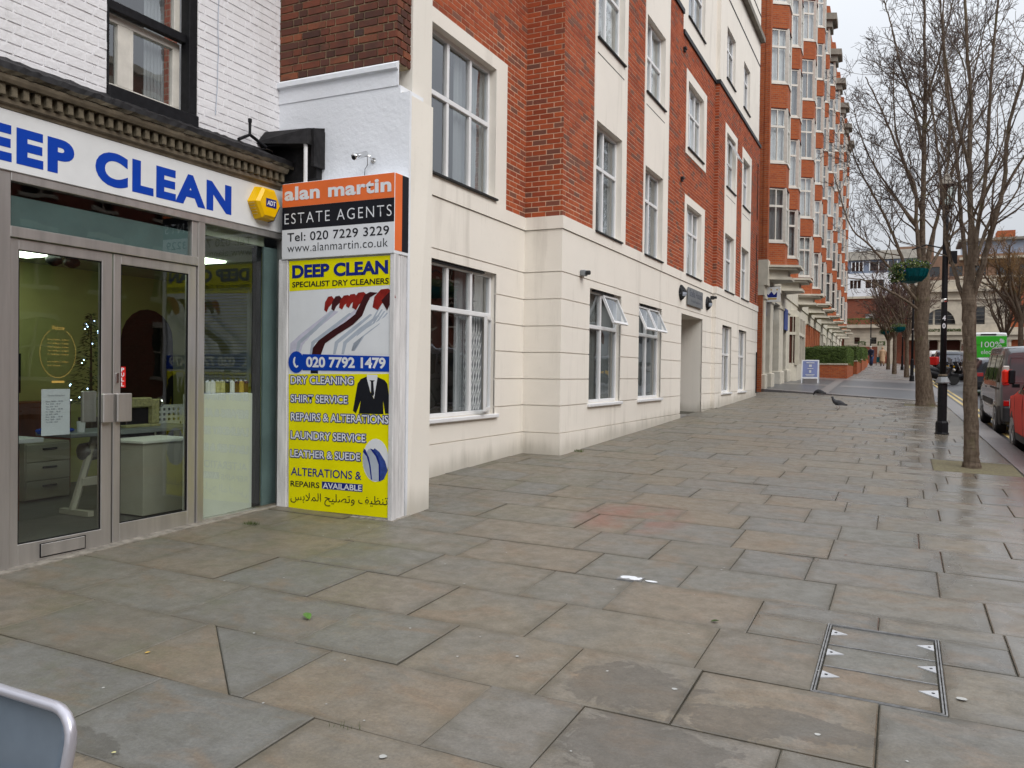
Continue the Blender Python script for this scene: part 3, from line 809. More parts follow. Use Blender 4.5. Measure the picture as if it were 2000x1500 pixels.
# raised forecourt and drive crossing at the mansion block: dark tarmac between granite strips
edge = lambda x: 31.35 - (x + 4.7) * .47
XL = -5.6
def zf(x, y): return gz(x, y) + .075 - .012 * max(0, x + 4.7)
def fsheet(mb, pts, dz=0.):
    mb.face([(x, y, zf(x, y) + dz) for x, y in pts])
b = MB(); fsheet(b, [(XL, edge(XL)), (kin(28.9), edge(kin(28.9))), (kin(47.6), 47.6), (XL, 47.6)])
fore = b.build('forecourt', M['tarmac'], kind='structure')
def strip(pts, nm='granite_strip'):
    b = MB(); fsheet(b, pts, .004); return b.build(nm, M['kerb'], fore)
b = MB(); e0, e1 = XL, kin(28.9)
n_ = 8
for i in range(n_):
    xa, xb = e0 + (e1 - e0) * i / n_ + .004, e0 + (e1 - e0) * (i + 1) / n_ - .004
    b = MB(); b.hexa([(xa, edge(xa) - .02, gz(xa, edge(xa)) - .04), (xb, edge(xb) - .02, gz(xb, edge(xb)) - .04), (xb, edge(xb) + .45, gz(xb, edge(xb)) - .04), (xa, edge(xa) + .45, gz(xa, edge(xa)) - .04),
            (xa, edge(xa) - .02, zf(xa, edge(xa)) + .005), (xb, edge(xb) - .02, zf(xb, edge(xb)) + .005), (xb, edge(xb) + .45, zf(xb, edge(xb) + .45) + .005), (xa, edge(xa) + .45, zf(xa, edge(xa) + .45) + .005)])
    b.build('step_stone', M['kerb'], fore)
strip([(XL, 36.6), (-2.75, 36.2), (-2.75, 37.6), (XL, 38.0)]); strip([(-2.35, 36.1), (kin(36), 35.4), (kin(37), 36.9), (-2.35, 37.5)])
strip([(-2.74, edge(-2.5) + .5), (-2.36, edge(-2.5) + .45), (-2.6, 44.0), (-2.98, 44.0)])
strip([(XL, 44.01), (kin(43), 43.2), (kin(46), 46.2), (XL, 47.0)])
# paving beyond, too far off to build flag by flag
def farpav():
    m_, t, b, o = newmat('far_paving')
    g = t.nodes.new('ShaderNodeTexCoord'); br = t.nodes.new('ShaderNodeTexBrick'); t.links.new(g.outputs['Object'], br.inputs['Vector'])
    br.inputs['Scale'].default_value = 1; br.inputs['Brick Width'].default_value = .8; br.inputs['Row Height'].default_value = .65; br.inputs['Mortar Size'].default_value = .012
    br.inputs['Color1'].default_value = (.19, .17, .15, 1); br.inputs['Color2'].default_value = (.15, .145, .14, 1); br.inputs['Mortar'].default_value = (.06, .055, .05, 1)
    c = mixc(t, mapr(t, noise(t, .8, 4), .4, .7, 0, .5), br.outputs[0], (.22, .17, .14)); t.links.new(c, b.inputs['Base Color'])
    t.links.new(mapr(t, noise(t, 1.2, 4), .4, .6, .25, .6), b.inputs['Roughness']); return m_
M['farpav'] = farpav()
b = MB(); fsheet(b, [(-6.2, 47.0), (kin(46.5), 46.5), (kin(103), 103), (-7.2, 103)], .006); b.build('far_pavement', M['farpav'], kind='structure')
# the other side of the road
b = MB(); b.hexa([(9.6, -12, gz(6, -12) - .2), (14, -12, gz(6, -12) - .2), (14, 103, gz(6, 103) - .2), (9.6, 103, gz(6, 103) - .2), (9.6, -12, gz(6, -12)), (14, -12, gz(6, -12)), (14, 103, gz(6, 103)), (9.6, 103, gz(6, 103))])
b.build('opposite_pavement', M['farpav'], kind='structure')
b = MB(); b.face([(-60, 103, gz(0, 103) - .05), (60, 103, gz(0, 103) - .05), (60, 140, gz(0, 103) - .05), (-60, 140, gz(0, 103) - .05)]); b.build('cross_street', M['asphalt'], kind='structure')
# ------------------------------------------------------------------ window maker (faces +x)
def win(root, Xf, y0, y1, z0, z1, cols=(.5,), tz=None, recess=.10, fr=.052, blind='net', open_top=None, sill='white', local=False, opened=None, depth=.55):
    """white frame with mullions at the fractions cols and a transom at height tz; panes are pieces of it"""
    Xg = Xf - recess; b = MB(); W = y1 - y0
    def bar(a0, a1, c0, c1, d0=.0, d1=.06): b.cham(Xg - .02 - d0, Xg - .02 - d0 + d1, a0, a1, c0, c1, .006, r=.5)
    bar(y0, y1, z0, z0 + fr); bar(y0, y1, z1 - fr, z1)
    bar(y0, y0 + fr, z0 + fr, z1 - fr); bar(y1 - fr, y1, z0 + fr, z1 - fr)
    ms = [y0 + W * c for c in cols]
    zs = [z0 + fr, z1 - fr] if tz is None else [z0 + fr, tz - .03, tz + .03, z1 - fr]
    if tz: bar(y0 + fr, y1 - fr, tz - .032, tz + .032, -.006)
    for mm in ms:
        if tz: bar(mm - .028, mm + .028, z0 + fr, tz - .032, -.003); bar(mm - .028, mm + .028, tz + .032, z1 - fr, -.003)
        else: bar(mm - .028, mm + .028, z0 + fr, z1 - fr, -.003)
    w_ = b.build('window', M['upvc'], root, local=local)
    ye = [y0 + fr] + [q for mm in ms for q in (mm - .028, mm + .028)] + [y1 - fr]
    zz = [(z0 + fr, z1 - fr)] if tz is None else [(z0 + fr, tz - .032), (tz + .032, z1 - fr)]
    for k in range(0, len(ye), 2):
        for q, (c0, c1) in enumerate(zz):
            a0, a1 = ye[k], ye[k + 1]
            key = (k // 2, q)
            if opened and key in opened:
                kind, ang = opened[key]
                b = MB(); f2 = .04
                # sash as a framed leaf about its hinge
                hy = a1 if kind == 'side' else None
                def T(y, z, d):
                    if kind == 'top':      # hinged at the head, bottom swings out
                        L_ = c1 - z; return (Xg + .03 + math.sin(ang) * L_ + d * math.cos(ang), y, c1 - math.cos(ang) * L_ + d * math.sin(ang))
                    L_ = a1 - y; return (Xg + .03 + math.sin(ang) * L_ + d * math.cos(ang), a1 - math.cos(ang) * L_ - d * math.sin(ang) * -1, z)
                def bx(p0, p1, q0, q1, d0=0., d1=.04):
                    b.hexa([T(p0, q0, d0), T(p1, q0, d0), T(p1, q0, d1), T(p0, q0, d1), T(p0, q1, d0), T(p1, q1, d0), T(p1, q1, d1), T(p0, q1, d1)], r=.5)
                bx(a0, a1, c0, c0 + f2); bx(a0, a1, c1 - f2, c1); bx(a0, a0 + f2, c0 + f2, c1 - f2); bx(a1 - f2, a1, c0 + f2, c1 - f2)
                sash = b.build('open_sash', M['upvc'], root, local=local)
                b = MB(); b.hexa([T(a0 + f2, c0 + f2, .015), T(a1 - f2, c0 + f2, .015), T(a1 - f2, c0 + f2, .021), T(a0 + f2, c0 + f2, .021), T(a0 + f2, c1 - f2, .015), T(a1 - f2, c1 - f2, .015), T(a1 - f2, c1 - f2, .021), T(a0 + f2, c1 - f2, .021)], r=.5)
                b.build('pane', M['glass'], sash, local=local)
                if kind == 'side': # folding security grille behind the opening
                    b = MB(); n_ = 7
                    for i in range(n_ + 1):
                        yy = a0 + (a1 - a0) * i / n_; b.tube([(Xg - .08, yy, c0), (Xg - .08, yy, c1)], .006, 5)
                    for i in range(n_):
                        ya, yb = a0 + (a1 - a0) * i / n_, a0 + (a1 - a0) * (i + 1) / n_; st = .16; z_ = c0
                        while z_ < c1 - st:
                            b.tube([(Xg - .075, ya, z_), (Xg - .075, yb, z_ + st)], .004, 4); b.tube([(Xg - .085, yb, z_), (Xg - .085, ya, z_ + st)], .004, 4); z_ += st
                    b.build('security_grille', M['upvc'], root, local=local)
                continue
            b = MB(); b.box(Xg + .002, Xg + .008, a0, a1, c0, c1, r=.5); b.build('pane', M['glass'], w_, local=local)
    # what can be seen through it: curtains in front of a dim room
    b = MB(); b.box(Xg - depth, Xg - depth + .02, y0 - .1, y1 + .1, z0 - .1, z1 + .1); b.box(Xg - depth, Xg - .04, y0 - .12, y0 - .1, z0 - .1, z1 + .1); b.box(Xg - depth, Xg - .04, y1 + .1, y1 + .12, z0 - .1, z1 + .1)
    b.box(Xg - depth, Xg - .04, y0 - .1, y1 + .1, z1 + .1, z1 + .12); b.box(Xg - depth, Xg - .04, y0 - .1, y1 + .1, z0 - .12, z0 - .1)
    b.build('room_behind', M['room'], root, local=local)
    if blind != 'none':
        cm = M['curtain_w'] if blind == 'white' else (M['net_dark'] if blind == 'slats' else M['net'])
        if blind == 'slats':
            y = y0 + .03; b = MB()
            while y < y1 - .03: b.face([(Xg - .10, y, z0 + .03), (Xg - .055, y + .045, z0 + .03), (Xg - .055, y + .045, z1 - .03), (Xg - .10, y, z1 - .03)], r=.5); y += .075
            b.build('vertical_blind', cm, root, local=local, normals=False, kind='stuff')
        else:
            for (s0, s1) in ([(y0 + .02, y1 - .02)] if blind in ('net', 'white') else [(y0 + .02, y0 + W * .3), (y1 - W * .3, y1 - .02)]):
                b = MB(); n_ = max(6, int((s1 - s0) / .03)); pr = None
                for i in range(n_ + 1):
                    yy = s0 + (s1 - s0) * i / n_; xx = Xg - .09 + .018 * math.sin(i * 1.7 + y0 * 9) + .008 * math.sin(i * .6)
                    if pr: b.face([(pr[0], pr[1], z0 + .02), (xx, yy, z0 + .02), (xx, yy, z1 - .02), (pr[0], pr[1], z1 - .02)], r=.5)
                    pr = (xx, yy)
                b.build('curtain', cm, root, smooth=True, local=local, normals=False)
    if sill == 'white':
        b = MB(); b.cham(Xf - recess + .045, Xf + .045, y0 - .05, y1 + .05, z0 - .055, z0 - .003, .008, r=.5); b.build('window_sill', M['upvc'], root, local=local)
    elif sill == 'dark':
        b = MB(); b.cham(Xf - recess + .045, Xf + .04, y0 - .03, y1 + .03, z0 - .03, z0 - .003, .004, r=.5); b.build('window_sill', M['dark_plastic'], root, local=local)
    return w_

def wallboxes(b, X0, X1, y0, y1, z0, z1, holes, r=.5):
    for q in rects(y0, y1, z0, z1, holes): b.box(X0, X1, q[0], q[1], q[2], q[3], r=r)

# brickwork laid brick by brick. P(u, n, z): u along the wall, n outward
BRICKS = []
def lay(P, u0, u1, z0, z1, holes, proud=.012, course=.075, bl=.213, bw=.1005, j=.012, bond='stretcher', near=None, uphase=0.):
    out = []
    nrow = int(round((z1 - z0) / course)); course = (z1 - z0) / nrow
    for k in range(nrow):
        a, c = z0 + k * course + j / 2, z0 + (k + 1) * course - j / 2
        if bond == 'flemish': seq = [bl, bw]; u = u0 - (0 if k % 2 else .16) + uphase; i = k % 2
        else: seq = [bl, bl]; u = u0 - (0 if k % 2 else (bl + j) / 2) + uphase; i = 0
        while u < u1 - .012:
            l_ = seq[i % 2]; i += 1
            a0, a1 = max(u, u0), min(u + l_, u1); u += l_ + j
            if a1 - a0 < .012: continue
            zz = [(a0, a1, a, c)]
            if any(h[0] < a1 and h[1] > a0 and h[2] < c and h[3] > a for h in holes): zz = [q for q in rects(a0, a1, a, c, holes) if q[1] - q[0] > .012 and q[3] - q[2] > .02]
            out.extend(zz)
    return out
def put_bricks(P, quads, mt, root, n_parts, key, proud=.0035, wob=.0012, local=False, name='brick'):
    quads = sorted(quads, key=key); far = MB(); cnt = 0
    for q in quads:
        b = MB() if cnt < n_parts else far
        p = proud + R.uniform(-wob, wob); c = .0025 if cnt < n_parts else 0
        u0, u1, a, d = q
        F = [P(u0, 0, a), P(u1, 0, a), P(u1, 0, d), P(u0, 0, d)]
        G = [P(u0 + c, p, a + c), P(u1 - c, p, a + c), P(u1 - c, p, d - c), P(u0 + c, p, d - c)]
        r = R.random(); i = len(b.v); b.v.extend(F + G)
        for f in ((4, 5, 6, 7), (0, 1, 5, 4), (1, 2, 6, 5), (2, 3, 7, 6), (3, 0, 4, 7)):
            b.f.append(tuple(i + z_ for z_ in f)); b.m.append(0); b.r.append(r)
        if cnt < n_parts: b.build(name, mt, root, normals=False, local=local)
        cnt += 1
    if far.f: far.build(name + 'work', mt, root, kind='stuff', normals=False, local=local)

BP = .0035
XA, XB, XC = -4.5, -5.1, -4.4
YR, YS, YE = 11.07, 21.45, 28.15
apt = thing('apartment_building', 'red brick apartment building above a banded cream stucco ground floor, with white framed windows', 'apartment building', (-5.2, 15, .4))
W0 = (7.55, 10.16, .97, 2.90); W1 = (12.27, 13.88, 1.06, 2.90); W2 = (14.96, 16.57, 1.06, 2.88); DR = (18.22, 20.38, 0., 2.91)
W3 = (22.34, 23.66, 1.06, 2.89); W4 = (24.78, 26.1, 1.06, 2.89)
gh = [W1, W2, DR]; gh3 = [W3, W4]
zc = [.66, 1.06, 1.45, 1.84, 2.23, 2.625, 3.02]
def three(b, z0, z1, d=0., dep=.03, hs=True):
    """one course wrapped round the steps of the front"""
    wallboxes(b, XB - dep, XB + d, 6.6, YR - d, z0, z1, [W0] if hs else [])
    b.box(XB - dep, XA - dep, YR - d, YR + dep, z0, z1, r=.5)
    wallboxes(b, XA - dep, XA + d, YR - d, YS, z0, z1, gh if hs else [])
    b.box(XA - dep, XC + d, YS - d, YS + dep, z0, z1, r=.5)
    wallboxes(b, XC - dep, XC + d, YS + dep, YE, z0, z1, gh3 if hs else [])
g_ = .007
b = MB(); three(b, -.1, .66 - g_, .012); b.build('plinth', M['cream'], apt)
for a, c in zip(zc, zc[1:]):
    b = MB(); three(b, a + g_, c - g_)
    for k in range(0, len(b.v), 8):          # every block between two openings is a piece of its own
        p = b.v[k:k + 8]; q = MB(); q.hexa(p, r=.5); q.build('stucco_block', M['cream'], apt)
b = MB(); three(b, 3.02 + g_, 3.64 - .005, .004, hs=False); b.build('stucco_band', M['cream'], apt)
b = MB(); three(b, 3.64 + .005, 3.83, .022, hs=False); b.build('string_course', M['cream'], apt)
# wall core behind the courses; its colour shows only in the joints and the window reveals
b = MB(); three_b = b
dr = [(h[0], h[1], h[2], h[3]) for h in gh]
wallboxes(b, XB - .30, XB - .018, 6.6, YR + .1, -.1, 3.83, [W0])
b.box(XB - .3, XA - .018, YR + .018, YR + .2, -.1, 3.83)
wallboxes(b, XA - .25, XA - .018, YR + .2, YS + .018, -.1, 3.83, dr)
b.box(XA - .25, XC - .018, YS + .018, YS + .2, -.1, 3.83)
wallboxes(b, XC - .25, XC - .018, YS + .2, YE, -.1, 3.83, gh3)
b.build('wall', M['cream2'], apt)
# doorway recess
b = MB(); z_ = gz(-4.7, 19)
b.box(XA - 1.15, XA - .25, DR[1], DR[1] + .1, z_ - .1, DR[3] + .1); b.box(XA - 1.15, XA - .25, DR[0] - .1, DR[0], z_ - .1, DR[3] + .1); b.box(XA - 1.15, XA - .25, DR[0] - .1, DR[1] + .1, DR[3], DR[3] + .1)
b.build('porch', M['cream'], apt)
for zz in zc[1:-1]:
    pass
b = MB(); b.box(XA - 1.15, XA + .0, DR[0], DR[1], z_ - .1, gz(-4.5, 18.3) + .03); b.build('door_step', M['kerb'], apt)
b = MB(); b.box(XA - 1.2, XA - 1.12, DR[0], DR[1], z_ - .1, DR[3]); dd = b.build('door', M['dark_plastic'], apt)
for q in (0, 1):
    b = MB(); yy = DR[0] + .12 + q * 1.02; b.box(XA - 1.12, XA - 1.105, yy, yy + .88, z_ + .3, DR[3] - .25); b.build('door_glass', M['carglass'], dd)
b = MB(); b.tube([(XA - 1.07, DR[0] + 1.15, z_ + .9), (XA - 1.07, DR[0] + 1.15, z_ + 1.4)], .015, 6); b.build('handle', M['chrome'], dd)

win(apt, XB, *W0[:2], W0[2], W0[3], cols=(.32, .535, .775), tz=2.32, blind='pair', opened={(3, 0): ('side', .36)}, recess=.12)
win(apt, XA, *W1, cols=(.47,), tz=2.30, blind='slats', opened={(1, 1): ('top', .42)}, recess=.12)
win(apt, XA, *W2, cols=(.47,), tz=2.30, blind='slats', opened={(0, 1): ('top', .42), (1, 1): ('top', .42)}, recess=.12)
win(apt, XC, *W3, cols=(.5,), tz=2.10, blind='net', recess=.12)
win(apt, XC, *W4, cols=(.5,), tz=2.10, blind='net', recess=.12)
for (h, Xf) in ((W0, XB), (W1, XA), (W2, XA), (W3, XC), (W4, XC)):     # dark strip painted in for the soffit shadow under each lintel
    b = MB(); b.cham(Xf - .10, Xf - .03, h[0] + .3, h[1] - .3, h[3] - .03, h[3] - .005, .003); b.build('soffit_shadow', M['dark_plastic'], apt)

# upper storeys: stucco frames and window columns, brick between
ZT = 9.06
U0 = (7.6, 10.06, 3.90, 5.70)
colz = [ # (X, stucco rect, windows[(y0,y1,z0,z1,cols,tz)])
    (XB, (7.4, 10.40, 3.83, 5.86), [(7.55, 10.06, 3.92, 5.68, (.33, .545, .78), 4.92, 'pair', None)]),
    (XA, (12.34, 14.02, 3.83, 9.5), [(12.45, 13.76, 3.84, 5.60, (.46,), 4.92, 'net', None), (12.45, 13.82, 6.93, 8.40, (.46,), 7.9, 'white', None)]),
    (XA, (15.10, 16.86, 3.83, 9.5), [(15.2, 16.46, 3.84, 5.52, (.46,), 4.92, 'net', None), (15.2, 16.52, 6.93, 8.38, (.46,), 7.7, 'white', None)]),
    (XA, (18.34, 20.42, 6.53, 8.42), [(18.52, 20.10, 6.70, 8.20, (.33, .66), 7.6, 'white', None)]),
    (XA, (18.34, 20.38, 3.83, 5.60), [(18.52, 20.02, 3.80 + .04, 5.42, (.33, .66), 4.85, 'white', None)]),
    (XC, (22.30, 24.02, 3.83, 8.3), [(22.45, 23.74, 3.84, 5.38, (.5,), 4.75, 'net', None), (22.5, 23.8, 6.65, 8.10, (.5,), 7.4, 'white', {(1, 1): ('top', .5)})]),
    (XC, (24.86, 26.46, 3.83, 8.3), [(24.95, 26.2, 3.84, 5.36, (.5,), 4.75, 'net', None), (25.0, 26.2, 6.60, 8.02, (.5,), 7.4, 'white', None)]),
]
for (Xf, rc, ws) in colz:
    b = MB(); hs = [(q[0], q[1], q[2], q[3]) for q in ws]
    wallboxes(b, Xf - .22, Xf + .012, rc[0], rc[1], rc[2], rc[3], hs)
    for q in ws:   # thin shadow joint under the sill panel
        pass
    b.build('window_surround', M['cream'], apt)
    for q in ws:
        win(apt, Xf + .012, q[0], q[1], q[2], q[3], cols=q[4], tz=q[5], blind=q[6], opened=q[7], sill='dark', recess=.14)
        if q[2] > 6:
            b = MB(); b.box(Xf + .012, Xf + .015, q[0], q[1], q[2] - .26, q[2] - .245); b.build('panel_joint', M['dark_plastic'], apt)
holesB = [(q[0], q[1], q[2], q[3]) for X_, q, _ in colz if X_ == XB]; holesA = [(q[0], q[1], q[2], q[3]) for X_, q, _ in colz if X_ == XA]; holesC = [(q[0], q[1], q[2], q[3]) for X_, q, _ in colz if X_ == XC]
b = MB()
wallboxes(b, XB - .25, XB - BP, 6.9, YR + .1, 3.83, 9.6, holesB)
b.box(XB - .2, XA - BP, YR + BP, YR + .2, 3.83, 9.5)
wallboxes(b, XA - .2, XA - BP, YR + .2, 18.0, 3.83, 9.5, holesA); wallboxes(b, XA - .2, XA - BP, 18.0, YS + BP, 3.83, ZT, holesA)
b.box(XA - .2, XC - BP, YS + BP, YS + .2, 3.83, ZT)
wallboxes(b, XC - .2, XC - BP, YS + .2, YE, 3.83, ZT, holesC)
b.box(XC - 3, XC - BP, YE - .1, YE, 3.83, ZT)
b.build('mortar_bed', M['mortar'], apt)
PXp = lambda X: (lambda u, n, z: (X - BP + n, u, z))
PYp = lambda Y: (lambda u, n, z: (u, Y + BP - n, z))
zt1 = 9.48
put_bricks(PXp(XB), lay(None, 6.95, YR, 3.83, zt1, holesB), M['brick_red'], apt, 140, key=lambda q: (q[2] > 7.0) * 50 + (q[0] < 8.3) * 99 + q[2] + .3 * abs(q[0] - 10.6))
put_bricks(PYp(YR), lay(None, XB, XA - .0005, 3.83, zt1, []), M['brick_red'], apt, 110, key=lambda q: q[2])
put_bricks(PXp(XA), lay(None, YR + .0115, YS, 3.83, ZT, holesA), M['brick_red'], apt, 50, key=lambda q: q[0] + q[2])
put_bricks(PXp(XA), lay(None, YR + .0115, 18.0, ZT, zt1, holesA), M['brick_red'], apt, 0, key=lambda q: q[0])
put_bricks(PYp(YS), lay(None, XA + .0005, XC, 3.83, ZT, []), M['brick_red'], apt, 0, key=lambda q: q[2])
put_bricks(PXp(XC), lay(None, YS + .0115, YE, 3.83, ZT, holesC), M['brick_red'], apt, 0, key=lambda q: q[0] + q[2])
# cream top storeys with a dark capping where the brick ends
b = MB()
T1 = (18.65, 20.35, 9.72, 11.1); T2 = (22.62, 23.85, 9.62, 11.0); T3 = (25.2, 26.3, 9.60, 10.95)
wallboxes(b, XA - .35, XA - .05, 18.0, YS + .3, ZT + .1, 16, [T1]); wallboxes(b, XC - .35, XC - .05, YS + .3, YE, ZT + .1, 16, [T2, T3]); wallboxes(b, XA - .45, XA - .12, 6.9, 18.0, 9.58, 16, [])
b.build('top_storey_wall', M['cream'], apt)
b = MB(); b.box(XA - .1, XA + .035, 18.01, YS + .03, ZT, ZT + .1); b.box(XA - .3, XC + .035, YS - .03, YE, ZT, ZT + .1); b.box(XA - .1, XA + .035, YR - .035, 17.99, zt1, zt1 + .1); b.build('brick_capping', M['dark_plastic'], apt)
for T_, Xf in ((T1, XA - .05), (T2, XC - .05), (T3, XC - .05)):
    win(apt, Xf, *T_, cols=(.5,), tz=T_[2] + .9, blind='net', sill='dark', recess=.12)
b = MB(); b.box(XC - .3, XC + .10, 18.0, YE + .05, 12.55, 12.72); b.build('cornice', M['stone_dark'], apt)
b = MB(); b.box(XC - .3, XC - .035, 18.0, YE, 11.75, 11.78); b.box(XC - .3, XC - .035, 18., YE, 13.4, 13.43); b.build('panel_joint', M['dark_plastic'], apt)
b = MB(); b.box(-9.5, XC - .3, YE - .25, YE, -.1, 16); b.box(-9.5, XB - .3, 6.9, 7.1, 3.9, 16); b.build('end_wall', M['tb_red'], apt)
b = MB(); b.tube([(XC + .04, 27.85, .95), (XC + .04, 27.85, 2.3)], .022, 6); b.tube([(XC + .04, 27.5, 3.9), (XC + .04, 27.5, 6.1)], .012, 5); b.tube([(XC + .04, 27.5, 6.6), (XC + .04, 27.5, 8.4)], .012, 5)
b.build('pipe', M['black_paint'], apt)

# plaque, lamps, cameras on the front
def plaque():
    t = thing('name_plaque', 'grey metal name plaque between two lamps above the apartment entrance', 'sign', (XA, 19.4, 3.35))
    b = MB(); b.cham(XA + .03, XA + .055, 18.62, 20.12, 3.14, 3.54, .004); b.build('plate', M['steel_plate'], t)
    text_on('Stella House', (XA + .055, 18.74, 3.34), (XA + .055, 20.0, 3.34), (XA + .055, 18.74, 3.50), (1, 0, 0), M['ink'], t, bold=.02)
    text_on('Private Residence', (XA + .055, 18.9, 3.22), (XA + .055, 19.85, 3.22), (XA + .055, 18.9, 3.28), (1, 0, 0), M['ink'], t)
M['steel_plate'] = mat('plaque_metal', (.22, .235, .25), .45, metal=.3, vary=.1)
plaque()
def wall_lamp(y, z, lab):
    t = thing('wall_lamp', lab, 'lamp', (XA, y, z), group='lamps beside the name plaque')
    b = MB(); n = 10; prof = []
    for i in range(9):
        a = i / 8; zz = z + .17 - .34 * a; ww = .17 * math.sin(math.pi * (.08 + .84 * a))
        prof.append([(XA + .01 + ww * .75 * math.sin(math.pi * j / n), y - ww * math.cos(math.pi * j / n), zz) for j in range(n + 1)])
    for p, q in zip(prof, prof[1:]):
        for j in range(n): b.face([p[j], p[j + 1], q[j + 1], q[j]])
    b.build('lamp_body', M['dark_plastic'], t, smooth=True)
    b = MB()
    for j in range(2, 8):
        p, q, r_ = prof[4], prof[5], prof[6]
        for u_, v_ in ((p, q), (q, r_)): b.face([Vector(u_[j]) + Vector((.006, 0, 0)), Vector(u_[j + 1]) + Vector((.006, 0, 0)), Vector(v_[j + 1]) + Vector((.006, 0, 0)), Vector(v_[j]) + Vector((.006, 0, 0))])
    b.build('lens', M['p_grey'], t)
wall_lamp(18.08, 3.36, 'dark half round wall lamp left of the grey name plaque')
wall_lamp(20.80, 3.34, 'dark half round wall lamp right of the grey name plaque')
def bulkhead(y, z, X, lab, mt):
    t = thing('security_camera', lab, 'camera', (X, y, z))
    b = MB(); b.cham(X, X + .09, y - .06, y + .06, z - .045, z + .045, .012); b.build('housing', mt, t)
    b = MB(); b.lathe((X + .10, y - .03, z), [(.035, 0), (.035, .05), (.03, .06)], 10, axis='x'); b.build('lens_hood', M['dark_plastic'], t)
    b = MB(); b.cham(X, X + .04, y + .06, y + .12, z - .03, z + .03, .006); b.build('bracket', mt, t)
bulkhead(11.85, 3.08, XA + .004, 'small grey floodlight box on the stucco beside the corner, above the nearest open window', M['steel_plate'])
bulkhead(21.25, 3.52, XA + .005, 'tiny black camera on the cream wall just past the right hand wall lamp', M['dark_plastic'])
for (y, z) in ((18.05, 8.72), (17.98, 5.85)):
    t = thing('vent_box', 'small dark vent box on the brickwork, the %s of two one above the other' % ('upper' if z > 7 else 'lower'), 'vent', (XA, y, z), group='vent boxes on the brickwork')
    b = MB(); b.cham(XA, XA + .07, y - .06, y + .06, z, z + .05, .006); b.build('hood', M['dark_plastic'], t)
    b = MB(); b.cham(XA, XA + .05, y - .05, y + .05, z - .05, z - .01, .006); b.build('louvre', M['dark_plastic'], t)
# ------------------------------------------------------------------ dry cleaner's shop
shop = thing('shop_building', 'white painted brick building with an aluminium framed shopfront and a black framed upstairs window', 'building', (-6, 4.5, .15))
XS = -5.6
def bx(b, x0, x1, y0, y1, z0, z1, ch=.003): b.cham(x0, x1, y0, y1, z0, z1, ch)
# aluminium framing
b = MB()
bx(b, XS - .06, XS + .03, 3.30, 3.62, .05, 2.90); bx(b, XS - .06, XS + .03, 5.29, 5.365, .12, 2.84); bx(b, XS - .06, XS + .03, 6.35, 6.43, .16, 2.84)
bx(b, XS - .06, XS + .035, 3.62, 6.43, 2.825, 2.885); bx(b, XS - .06, XS + .03, 3.62, 5.29, 2.44, 2.515); bx(b, XS - .06, XS + .02, 5.225, 5.29, 2.515, 2.825)
bx(b, XS - .05, XS + .025, 5.365, 6.35, .13, .205)
bx(b, XS - .06, XS + .03, .5, 3.30, 2.825, 2.885); bx(b, XS - .06, XS + .03, .5, 3.30, .0, .6)
b.build('shopfront_frame', M['alu'], shop)
b = MB(); b.box(XS - .015, XS - .007, 3.62, 5.225, 2.515, 2.825); b.build('transom_pane', M['shopglass'], shop)
b = MB(); b.box(XS - .015, XS - .007, 5.365, 6.35, .205, 2.825); b.build('display_window', M['shopglass'], shop)
b = MB(); b.box(XS - .015, XS - .007, .5, 3.30, .6, 2.825); b.build('display_window', M['shopglass'], shop)
b = MB(); b.hexa([(XS - .3, 3.0, 0), (XS + .10, 3.0, 0), (XS + .13, 6.4, 0.05), (XS - .3, 6.4, 0.05), (XS - .3, 3.0, .125), (XS + .10, 3.0, gz(-5.5, 3) + .006), (XS + .13, 6.4, gz(-5.5, 6.4) + .006), (XS - .3, 6.4, .195)])
b.build('threshold', M['concrete'], shop)
def door(y0, y1, hside, name='door'):
    b = MB(); X0, X1 = XS - .035, XS + .012
    zb = .128 + (y0 - 3.6) * .022; zt = 2.435
    bx(b, X0, X1, y0, y0 + .065, zb, zt); bx(b, X0, X1, y1 - .09 if hside else y1 - .085, y1, zb, zt)
    bx(b, X0, X1, y0 + .065, y1 - .085, zb, zb + .16); bx(b, X0, X1, y0 + .065, y1 - .085, zt - .075, zt)
    d = b.build(name, M['alu'], shop)
    b = MB(); b.box(XS - .014, XS - .006, y0 + .065, y1 - .085, zb + .16, zt - .075); b.build('glass', M['shopglass'], d)
    b = MB()
    for (q0, q1, q2, q3) in ((y0 + .065, y0 + .075, zb + .16, zt - .075), (y1 - .095, y1 - .085, zb + .16, zt - .075), (y0 + .075, y1 - .095, zb + .16, zb + .168), (y0 + .075, y1 - .095, zt - .083, zt - .075)):
        b.box(XS - .006, XS + .004, q0, q1, q2, q3)
    b.build('gasket', M['black_paint'], d)
    return d
d1 = door(3.625, 4.44, True); d2 = door(4.455, 5.285, False)
for d, y0, y1 in ((d1, 4.34, 4.43), (d2, 4.465, 4.60)):
    b = MB(); bx(b, XS + .012, XS + .05, y0, y1, 1.115, 1.34, .006); b.build('push_plate', M['alu'], d)
b = MB(); bx(b, XS - .07, XS - .038, 4.23, 4.35, 1.12, 1.36, .006); b.build('push_plate', M['alu'], d1)
b = MB(); b.cham(XS + .012, XS + .02, 3.86, 4.21, .172, .262, .004); lb = b.build('letterbox', M['alu'], d1)
b = MB()
for q in ((3.852, 3.86, .166, .268), (4.21, 4.218, .166, .268), (3.86, 4.21, .262, .268), (3.86, 4.21, .164, .172)): b.box(XS + .0125, XS + .0155, *q)
b.build('letterbox_edge', M['black_paint'], d1)
b = MB(); b.cham(XS + .012, XS + .022, 4.475, 4.50, 1.42, 1.50, .003); b.build('lock', M['chrome'], d2)
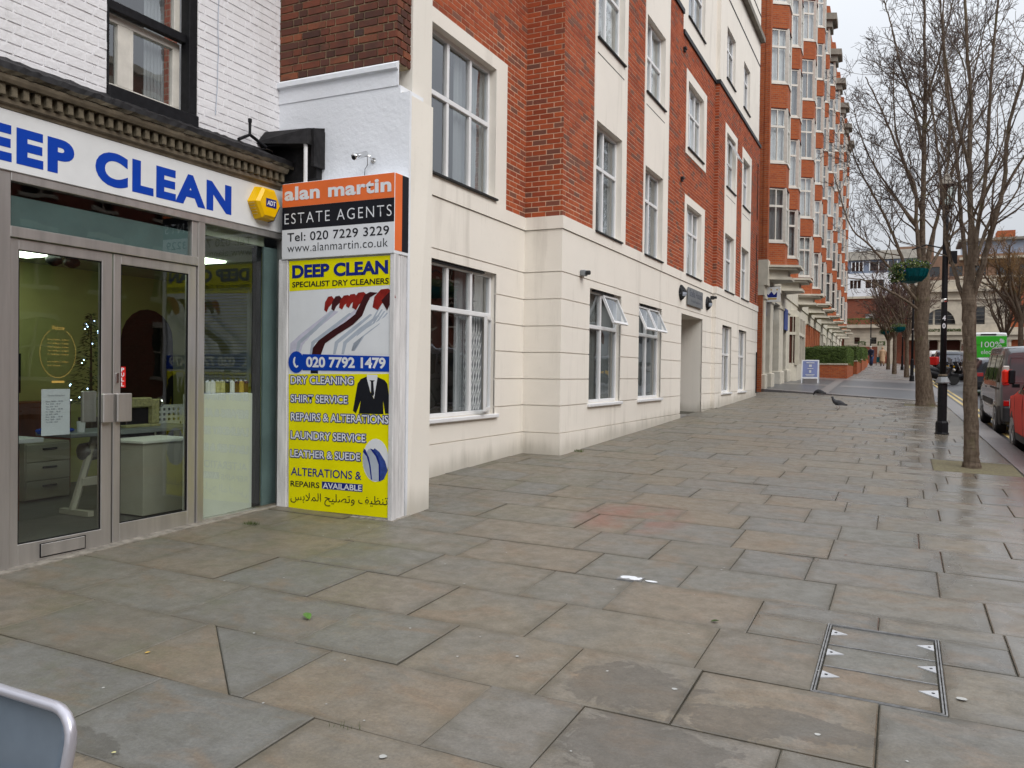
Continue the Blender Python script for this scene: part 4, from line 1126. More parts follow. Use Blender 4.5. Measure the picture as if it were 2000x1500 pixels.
# PULL label
b = MB(); b.box(XS - .005, XS - .002, 4.522, 4.578, 1.385, 1.55); pl = tag(b.build('pull_label', M['red_plastic']), 'small red PULL label on the right hand door glass', 'label')
for i, ch in enumerate('PULL'):
    z1 = 1.542 - i * .039; o = text_on(ch, (XS - .002, 4.536, z1 - .031), (XS - .002, 4.564, z1 - .031), (XS - .002, 4.536, z1), (1, 0, 0), M['p_white'], pl, bold=.03, off=.001)
# paper notice
nz_ = thing('paper_notice', 'white printed paper notice taped inside the left hand door glass', 'notice', (XS, 4.0, 1.2))
b = MB(); n_ = 8
for i in range(n_):
    a, c = i / n_, (i + 1) / n_; f = lambda t_: XS - .024 + .004 * math.sin(t_ * 3.1)
    b.face([(f(a), 3.885 + .225 * a, 1.04), (f(c), 3.885 + .225 * c, 1.04), (f(c), 3.885 + .225 * c, 1.38), (f(a), 3.885 + .225 * a, 1.38)])
b.build('sheet', M['paper'], nz_, normals=False)
text_on('Christmas Opening Times', (XS - .019, 3.93, 1.325), (XS - .019, 4.065, 1.325), (XS - .019, 3.93, 1.338), (1, 0, 0), M['ink'], nz_, off=.001)
for i in range(9):
    zz = 1.285 - i * .019
    text_on(('Mon', 'Tue', 'Wed', 'Thu', 'Fri', 'Sat', 'Sun', 'Mon', 'Tue')[i] + '  8:00 - 18:30', (XS - .019, 3.915, zz), (XS - .019, 4.05 - .02 * (i % 3), zz), (XS - .019, 3.915, zz + .010), (1, 0, 0), M['ink'], nz_, off=.001)
# gilt circle on the door glass
dc = thing('opening_hours_decal', 'round gold outlined opening hours lettering on the left hand door glass', 'decal', (XS, 4.0, 1.65))
b = MB(); n_ = 40
for i in range(n_):
    a, c = 2 * math.pi * i / n_, 2 * math.pi * (i + 1) / n_
    if .33 * math.pi < a < .62 * math.pi: continue
    P = lambda an, r_: (XS - .0045, 4.0 + r_ * .78 * math.cos(an), 1.645 + r_ * math.sin(an))
    b.face([P(a, .180), P(a, .183), P(c, .183), P(c, .180)])
b.build('ring', M['gold'], dc, normals=False)
text_on('Welcome', (XS - .0045, 3.95, 1.815), (XS - .0045, 4.05, 1.815), (XS - .0045, 3.95, 1.845), (1, 0, 0), M['gold'], dc, off=.0, shear=.25)
for i, tx in enumerate(('Mon | 8:00am - 6:30pm', 'Tue | 8:00am - 6:30pm', 'Wed | 8:00am - 6:30pm', 'Thu | 8:00am - 6:30pm', 'Fri | 8:00am - 6:30pm', '', 'Sat | 9:00am - 5:00pm', 'Sun | Closed')):
    if not tx: continue
    zz = 1.735 - i * .027; text_on(tx, (XS - .0045, 3.915, zz), (XS - .0045, 4.085 - (.07 if 'Closed' in tx else 0), zz), (XS - .0045, 3.915, zz + .012), (1, 0, 0), M['gold'], dc, off=0)
b = MB(); b.box(XS - .0050, XS - .0042, 3.95, 4.05, 1.425, 1.441); b.build('underline', M['gold'], dc)

# fascia sign
sg = thing('shop_sign', 'long white fascia sign reading DEEP CLEAN in bold blue letters', 'sign', (XS + .03, 4.6, 3.1))
b = MB(); b.cham(XS - .02, XS + .045, .5, 6.36, 2.886, 3.30, .004); b.build('panel', M['sign_white'], sg)
Xt = XS + .045
for tx, y0, y1, z0, z1 in (('DEEP', 3.09, 4.085, 2.945, 3.195), ('CLEAN', 4.26, 5.655, 2.942, 3.208)):
    text_on(tx, (Xt, y0, z0), (Xt, y1, z0), (Xt, y0, z1), (1, 0, 0), M['sign_blue'], sg, bold=.052, off=.0015, spacing=1.17)
# yellow alarm box
al = thing('alarm_box', 'yellow six sided alarm box with a blue ADT badge at the end of the fascia', 'alarm', (Xt, 6.1, 3.1))
cy, cz = 6.04, 3.115
def hexr(x, sy, sz): return [(x, cy + sy * math.cos(math.pi / 6 + k * math.pi / 3 + math.pi / 6), cz + sz * math.sin(math.pi / 6 + k * math.pi / 3 + math.pi / 6)) for k in range(6)]
b = MB(); A, B_, D = hexr(Xt, .185, .175), hexr(Xt + .085, .165, .165), hexr(Xt + .11, .135, .135)
for p, q in ((A, B_), (B_, D)):
    for k in range(6): b.face([p[k], p[(k + 1) % 6], q[(k + 1) % 6], q[k]])
b.face(D)
b.build('case', M['alarm_yellow'], al)
b = MB(); lo = [A[4], A[5], B_[5], B_[4]]; b.prism([Vector(p) + Vector((0, 0, -.001)) for p in lo], (0, 0, -.006))
b.face([Vector(p) + Vector((.0015, 0, -.001)) for p in (B_[4], B_[5], D[5], D[4])]); b.build('blue_foot', M['navy'], al)
b = MB()
for k in range(5): b.box(Xt + .01, Xt + .075, cy - .178 + k * .011, cy - .172 + k * .011, cz - .02 - k * .024, cz - .012 - k * .024)
b.build('vents', M['gold'], al)
b = MB(); b.box(Xt + .11, Xt + .1125, cy - .055, cy + .085, cz - .035, cz + .045); b.build('badge', M['navy'], al)
text_on('ADT', (Xt + .1125, cy - .042, cz - .018), (Xt + .1125, cy + .072, cz - .018), (Xt + .1125, cy - .042, cz + .028), (1, 0, 0), M['p_white'], al, bold=.03, off=.001, shear=.1)

# cornice over the fascia: tan moulding, dentils, rotten gutter, lead dressed over the top
b = MB()
def run(prof, y0, y1):
    for (p, q) in zip(prof, prof[1:]): b.face([(p[0], y0, p[1]), (p[0], y1, p[1]), (q[0], y1, q[1]), (q[0], y0, q[1])])
    b.face([(p[0], y1, p[1]) for p in prof])
run([(XS - .02, 3.301), (XS + .05, 3.301), (XS + .055, 3.325), (XS + .08, 3.335), (XS + .085, 3.36), (XS - .02, 3.36)], .5, 6.30)
b.build('moulding', M['fascia_wood'], shop)
b = MB(); run([(XS - .02, 3.361), (XS + .07, 3.361), (XS + .07, 3.452), (XS - .02, 3.452)], .5, 6.28); b.build('dentil_band', M['dentil'], shop)
y = 2.9; db = MB(); db.cham(XS + .0705, XS + .115, 0, .043, 3.372, 3.451, .003); dm = db.mesh('dentil', M['dentil'])
while y < 6.24: inst('dentil', dm, shop).location = (0, y, 0) ; y += .0835
b = MB(); run([(XS - .02, 3.453), (XS + .135, 3.453), (XS + .15, 3.475), (XS + .16, 3.50), (XS - .02, 3.50)], .5, 6.30); b.build('soffit_board', M['fascia_wood'], shop)
# rough gutter / lead, built with an uneven surface
b = MB(); ny = 120; pf = [(XS + .165, 3.501), (XS + .175, 3.53), (XS + .165, 3.575), (XS + .12, 3.60), (XS + .02, 3.625), (XS - .05, 3.66), (XS - .10, 3.70)]
G_ = [[(x + R.uniform(-.006, .006), .5 + 5.85 * i / ny, z + R.uniform(-.005, .006)) for (x, z) in pf] for i in range(ny + 1)]
for i in range(ny):
    for j in range(len(pf) - 1):
        b.face([G_[i][j], G_[i + 1][j], G_[i + 1][j + 1], G_[i][j + 1]], m=1 if j < 1 else 0)
b.face([tuple(p) for p in G_[ny]] + [(XS - .1, 6.35, 3.5)])
b.build('lead_flashing', [M['black_felt'], M['gull']], shop, normals=False, smooth=False)

# white painted brickwork above
XW = -5.70
UW = (4.47, 5.385, 3.64, 5.35)
b = MB(); wallboxes(b, XW - .25, XW - .006, .4, 6.45, 3.55, 6.2, [UW]); b.build('wall', M['white_brick'], shop)
put_bricks(lambda u, n, z: (XW - .006 + n, u, z), lay(None, 2.6, 6.45, 3.66, 5.61, [UW], bond='flemish'), M['white_brick'], shop, 290, key=lambda q: q[2] * 2 + (2 if q[0] < 3.2 else 0), proud=.0055, wob=.0022)
# the upstairs window: black box frame, white casements inside
b = MB(); Xo = XW - .10
bx(b, Xo, Xo + .09, 4.475, 4.50, 3.66, 5.3); bx(b, Xo, Xo + .105, 5.29, 5.378, 3.66, 5.3); bx(b, Xo, Xo + .13, 4.475, 5.378, 3.645, 3.775); bx(b, Xo, Xo + .06, 4.50, 5.29, 4.40, 4.475)
w_ = b.build('sash_window', M['black_paint'], shop)
b = MB(); Xi = Xo - .06
for q in ((4.50, 5.29, 3.775, 3.84), (4.50, 5.29, 4.335, 4.40), (5.215, 5.29, 3.84, 4.335), (4.66, 4.78, 3.84, 4.335), (4.78, 4.81, 3.84, 4.335), (5.23, 5.29, 4.475, 5.3)): bx(b, Xi, Xi + .045, *q)
b.build('casement', M['white_paint'], w_)
for q in ((4.50, 4.66, 3.84, 4.335), (4.81, 5.215, 3.84, 4.335), (4.50, 5.23, 4.475, 5.3)):
    b = MB(); b.box(Xi + .01, Xi + .016, *q); b.build('pane', M['glass'], w_)
b = MB(); b.box(Xi + .03, Xi + .045, 4.50, 5.23, 4.80, 4.85); b.build('glazing_bar', M['black_paint'], w_)
b = MB(); b.box(Xi - .6, Xi - .58, 4.3, 5.6, 3.5, 5.5); b.build('room_behind', M['room'], shop)
b = MB(); pr = None
for i in range(13):
    yy = 5.0 + .018 * i; xx = Xi - .06 + .012 * (i % 2)
    if pr: b.face([(pr[0], pr[1], 3.8), (xx, yy, 3.8), (xx, yy, 5.3), (pr[0], pr[1], 5.3)])
    pr = (xx, yy)
b.build('curtain', M['net'], shop, normals=False)
b = MB(); pts = [(XW + .012, 5.62 + .01 * math.sin(i * .8) - .006 * i * (i > 8) * .3, 5.35 - i * .115) for i in range(14)]; b.tube(pts, .0035, 5); b.build('cable', M['p_grey'], shop)

# party wall: old brick over rough white render over a projecting pier
pw_ = thing('party_wall', 'projecting party wall with old brown brick on top of rough white render, beside the cream building', 'wall', (-4.9, 6.6, .2))
YF = 6.45
b = MB(); b.box(-5.87, -4.157, YF - .004, YF + .03, .0, 4.13, r=.5); b.box(-5.87, -4.26, YF - .004, YF + .4, 4.13, 4.20, r=.5); b.build('white_render', M['white_render'], pw_)
b = MB()   # weathered coping band: splayed stone string
b.prism([(-5.88, YF, 4.20), (-5.88, YF - .012, 4.20), (-5.88, YF - .012, 4.345), (-5.88, YF - .045, 4.355), (-5.88, YF - .045, 4.40), (-5.88, YF, 4.43)], (1.60, 0, 0)); b.build('coping', M['white_paint2'] if 'white_paint2' in M else M['white_render'], pw_)
b = MB(); xw0, xw1 = -5.87, -4.31
b.box(xw0, xw1 - .012, YF + .012, YF + .4, 4.43, 7.0); b.build('mortar_bed', M['mortar_old'], pw_)
put_bricks(lambda u, n, z: (u, YF + .012 - n, z), lay(None, xw0, xw1, 4.432, 6.0, [], bond='flemish', j=.012), M['brick_old'], pw_, 230, key=lambda q: q[2], proud=.012, wob=.003)
put_bricks(lambda u, n, z: (xw1 - .012 + n, u, z), lay(None, YF + .0115, YF + .245, 4.432, 6.0, [], bond='flemish', j=.012), M['brick_old'], pw_, 60, key=lambda q: q[2], proud=.012, wob=.003)
b = MB(); b.box(-4.6, -4.29, YF + .245, 7.05, 4.10, 7.0); b.build('upper_pier', M['cream2'], pw_)
b = MB()
z0 = .1
b.hexa([(-4.62, YF + .02, z0), (-4.155, YF + .02, z0), (-4.155, 6.86, z0), (-4.62, 6.86, z0), (-4.62, YF + .02, 4.19), (-4.22, YF + .02, 4.14), (-4.155, 6.86, 4.10), (-4.62, 6.86, 4.24)])
b.build('rendered_pier', M['cream2'], pw_)

# timber casing with the cleaner's poster
cs = thing('poster_casing', 'flaking white timber casing round the yellow cleaners poster', 'casing', (-4.8, 6.35, .2))
YP = 6.235
b = MB(); b.cham(-5.50, -5.385, YP - .01, YF - .003, .17, 2.61, .005); b.build('left_board', M['white_wood'], cs)
b = MB(); b.cham(-4.205, -4.155, YP - .012, YP + .055, .17, 2.61, .005); b.build('corner_post', M['white_wood'], cs)
for k in range(3):
    a = YP + .058 + k * .05; b = MB(); b.cham(-4.19, -4.165 + .004 * (k == 1), a, a + .047, .16 + .01 * k, 2.61, .004); b.build('side_board', M['white_wood'], cs)
b = MB(); b.box(-5.385, -4.205, YP + .008, YP + .03, .15, 2.61); b.build('backing_board', M['white_wood'], cs)
b = MB(); b.hexa([(-5.5, YP - .05, .1), (-4.12, YP - .05, .1), (-4.12, 6.5, .1), (-5.5, 6.5, .1), (-5.5, YP - .03, .20), (-4.13, YP - .03, .185), (-4.13, 6.5, .2), (-5.5, 6.5, .21)]); b.build('mortar_foot', M['concrete'], cs)

po = thing('cleaners_poster', 'tall yellow and white printed poster listing dry cleaning and repair services', 'poster', (-4.8, YP, 1.4))
q4 = lambda x, y: PY(540 + x / 2.728, 480 + y / 2.728, YP)
qa = lambda x, y: PY(560 + x / 4.412, 690 + y / 4.412, YP)
NY = (0, -1, 0)
def P2(pts, mt, nm, off, f=q4): return flat_poly([f(*p) for p in pts], NY, M[mt], po, nm, off=off)
P2([(68, 82), (612, 50), (608, 700), (66, 700)], 'p_white', 'white_ground', .001)
P2([(68, 82), (612, 50), (613, 208), (70, 243)], 'p_yellow', 'yellow_header', .002)
P2([(66, 684), (608, 682), (605, 1452), (65, 1396)], 'p_yellow', 'yellow_ground', .002)
def T(tx, bl, br, tl, mt, bold=0., off=.004, f=q4, nm='lettering', sp=1., sh=0.): return text_on(tx, f(*bl), f(*br), f(*tl), NY, M[mt], po, name=nm, bold=bold, off=off, spacing=sp, shear=sh)
T('DEEP CLEAN', (85, 175), (596, 150), (85, 104), 'navy', .045); T('SPECIALIST DRY CLEANERS', (85, 223), (599, 203), (86, 193), 'p_black', .02)
# coat hangers and shirts
def swoosh(cx, top, w, h, mt, nm, off, lean=0):
    pts = [(cx - w, top + h), (cx - w * .85, top + h * .45), (cx - w * .3, top + h * .05), (cx + w * .35, top), (cx + w * .9, top + h * .28), (cx + w, top + h * .5), (cx + w * .35, top + h * .55), (cx - w * .2, top + h * .8), (cx - w * .55, top + h * 1.15)]
    P2(pts, mt, nm, off)
for i, (cx, top, w_s, h, mt) in enumerate(((285, 268, 30, 75, 'p_red'), (325, 266, 32, 72, 'p_maroon'), (370, 262, 36, 68, 'p_red'), (405, 256, 34, 66, 'p_red'), (450, 246, 46, 84, 'p_red'), (575, 228, 62, 100, 'p_red'))):
    swoosh(cx, top, w_s, h, mt, 'hanger', .0025 + i * .0002)
P2([(598, 250), (612, 245), (612, 300), (590, 345), (560, 292)], 'p_maroon', 'hanger', .0039)
for i, (a, c) in enumerate((((400, 300), (60, 520)), ((345, 320), (70, 500)))): pass
for i, (x0, x1, mt) in enumerate(((300, 100, 'p_grey'), (360, 140, 'p_white'), (395, 175, 'p_grey'), (505, 300, 'p_grey'), (545, 345, 'p_grey'), (590, 380, 'p_white'))):
    P2([(x0 - 5, 345 + i * 6), (x0 + 6, 350 + i * 6), ((x0 + x1) / 2 + 14, 450), (x1 + 30, 520), (x1 + 15, 578), (x1 + 2, 578), (x1 + 12, 512), ((x0 + x1) / 2 - 4, 440)], mt, 'shirt_fold', .0022 + i * .0001)
M['p_lilac'] = mat('pale_lilac_print', (.56, .55, .66), .5, vary=.08, scale=20, spec=.15)
for i_, pts_ in enumerate(([(290, 345), (330, 350), (300, 400), (180, 480), (120, 578), (70, 578), (75, 520), (130, 470)], [(345, 340), (400, 345), (360, 410), (250, 480), (180, 578), (128, 578), (140, 530), (210, 450)], [(420, 340), (445, 345), (400, 400), (330, 440), (300, 430)])):
    P2(pts_, ('p_lilac', 'p_white', 'p_lilac')[i_], 'shirt', .00205 + i_ * .00004)
P2([(500, 246), (540, 250), (500, 275), (478, 320), (458, 372), (410, 420), (330, 470), (260, 520), (238, 580), (190, 580), (195, 545), (225, 505), (300, 450), (370, 405), (420, 365), (452, 300), (470, 262)], 'p_maroon', 'hanger', .0041)
P2([(505, 300), (570, 350), (610, 420), (610, 578), (245, 578), (300, 500), (400, 430), (460, 375)], 'p_white', 'shirt', .0021)
for k in range(4): P2([(545 + k * 14, 330 + k * 9), (553 + k * 14, 330 + k * 9), (505 + k * 14, 420), (440 + k * 10, 480), (400 + k * 6, 560), (392 + k * 6, 560), (430 + k * 10, 475), (497 + k * 14, 415)], 'p_grey', 'stripe', .0024)
P2([(183, 660), (222, 660), (222, 680), (183, 680)], 'p_black', 'hanger', .0031)
P2([(140, 577), (611, 590), (610, 671), (140, 663)], 'sign_blue', 'phone_band', .0045)
P2([(107 + 42 * math.cos(a * .314), 620 + 58 * math.sin(a * .314)) for a in range(20)], 'sign_blue', 'phone_disc', .0047)
P2([(98, 592), (104, 594), (101, 602), (99, 622), (108, 640), (116, 636), (118, 644), (108, 651), (96, 642), (90, 622), (92, 602)], 'p_white', 'handset', .0055)
T('020 7792 1479', (160, 648), (583, 656), (160, 591), 'p_white', .035, .006)
for tx, bl, br, tl in (('DRY CLEANING', (38, 262), (577, 271), (38, 196)), ('SHIRT SERVICE', (38, 420), (527, 434), (38, 356)), ('REPAIRS & ALTERATIONS', (40, 578), (879, 608), (40, 512)), ('LAUNDRY SERVICE', (38, 735), (682, 768), (38, 669)), ('LEATHER & SUEDE', (35, 892), (635, 927), (35, 829))):
    o_ = T(tx, bl, br, tl, 'p_white', .016, .006, qa)
    # navy outline: the same letters grown outwards behind the white ones
    m0 = text_mesh(tx, 0.); ob_ = MB()
    xs = [v.co.x for v in m0.vertices]; ys_ = [v.co.y for v in m0.vertices]; x0_, x1_, y0_, y1_ = min(xs), max(xs), min(ys_), max(ys_)
    B0, B1, T0 = qa(*bl), qa(*br), qa(*tl)
    base_ = [B0 + (B1 - B0) * ((v.co.x - x0_) / (x1_ - x0_)) + (T0 - B0) * ((v.co.y - y0_) / (y1_ - y0_)) for v in m0.vertices]
    for k in range(12):
        a_ = k * math.pi / 6; sh_ = Vector((math.cos(a_) * .0100, -.0040 - k * .00008, math.sin(a_) * .0085)); i0 = len(ob_.v)
        ob_.v.extend(tuple(p + sh_) for p in base_)
        for p in m0.polygons: ob_.f.append(tuple(i0 + q for q in p.vertices)); ob_.m.append(0); ob_.r.append(.5)
    ob_.build('letter_outline', M['navy'], po, normals=False)
T('ALTERATIONS &', (38, 1050), (645, 1092), (40, 980), 'navy', .01, .004, qa); T('REPAIRS', (35, 1145), (283, 1163), (35, 1096), 'p_black', .015, .004, qa)
P2([(305, 1104), (655, 1130), (653, 1196), (305, 1166)], 'navy', 'highlight', .003, qa); T('AVAILABLE', (313, 1163), (648, 1188), (313, 1113), 'p_white', .02, .005, qa)
arab = '\ufeb2\ufe91\ufefc\ufee4\ufedf\ufe8d \ufea2\ufef4\ufee0\ufebc\ufe97\ufeed \ufed2\ufef4\ufec8\ufee8\ufe97'
T(arab, (35, 1300), (872, 1348), (35, 1195), 'p_black', .0, .004, qa)
# the suit
P2([(690, 200), (640, 222), (612, 262), (592, 380), (572, 495), (598, 518), (640, 405), (622, 520), (835, 525), (832, 410), (850, 520), (888, 520), (885, 380), (868, 262), (845, 232), (785, 205), (752, 392), (720, 330)], 'p_black', 'suit', .0032, qa)
P2([(694, 184), (782, 186), (783, 215), (754, 392), (722, 330), (692, 218)], 'p_white', 'shirt_front', .0035, qa)
P2([(716, 232), (762, 234), (748, 246), (756, 350), (747, 372), (728, 352), (728, 246)], 'p_black', 'tie', .0042, qa)
P2([(768 + 112 * math.cos(a * .2618), 922 + 186 * math.sin(a * .2618)) for a in range(24)], 'p_white', 'vignette', .0034, qa)
P2([(712, 822), (740, 850), (780, 900), (800, 960), (800, 1105), (735, 1096), (722, 960), (705, 890), (690, 850)], 'p_grey', 'shirt', .0040, qa)
P2([(760, 818), (800, 850), (850, 930), (872, 1010), (840, 1085), (803, 1104), (800, 960), (775, 890), (740, 840)], 'p_blue2', 'shirt', .0042, qa)
P2([(665, 825), (690, 850), (708, 900), (722, 970), (734, 1096), (700, 1060), (668, 990), (655, 900)], 'p_grey', 'shirt', .0044, qa)
P2([(665, 820), (680, 830), (712, 900), (726, 975), (738, 1090), (728, 1085), (712, 960), (692, 890), (660, 850)], 'navy', 'shirt_edge', .0046, qa)
P2([(718, 820), (745, 828), (790, 890), (808, 960), (808, 1100), (796, 1102), (794, 960), (770, 890)], 'navy', 'shirt_edge', .0047, qa)

# estate agent's box sign above it
es = thing('estate_agent_sign', 'orange black and white box sign of an estate agent on the white wall', 'sign', (-4.8, 6.3, 3.0))
YB = 6.215; XLb, XRb = PY(551, 400, YB).x, PY(771, 400, YB).x
ztop, zbot = 3.335, 2.605; q3 = lambda x, y: PY(440 + x / 3.66, 230 + y / 3.66, YB)
b = MB(); b.cham(XLb, XRb, YB, YF - .005, zbot, ztop, .004); b.build('box', M['p_grey2'] if 'p_grey2' in M else M['p_white'], es)
zo, zk = (q3(405, 642).z + q3(1212, 570).z) / 2, (q3(405, 803).z + q3(1212, 742).z) / 2
def panel(x0, x1, z0, z1, mt, nm, off=.001): flat_poly([(x0, YB, z0), (x1, YB, z0), (x1, YB, z1), (x0, YB, z1)], NY, M[mt], es, nm, off=off)
panel(XLb + .004, XRb - .004, zo, ztop - .004, 'p_orange', 'orange_panel'); panel(XLb + .004, XRb - .004, zk, zo - .001, 'p_black', 'black_panel'); panel(XLb + .004, XRb - .004, zbot + .006, zk - .001, 'p_white', 'white_panel')
for tx, bl, br, tl, mt, bo in (('alan martin', (425, 598), (1188, 527), (425, 500), 'p_white', .035), ('ESTATE AGENTS', (425, 764), (1190, 700), (425, 688), 'p_white', -.008), ('Tel: 020 7229 3229', (445, 888), (1172, 835), (445, 826), 'p_black', .008), ('www.alanmartin.co.uk', (445, 963), (1163, 920), (445, 905), 'p_black', -.006)):
    text_on(tx, q3(*bl), q3(*br), q3(*tl), NY, M[mt], es, bold=bo, off=.003, spacing=1.25 if 'AGENT' in tx else 1.05)
X_ = XRb
for (a, c, mt) in ((YB + .004, YB + .12, 'p_orange'), (YB + .121, YF - .008, 'p_black')):
    flat_poly([(X_, a, zbot + .03), (X_, c, zbot + .03), (X_, c, ztop - .004), (X_, a, ztop - .004)], (1, 0, 0), M[mt], es, 'side_panel', off=.0012)

# CCTV camera on the render
cc = thing('cctv_camera', 'silver tube security camera on the white rendered wall above the orange sign', 'camera', tuple(PY(725, 315, YF)))
p0 = PY(694, 307, 6.20); p1 = PY(716, 300, 6.34); wl = PY(730, 314, YF)
b = MB(); b.tube([p0, p0 + (p1 - p0) * .05, p1 - (p1 - p0) * .05, p1], [.024, .027, .027, .022], 14); b.build('barrel', M['chrome'], cc, smooth=True)
b = MB(); dv = (p0 - p1).normalized(); b.tube([p0 + dv * -.02 + Vector((0, 0, .006)), p0 + dv * .022 + Vector((0, 0, .006))], [.030, .030], 14); b.build('hood', M['chrome'], cc, smooth=True)
b = MB(); b.tube([p0 + dv * .012, p0 + dv * .024], .022, 12); b.build('lens', M['black_paint'], cc)
b = MB(); b.tube([p1 + Vector((0, 0, -.02)), p1 + Vector((.02, .02, -.02)), wl + Vector((0, -.03, .0)), wl], .007, 7); b.tube([wl + Vector((0, -.012, 0)), wl], [.026, .030], 12); b.build('bracket', M['chrome'], cc)
b = MB(); b.tube([p1 + Vector((0, .01, -.02)), PY(718, 322, 6.40), PY(713, 330, 6.42), PY(712, 345, 6.43)], .003, 5); b.build('cable', M['black_paint'], cc)

# lead covered box, pipes where the cornice meets the wall
gb_ = thing('flashing_box', 'black lead covered box with a pale downpipe in the corner above the alarm', 'roof box', (-5.45, 6.3, 3.7))
b = MB(); b.hexa([(-5.78, 6.12, 3.74), (-5.16, 6.22, 3.70), (-5.13, YF, 3.70), (-5.80, YF, 3.72), (-5.74, 6.24, 3.875), (-5.18, 6.26, 3.86), (-5.13, YF, 3.90), (-5.78, YF, 3.93)]); b.build('lid', M['black_felt'], gb_)
b = MB(); b.box(-5.16, -5.125, 6.28, YF, 3.50, 3.86); b.box(-5.72, -5.16, 6.36, YF, 3.40, 3.72); b.build('side_panel', M['black_felt'], gb_)
b = MB(); b.tube([(-5.75, 6.19, 3.72), (-5.24, 6.24, 3.735), (-5.21, 6.24, 3.72)], .018, 8); b.build('waste_pipe', M['dark_plastic'], gb_)
b = MB(); b.tube([(-5.205, 6.24, 3.73), (-5.20, 6.25, 3.69), (-5.20, 6.25, 3.30)], .019, 8); b.build('downpipe', M['white_wood'], gb_)
vp = thing('vent_pipe', 'short upright black vent pipe on the roof edge in front of the white bricks', 'pipe', (-5.68, 6.0, 3.8))
b = MB(); v0 = PX(488, 262, -5.6); b.tube([v0, v0 + Vector((0, 0, .12))], .013, 8); b.tube([v0 + Vector((0, 0, .11)), v0 + Vector((0, 0, .145))], .018, 8); b.build('stack', M['black_paint'], vp)
b = MB(); b.tube([PX(466, 272, -5.6), v0 + Vector((0, 0, -.005)), PX(520, 288, -5.55)], .016, 8); b.build('branch', M['black_paint'], vp)

# ---- inside the shop
b = MB(); X0, X1, Y0, Y1, Z0, Z1 = -9.0, -5.70, 2.0, 8.6, .155, 2.72
b.face([(X0, Y0, Z0), (X1, Y0, Z0), (X1, 6.42, Z0), (-6.0, 6.42, Z0), (-6.0, Y1, Z0), (X0, Y1, Z0)]); fl = b.build('shop_floor', M['int_floor'], shop)
b = MB(); b.box(X0, X1, Y0, 6.42, Z1, Z1 + .03); b.box(X0, -6.0, 6.42, Y1, Z1, Z1 + .03); b.build('shop_ceiling', M['int_ceil'], shop)
b = MB(); wallboxes(b, X0 - .1, X0, Y0, Y1, Z0, Z1, [(7.28, 8.1, Z0, 1.9)]); b.box(X0, -6.0, Y1, Y1 + .1, Z0, Z1); b.box(X0, X1, Y0 - .1, Y0, Z0, Z1); b.box(-6.0, -5.95, 6.47, Y1, Z0, Z1); b.box(-6.0, XS - .02, 6.42, 6.449, .1, Z1)
b.build('inner_wall', M['int_wall'], shop)
b = MB(); pts = [(7.28, 1.9)] + [(7.69 - .41 * math.cos(a * math.pi / 10), 1.9 + .41 * math.sin(a * math.pi / 10)) for a in range(1, 10)] + [(8.1, 1.9)]
b.prism([(X0 + .003, 7.25, Z0), *[(X0 + .003, p[0], p[1]) for p in pts], (X0 + .003, 8.13, Z0)], (.004, 0, 0)); b.build('dark_archway', M['black_paint'], shop)
b = MB(); b.box(-5.72, XS - .03, Y0, 6.4, 2.735, 3.3); b.build('bulkhead', M['int_ceil'], shop)
M['teal_panel2'] = mat('teal_edge_reflection', (.22, .29, .31), .5, vary=.15, scale=3)
M['teal_panel'] = mat('teal_transom_reflection', (.12, .185, .195), .5, vary=.15, scale=3)
b = MB(); b.box(XS - .045, XS - .03, 3.60, 5.24, 2.50, 2.84); b.build('transom_reflection', M['teal_panel'], shop)  # opaque teal sheet standing in for the reflection in the transom glass
for (x, y) in ((-8.2, 5.55), (-7.0, 4.0), (-7.0, 6.6)):  # first panel is the shop's own; the other two are added to light the room
    b = MB(); b.box(x - .3, x + .3, y - .15, y + .15, Z1 - .02, Z1 - .002)
    tag(b.build('ceiling_light', M['tube']), {5.55: 'lit greenish ceiling panel seen through the left hand door glass', 4.0: 'added lit ceiling panel lighting the shop above the counter', 6.6: 'added lit ceiling panel lighting the shop towards the display window'}[y], 'light', 'lit ceiling panels in the shop')
for i, y in enumerate((5.86, 6.06)):
    b = MB(); b.lathe((-8.0, y - .2, Z1 - .13), [(.02, 0), (.075, .03), (.085, .07), (.05, .12), (.03, .128)], 12); tag(b.build('dome_camera', M['black_paint'], smooth=True), 'dark dome fitting on the shop ceiling, the %s of two' % ('left' if i == 0 else 'right'), 'camera', 'dome fittings on the ceiling')
b = MB(); b.box(XS - .05, XS - .03, 6.165, 6.35, .2, 2.83); b.build('edge_reflection', M['teal_panel2'], shop)  # opaque teal strip painted for the side reflection at the window edge
b = MB(); b.box(XS - .12, XS - .06, 6.10, 6.165, .2, 2.83); b.build('dark_reveal', M['black_paint'], shop)
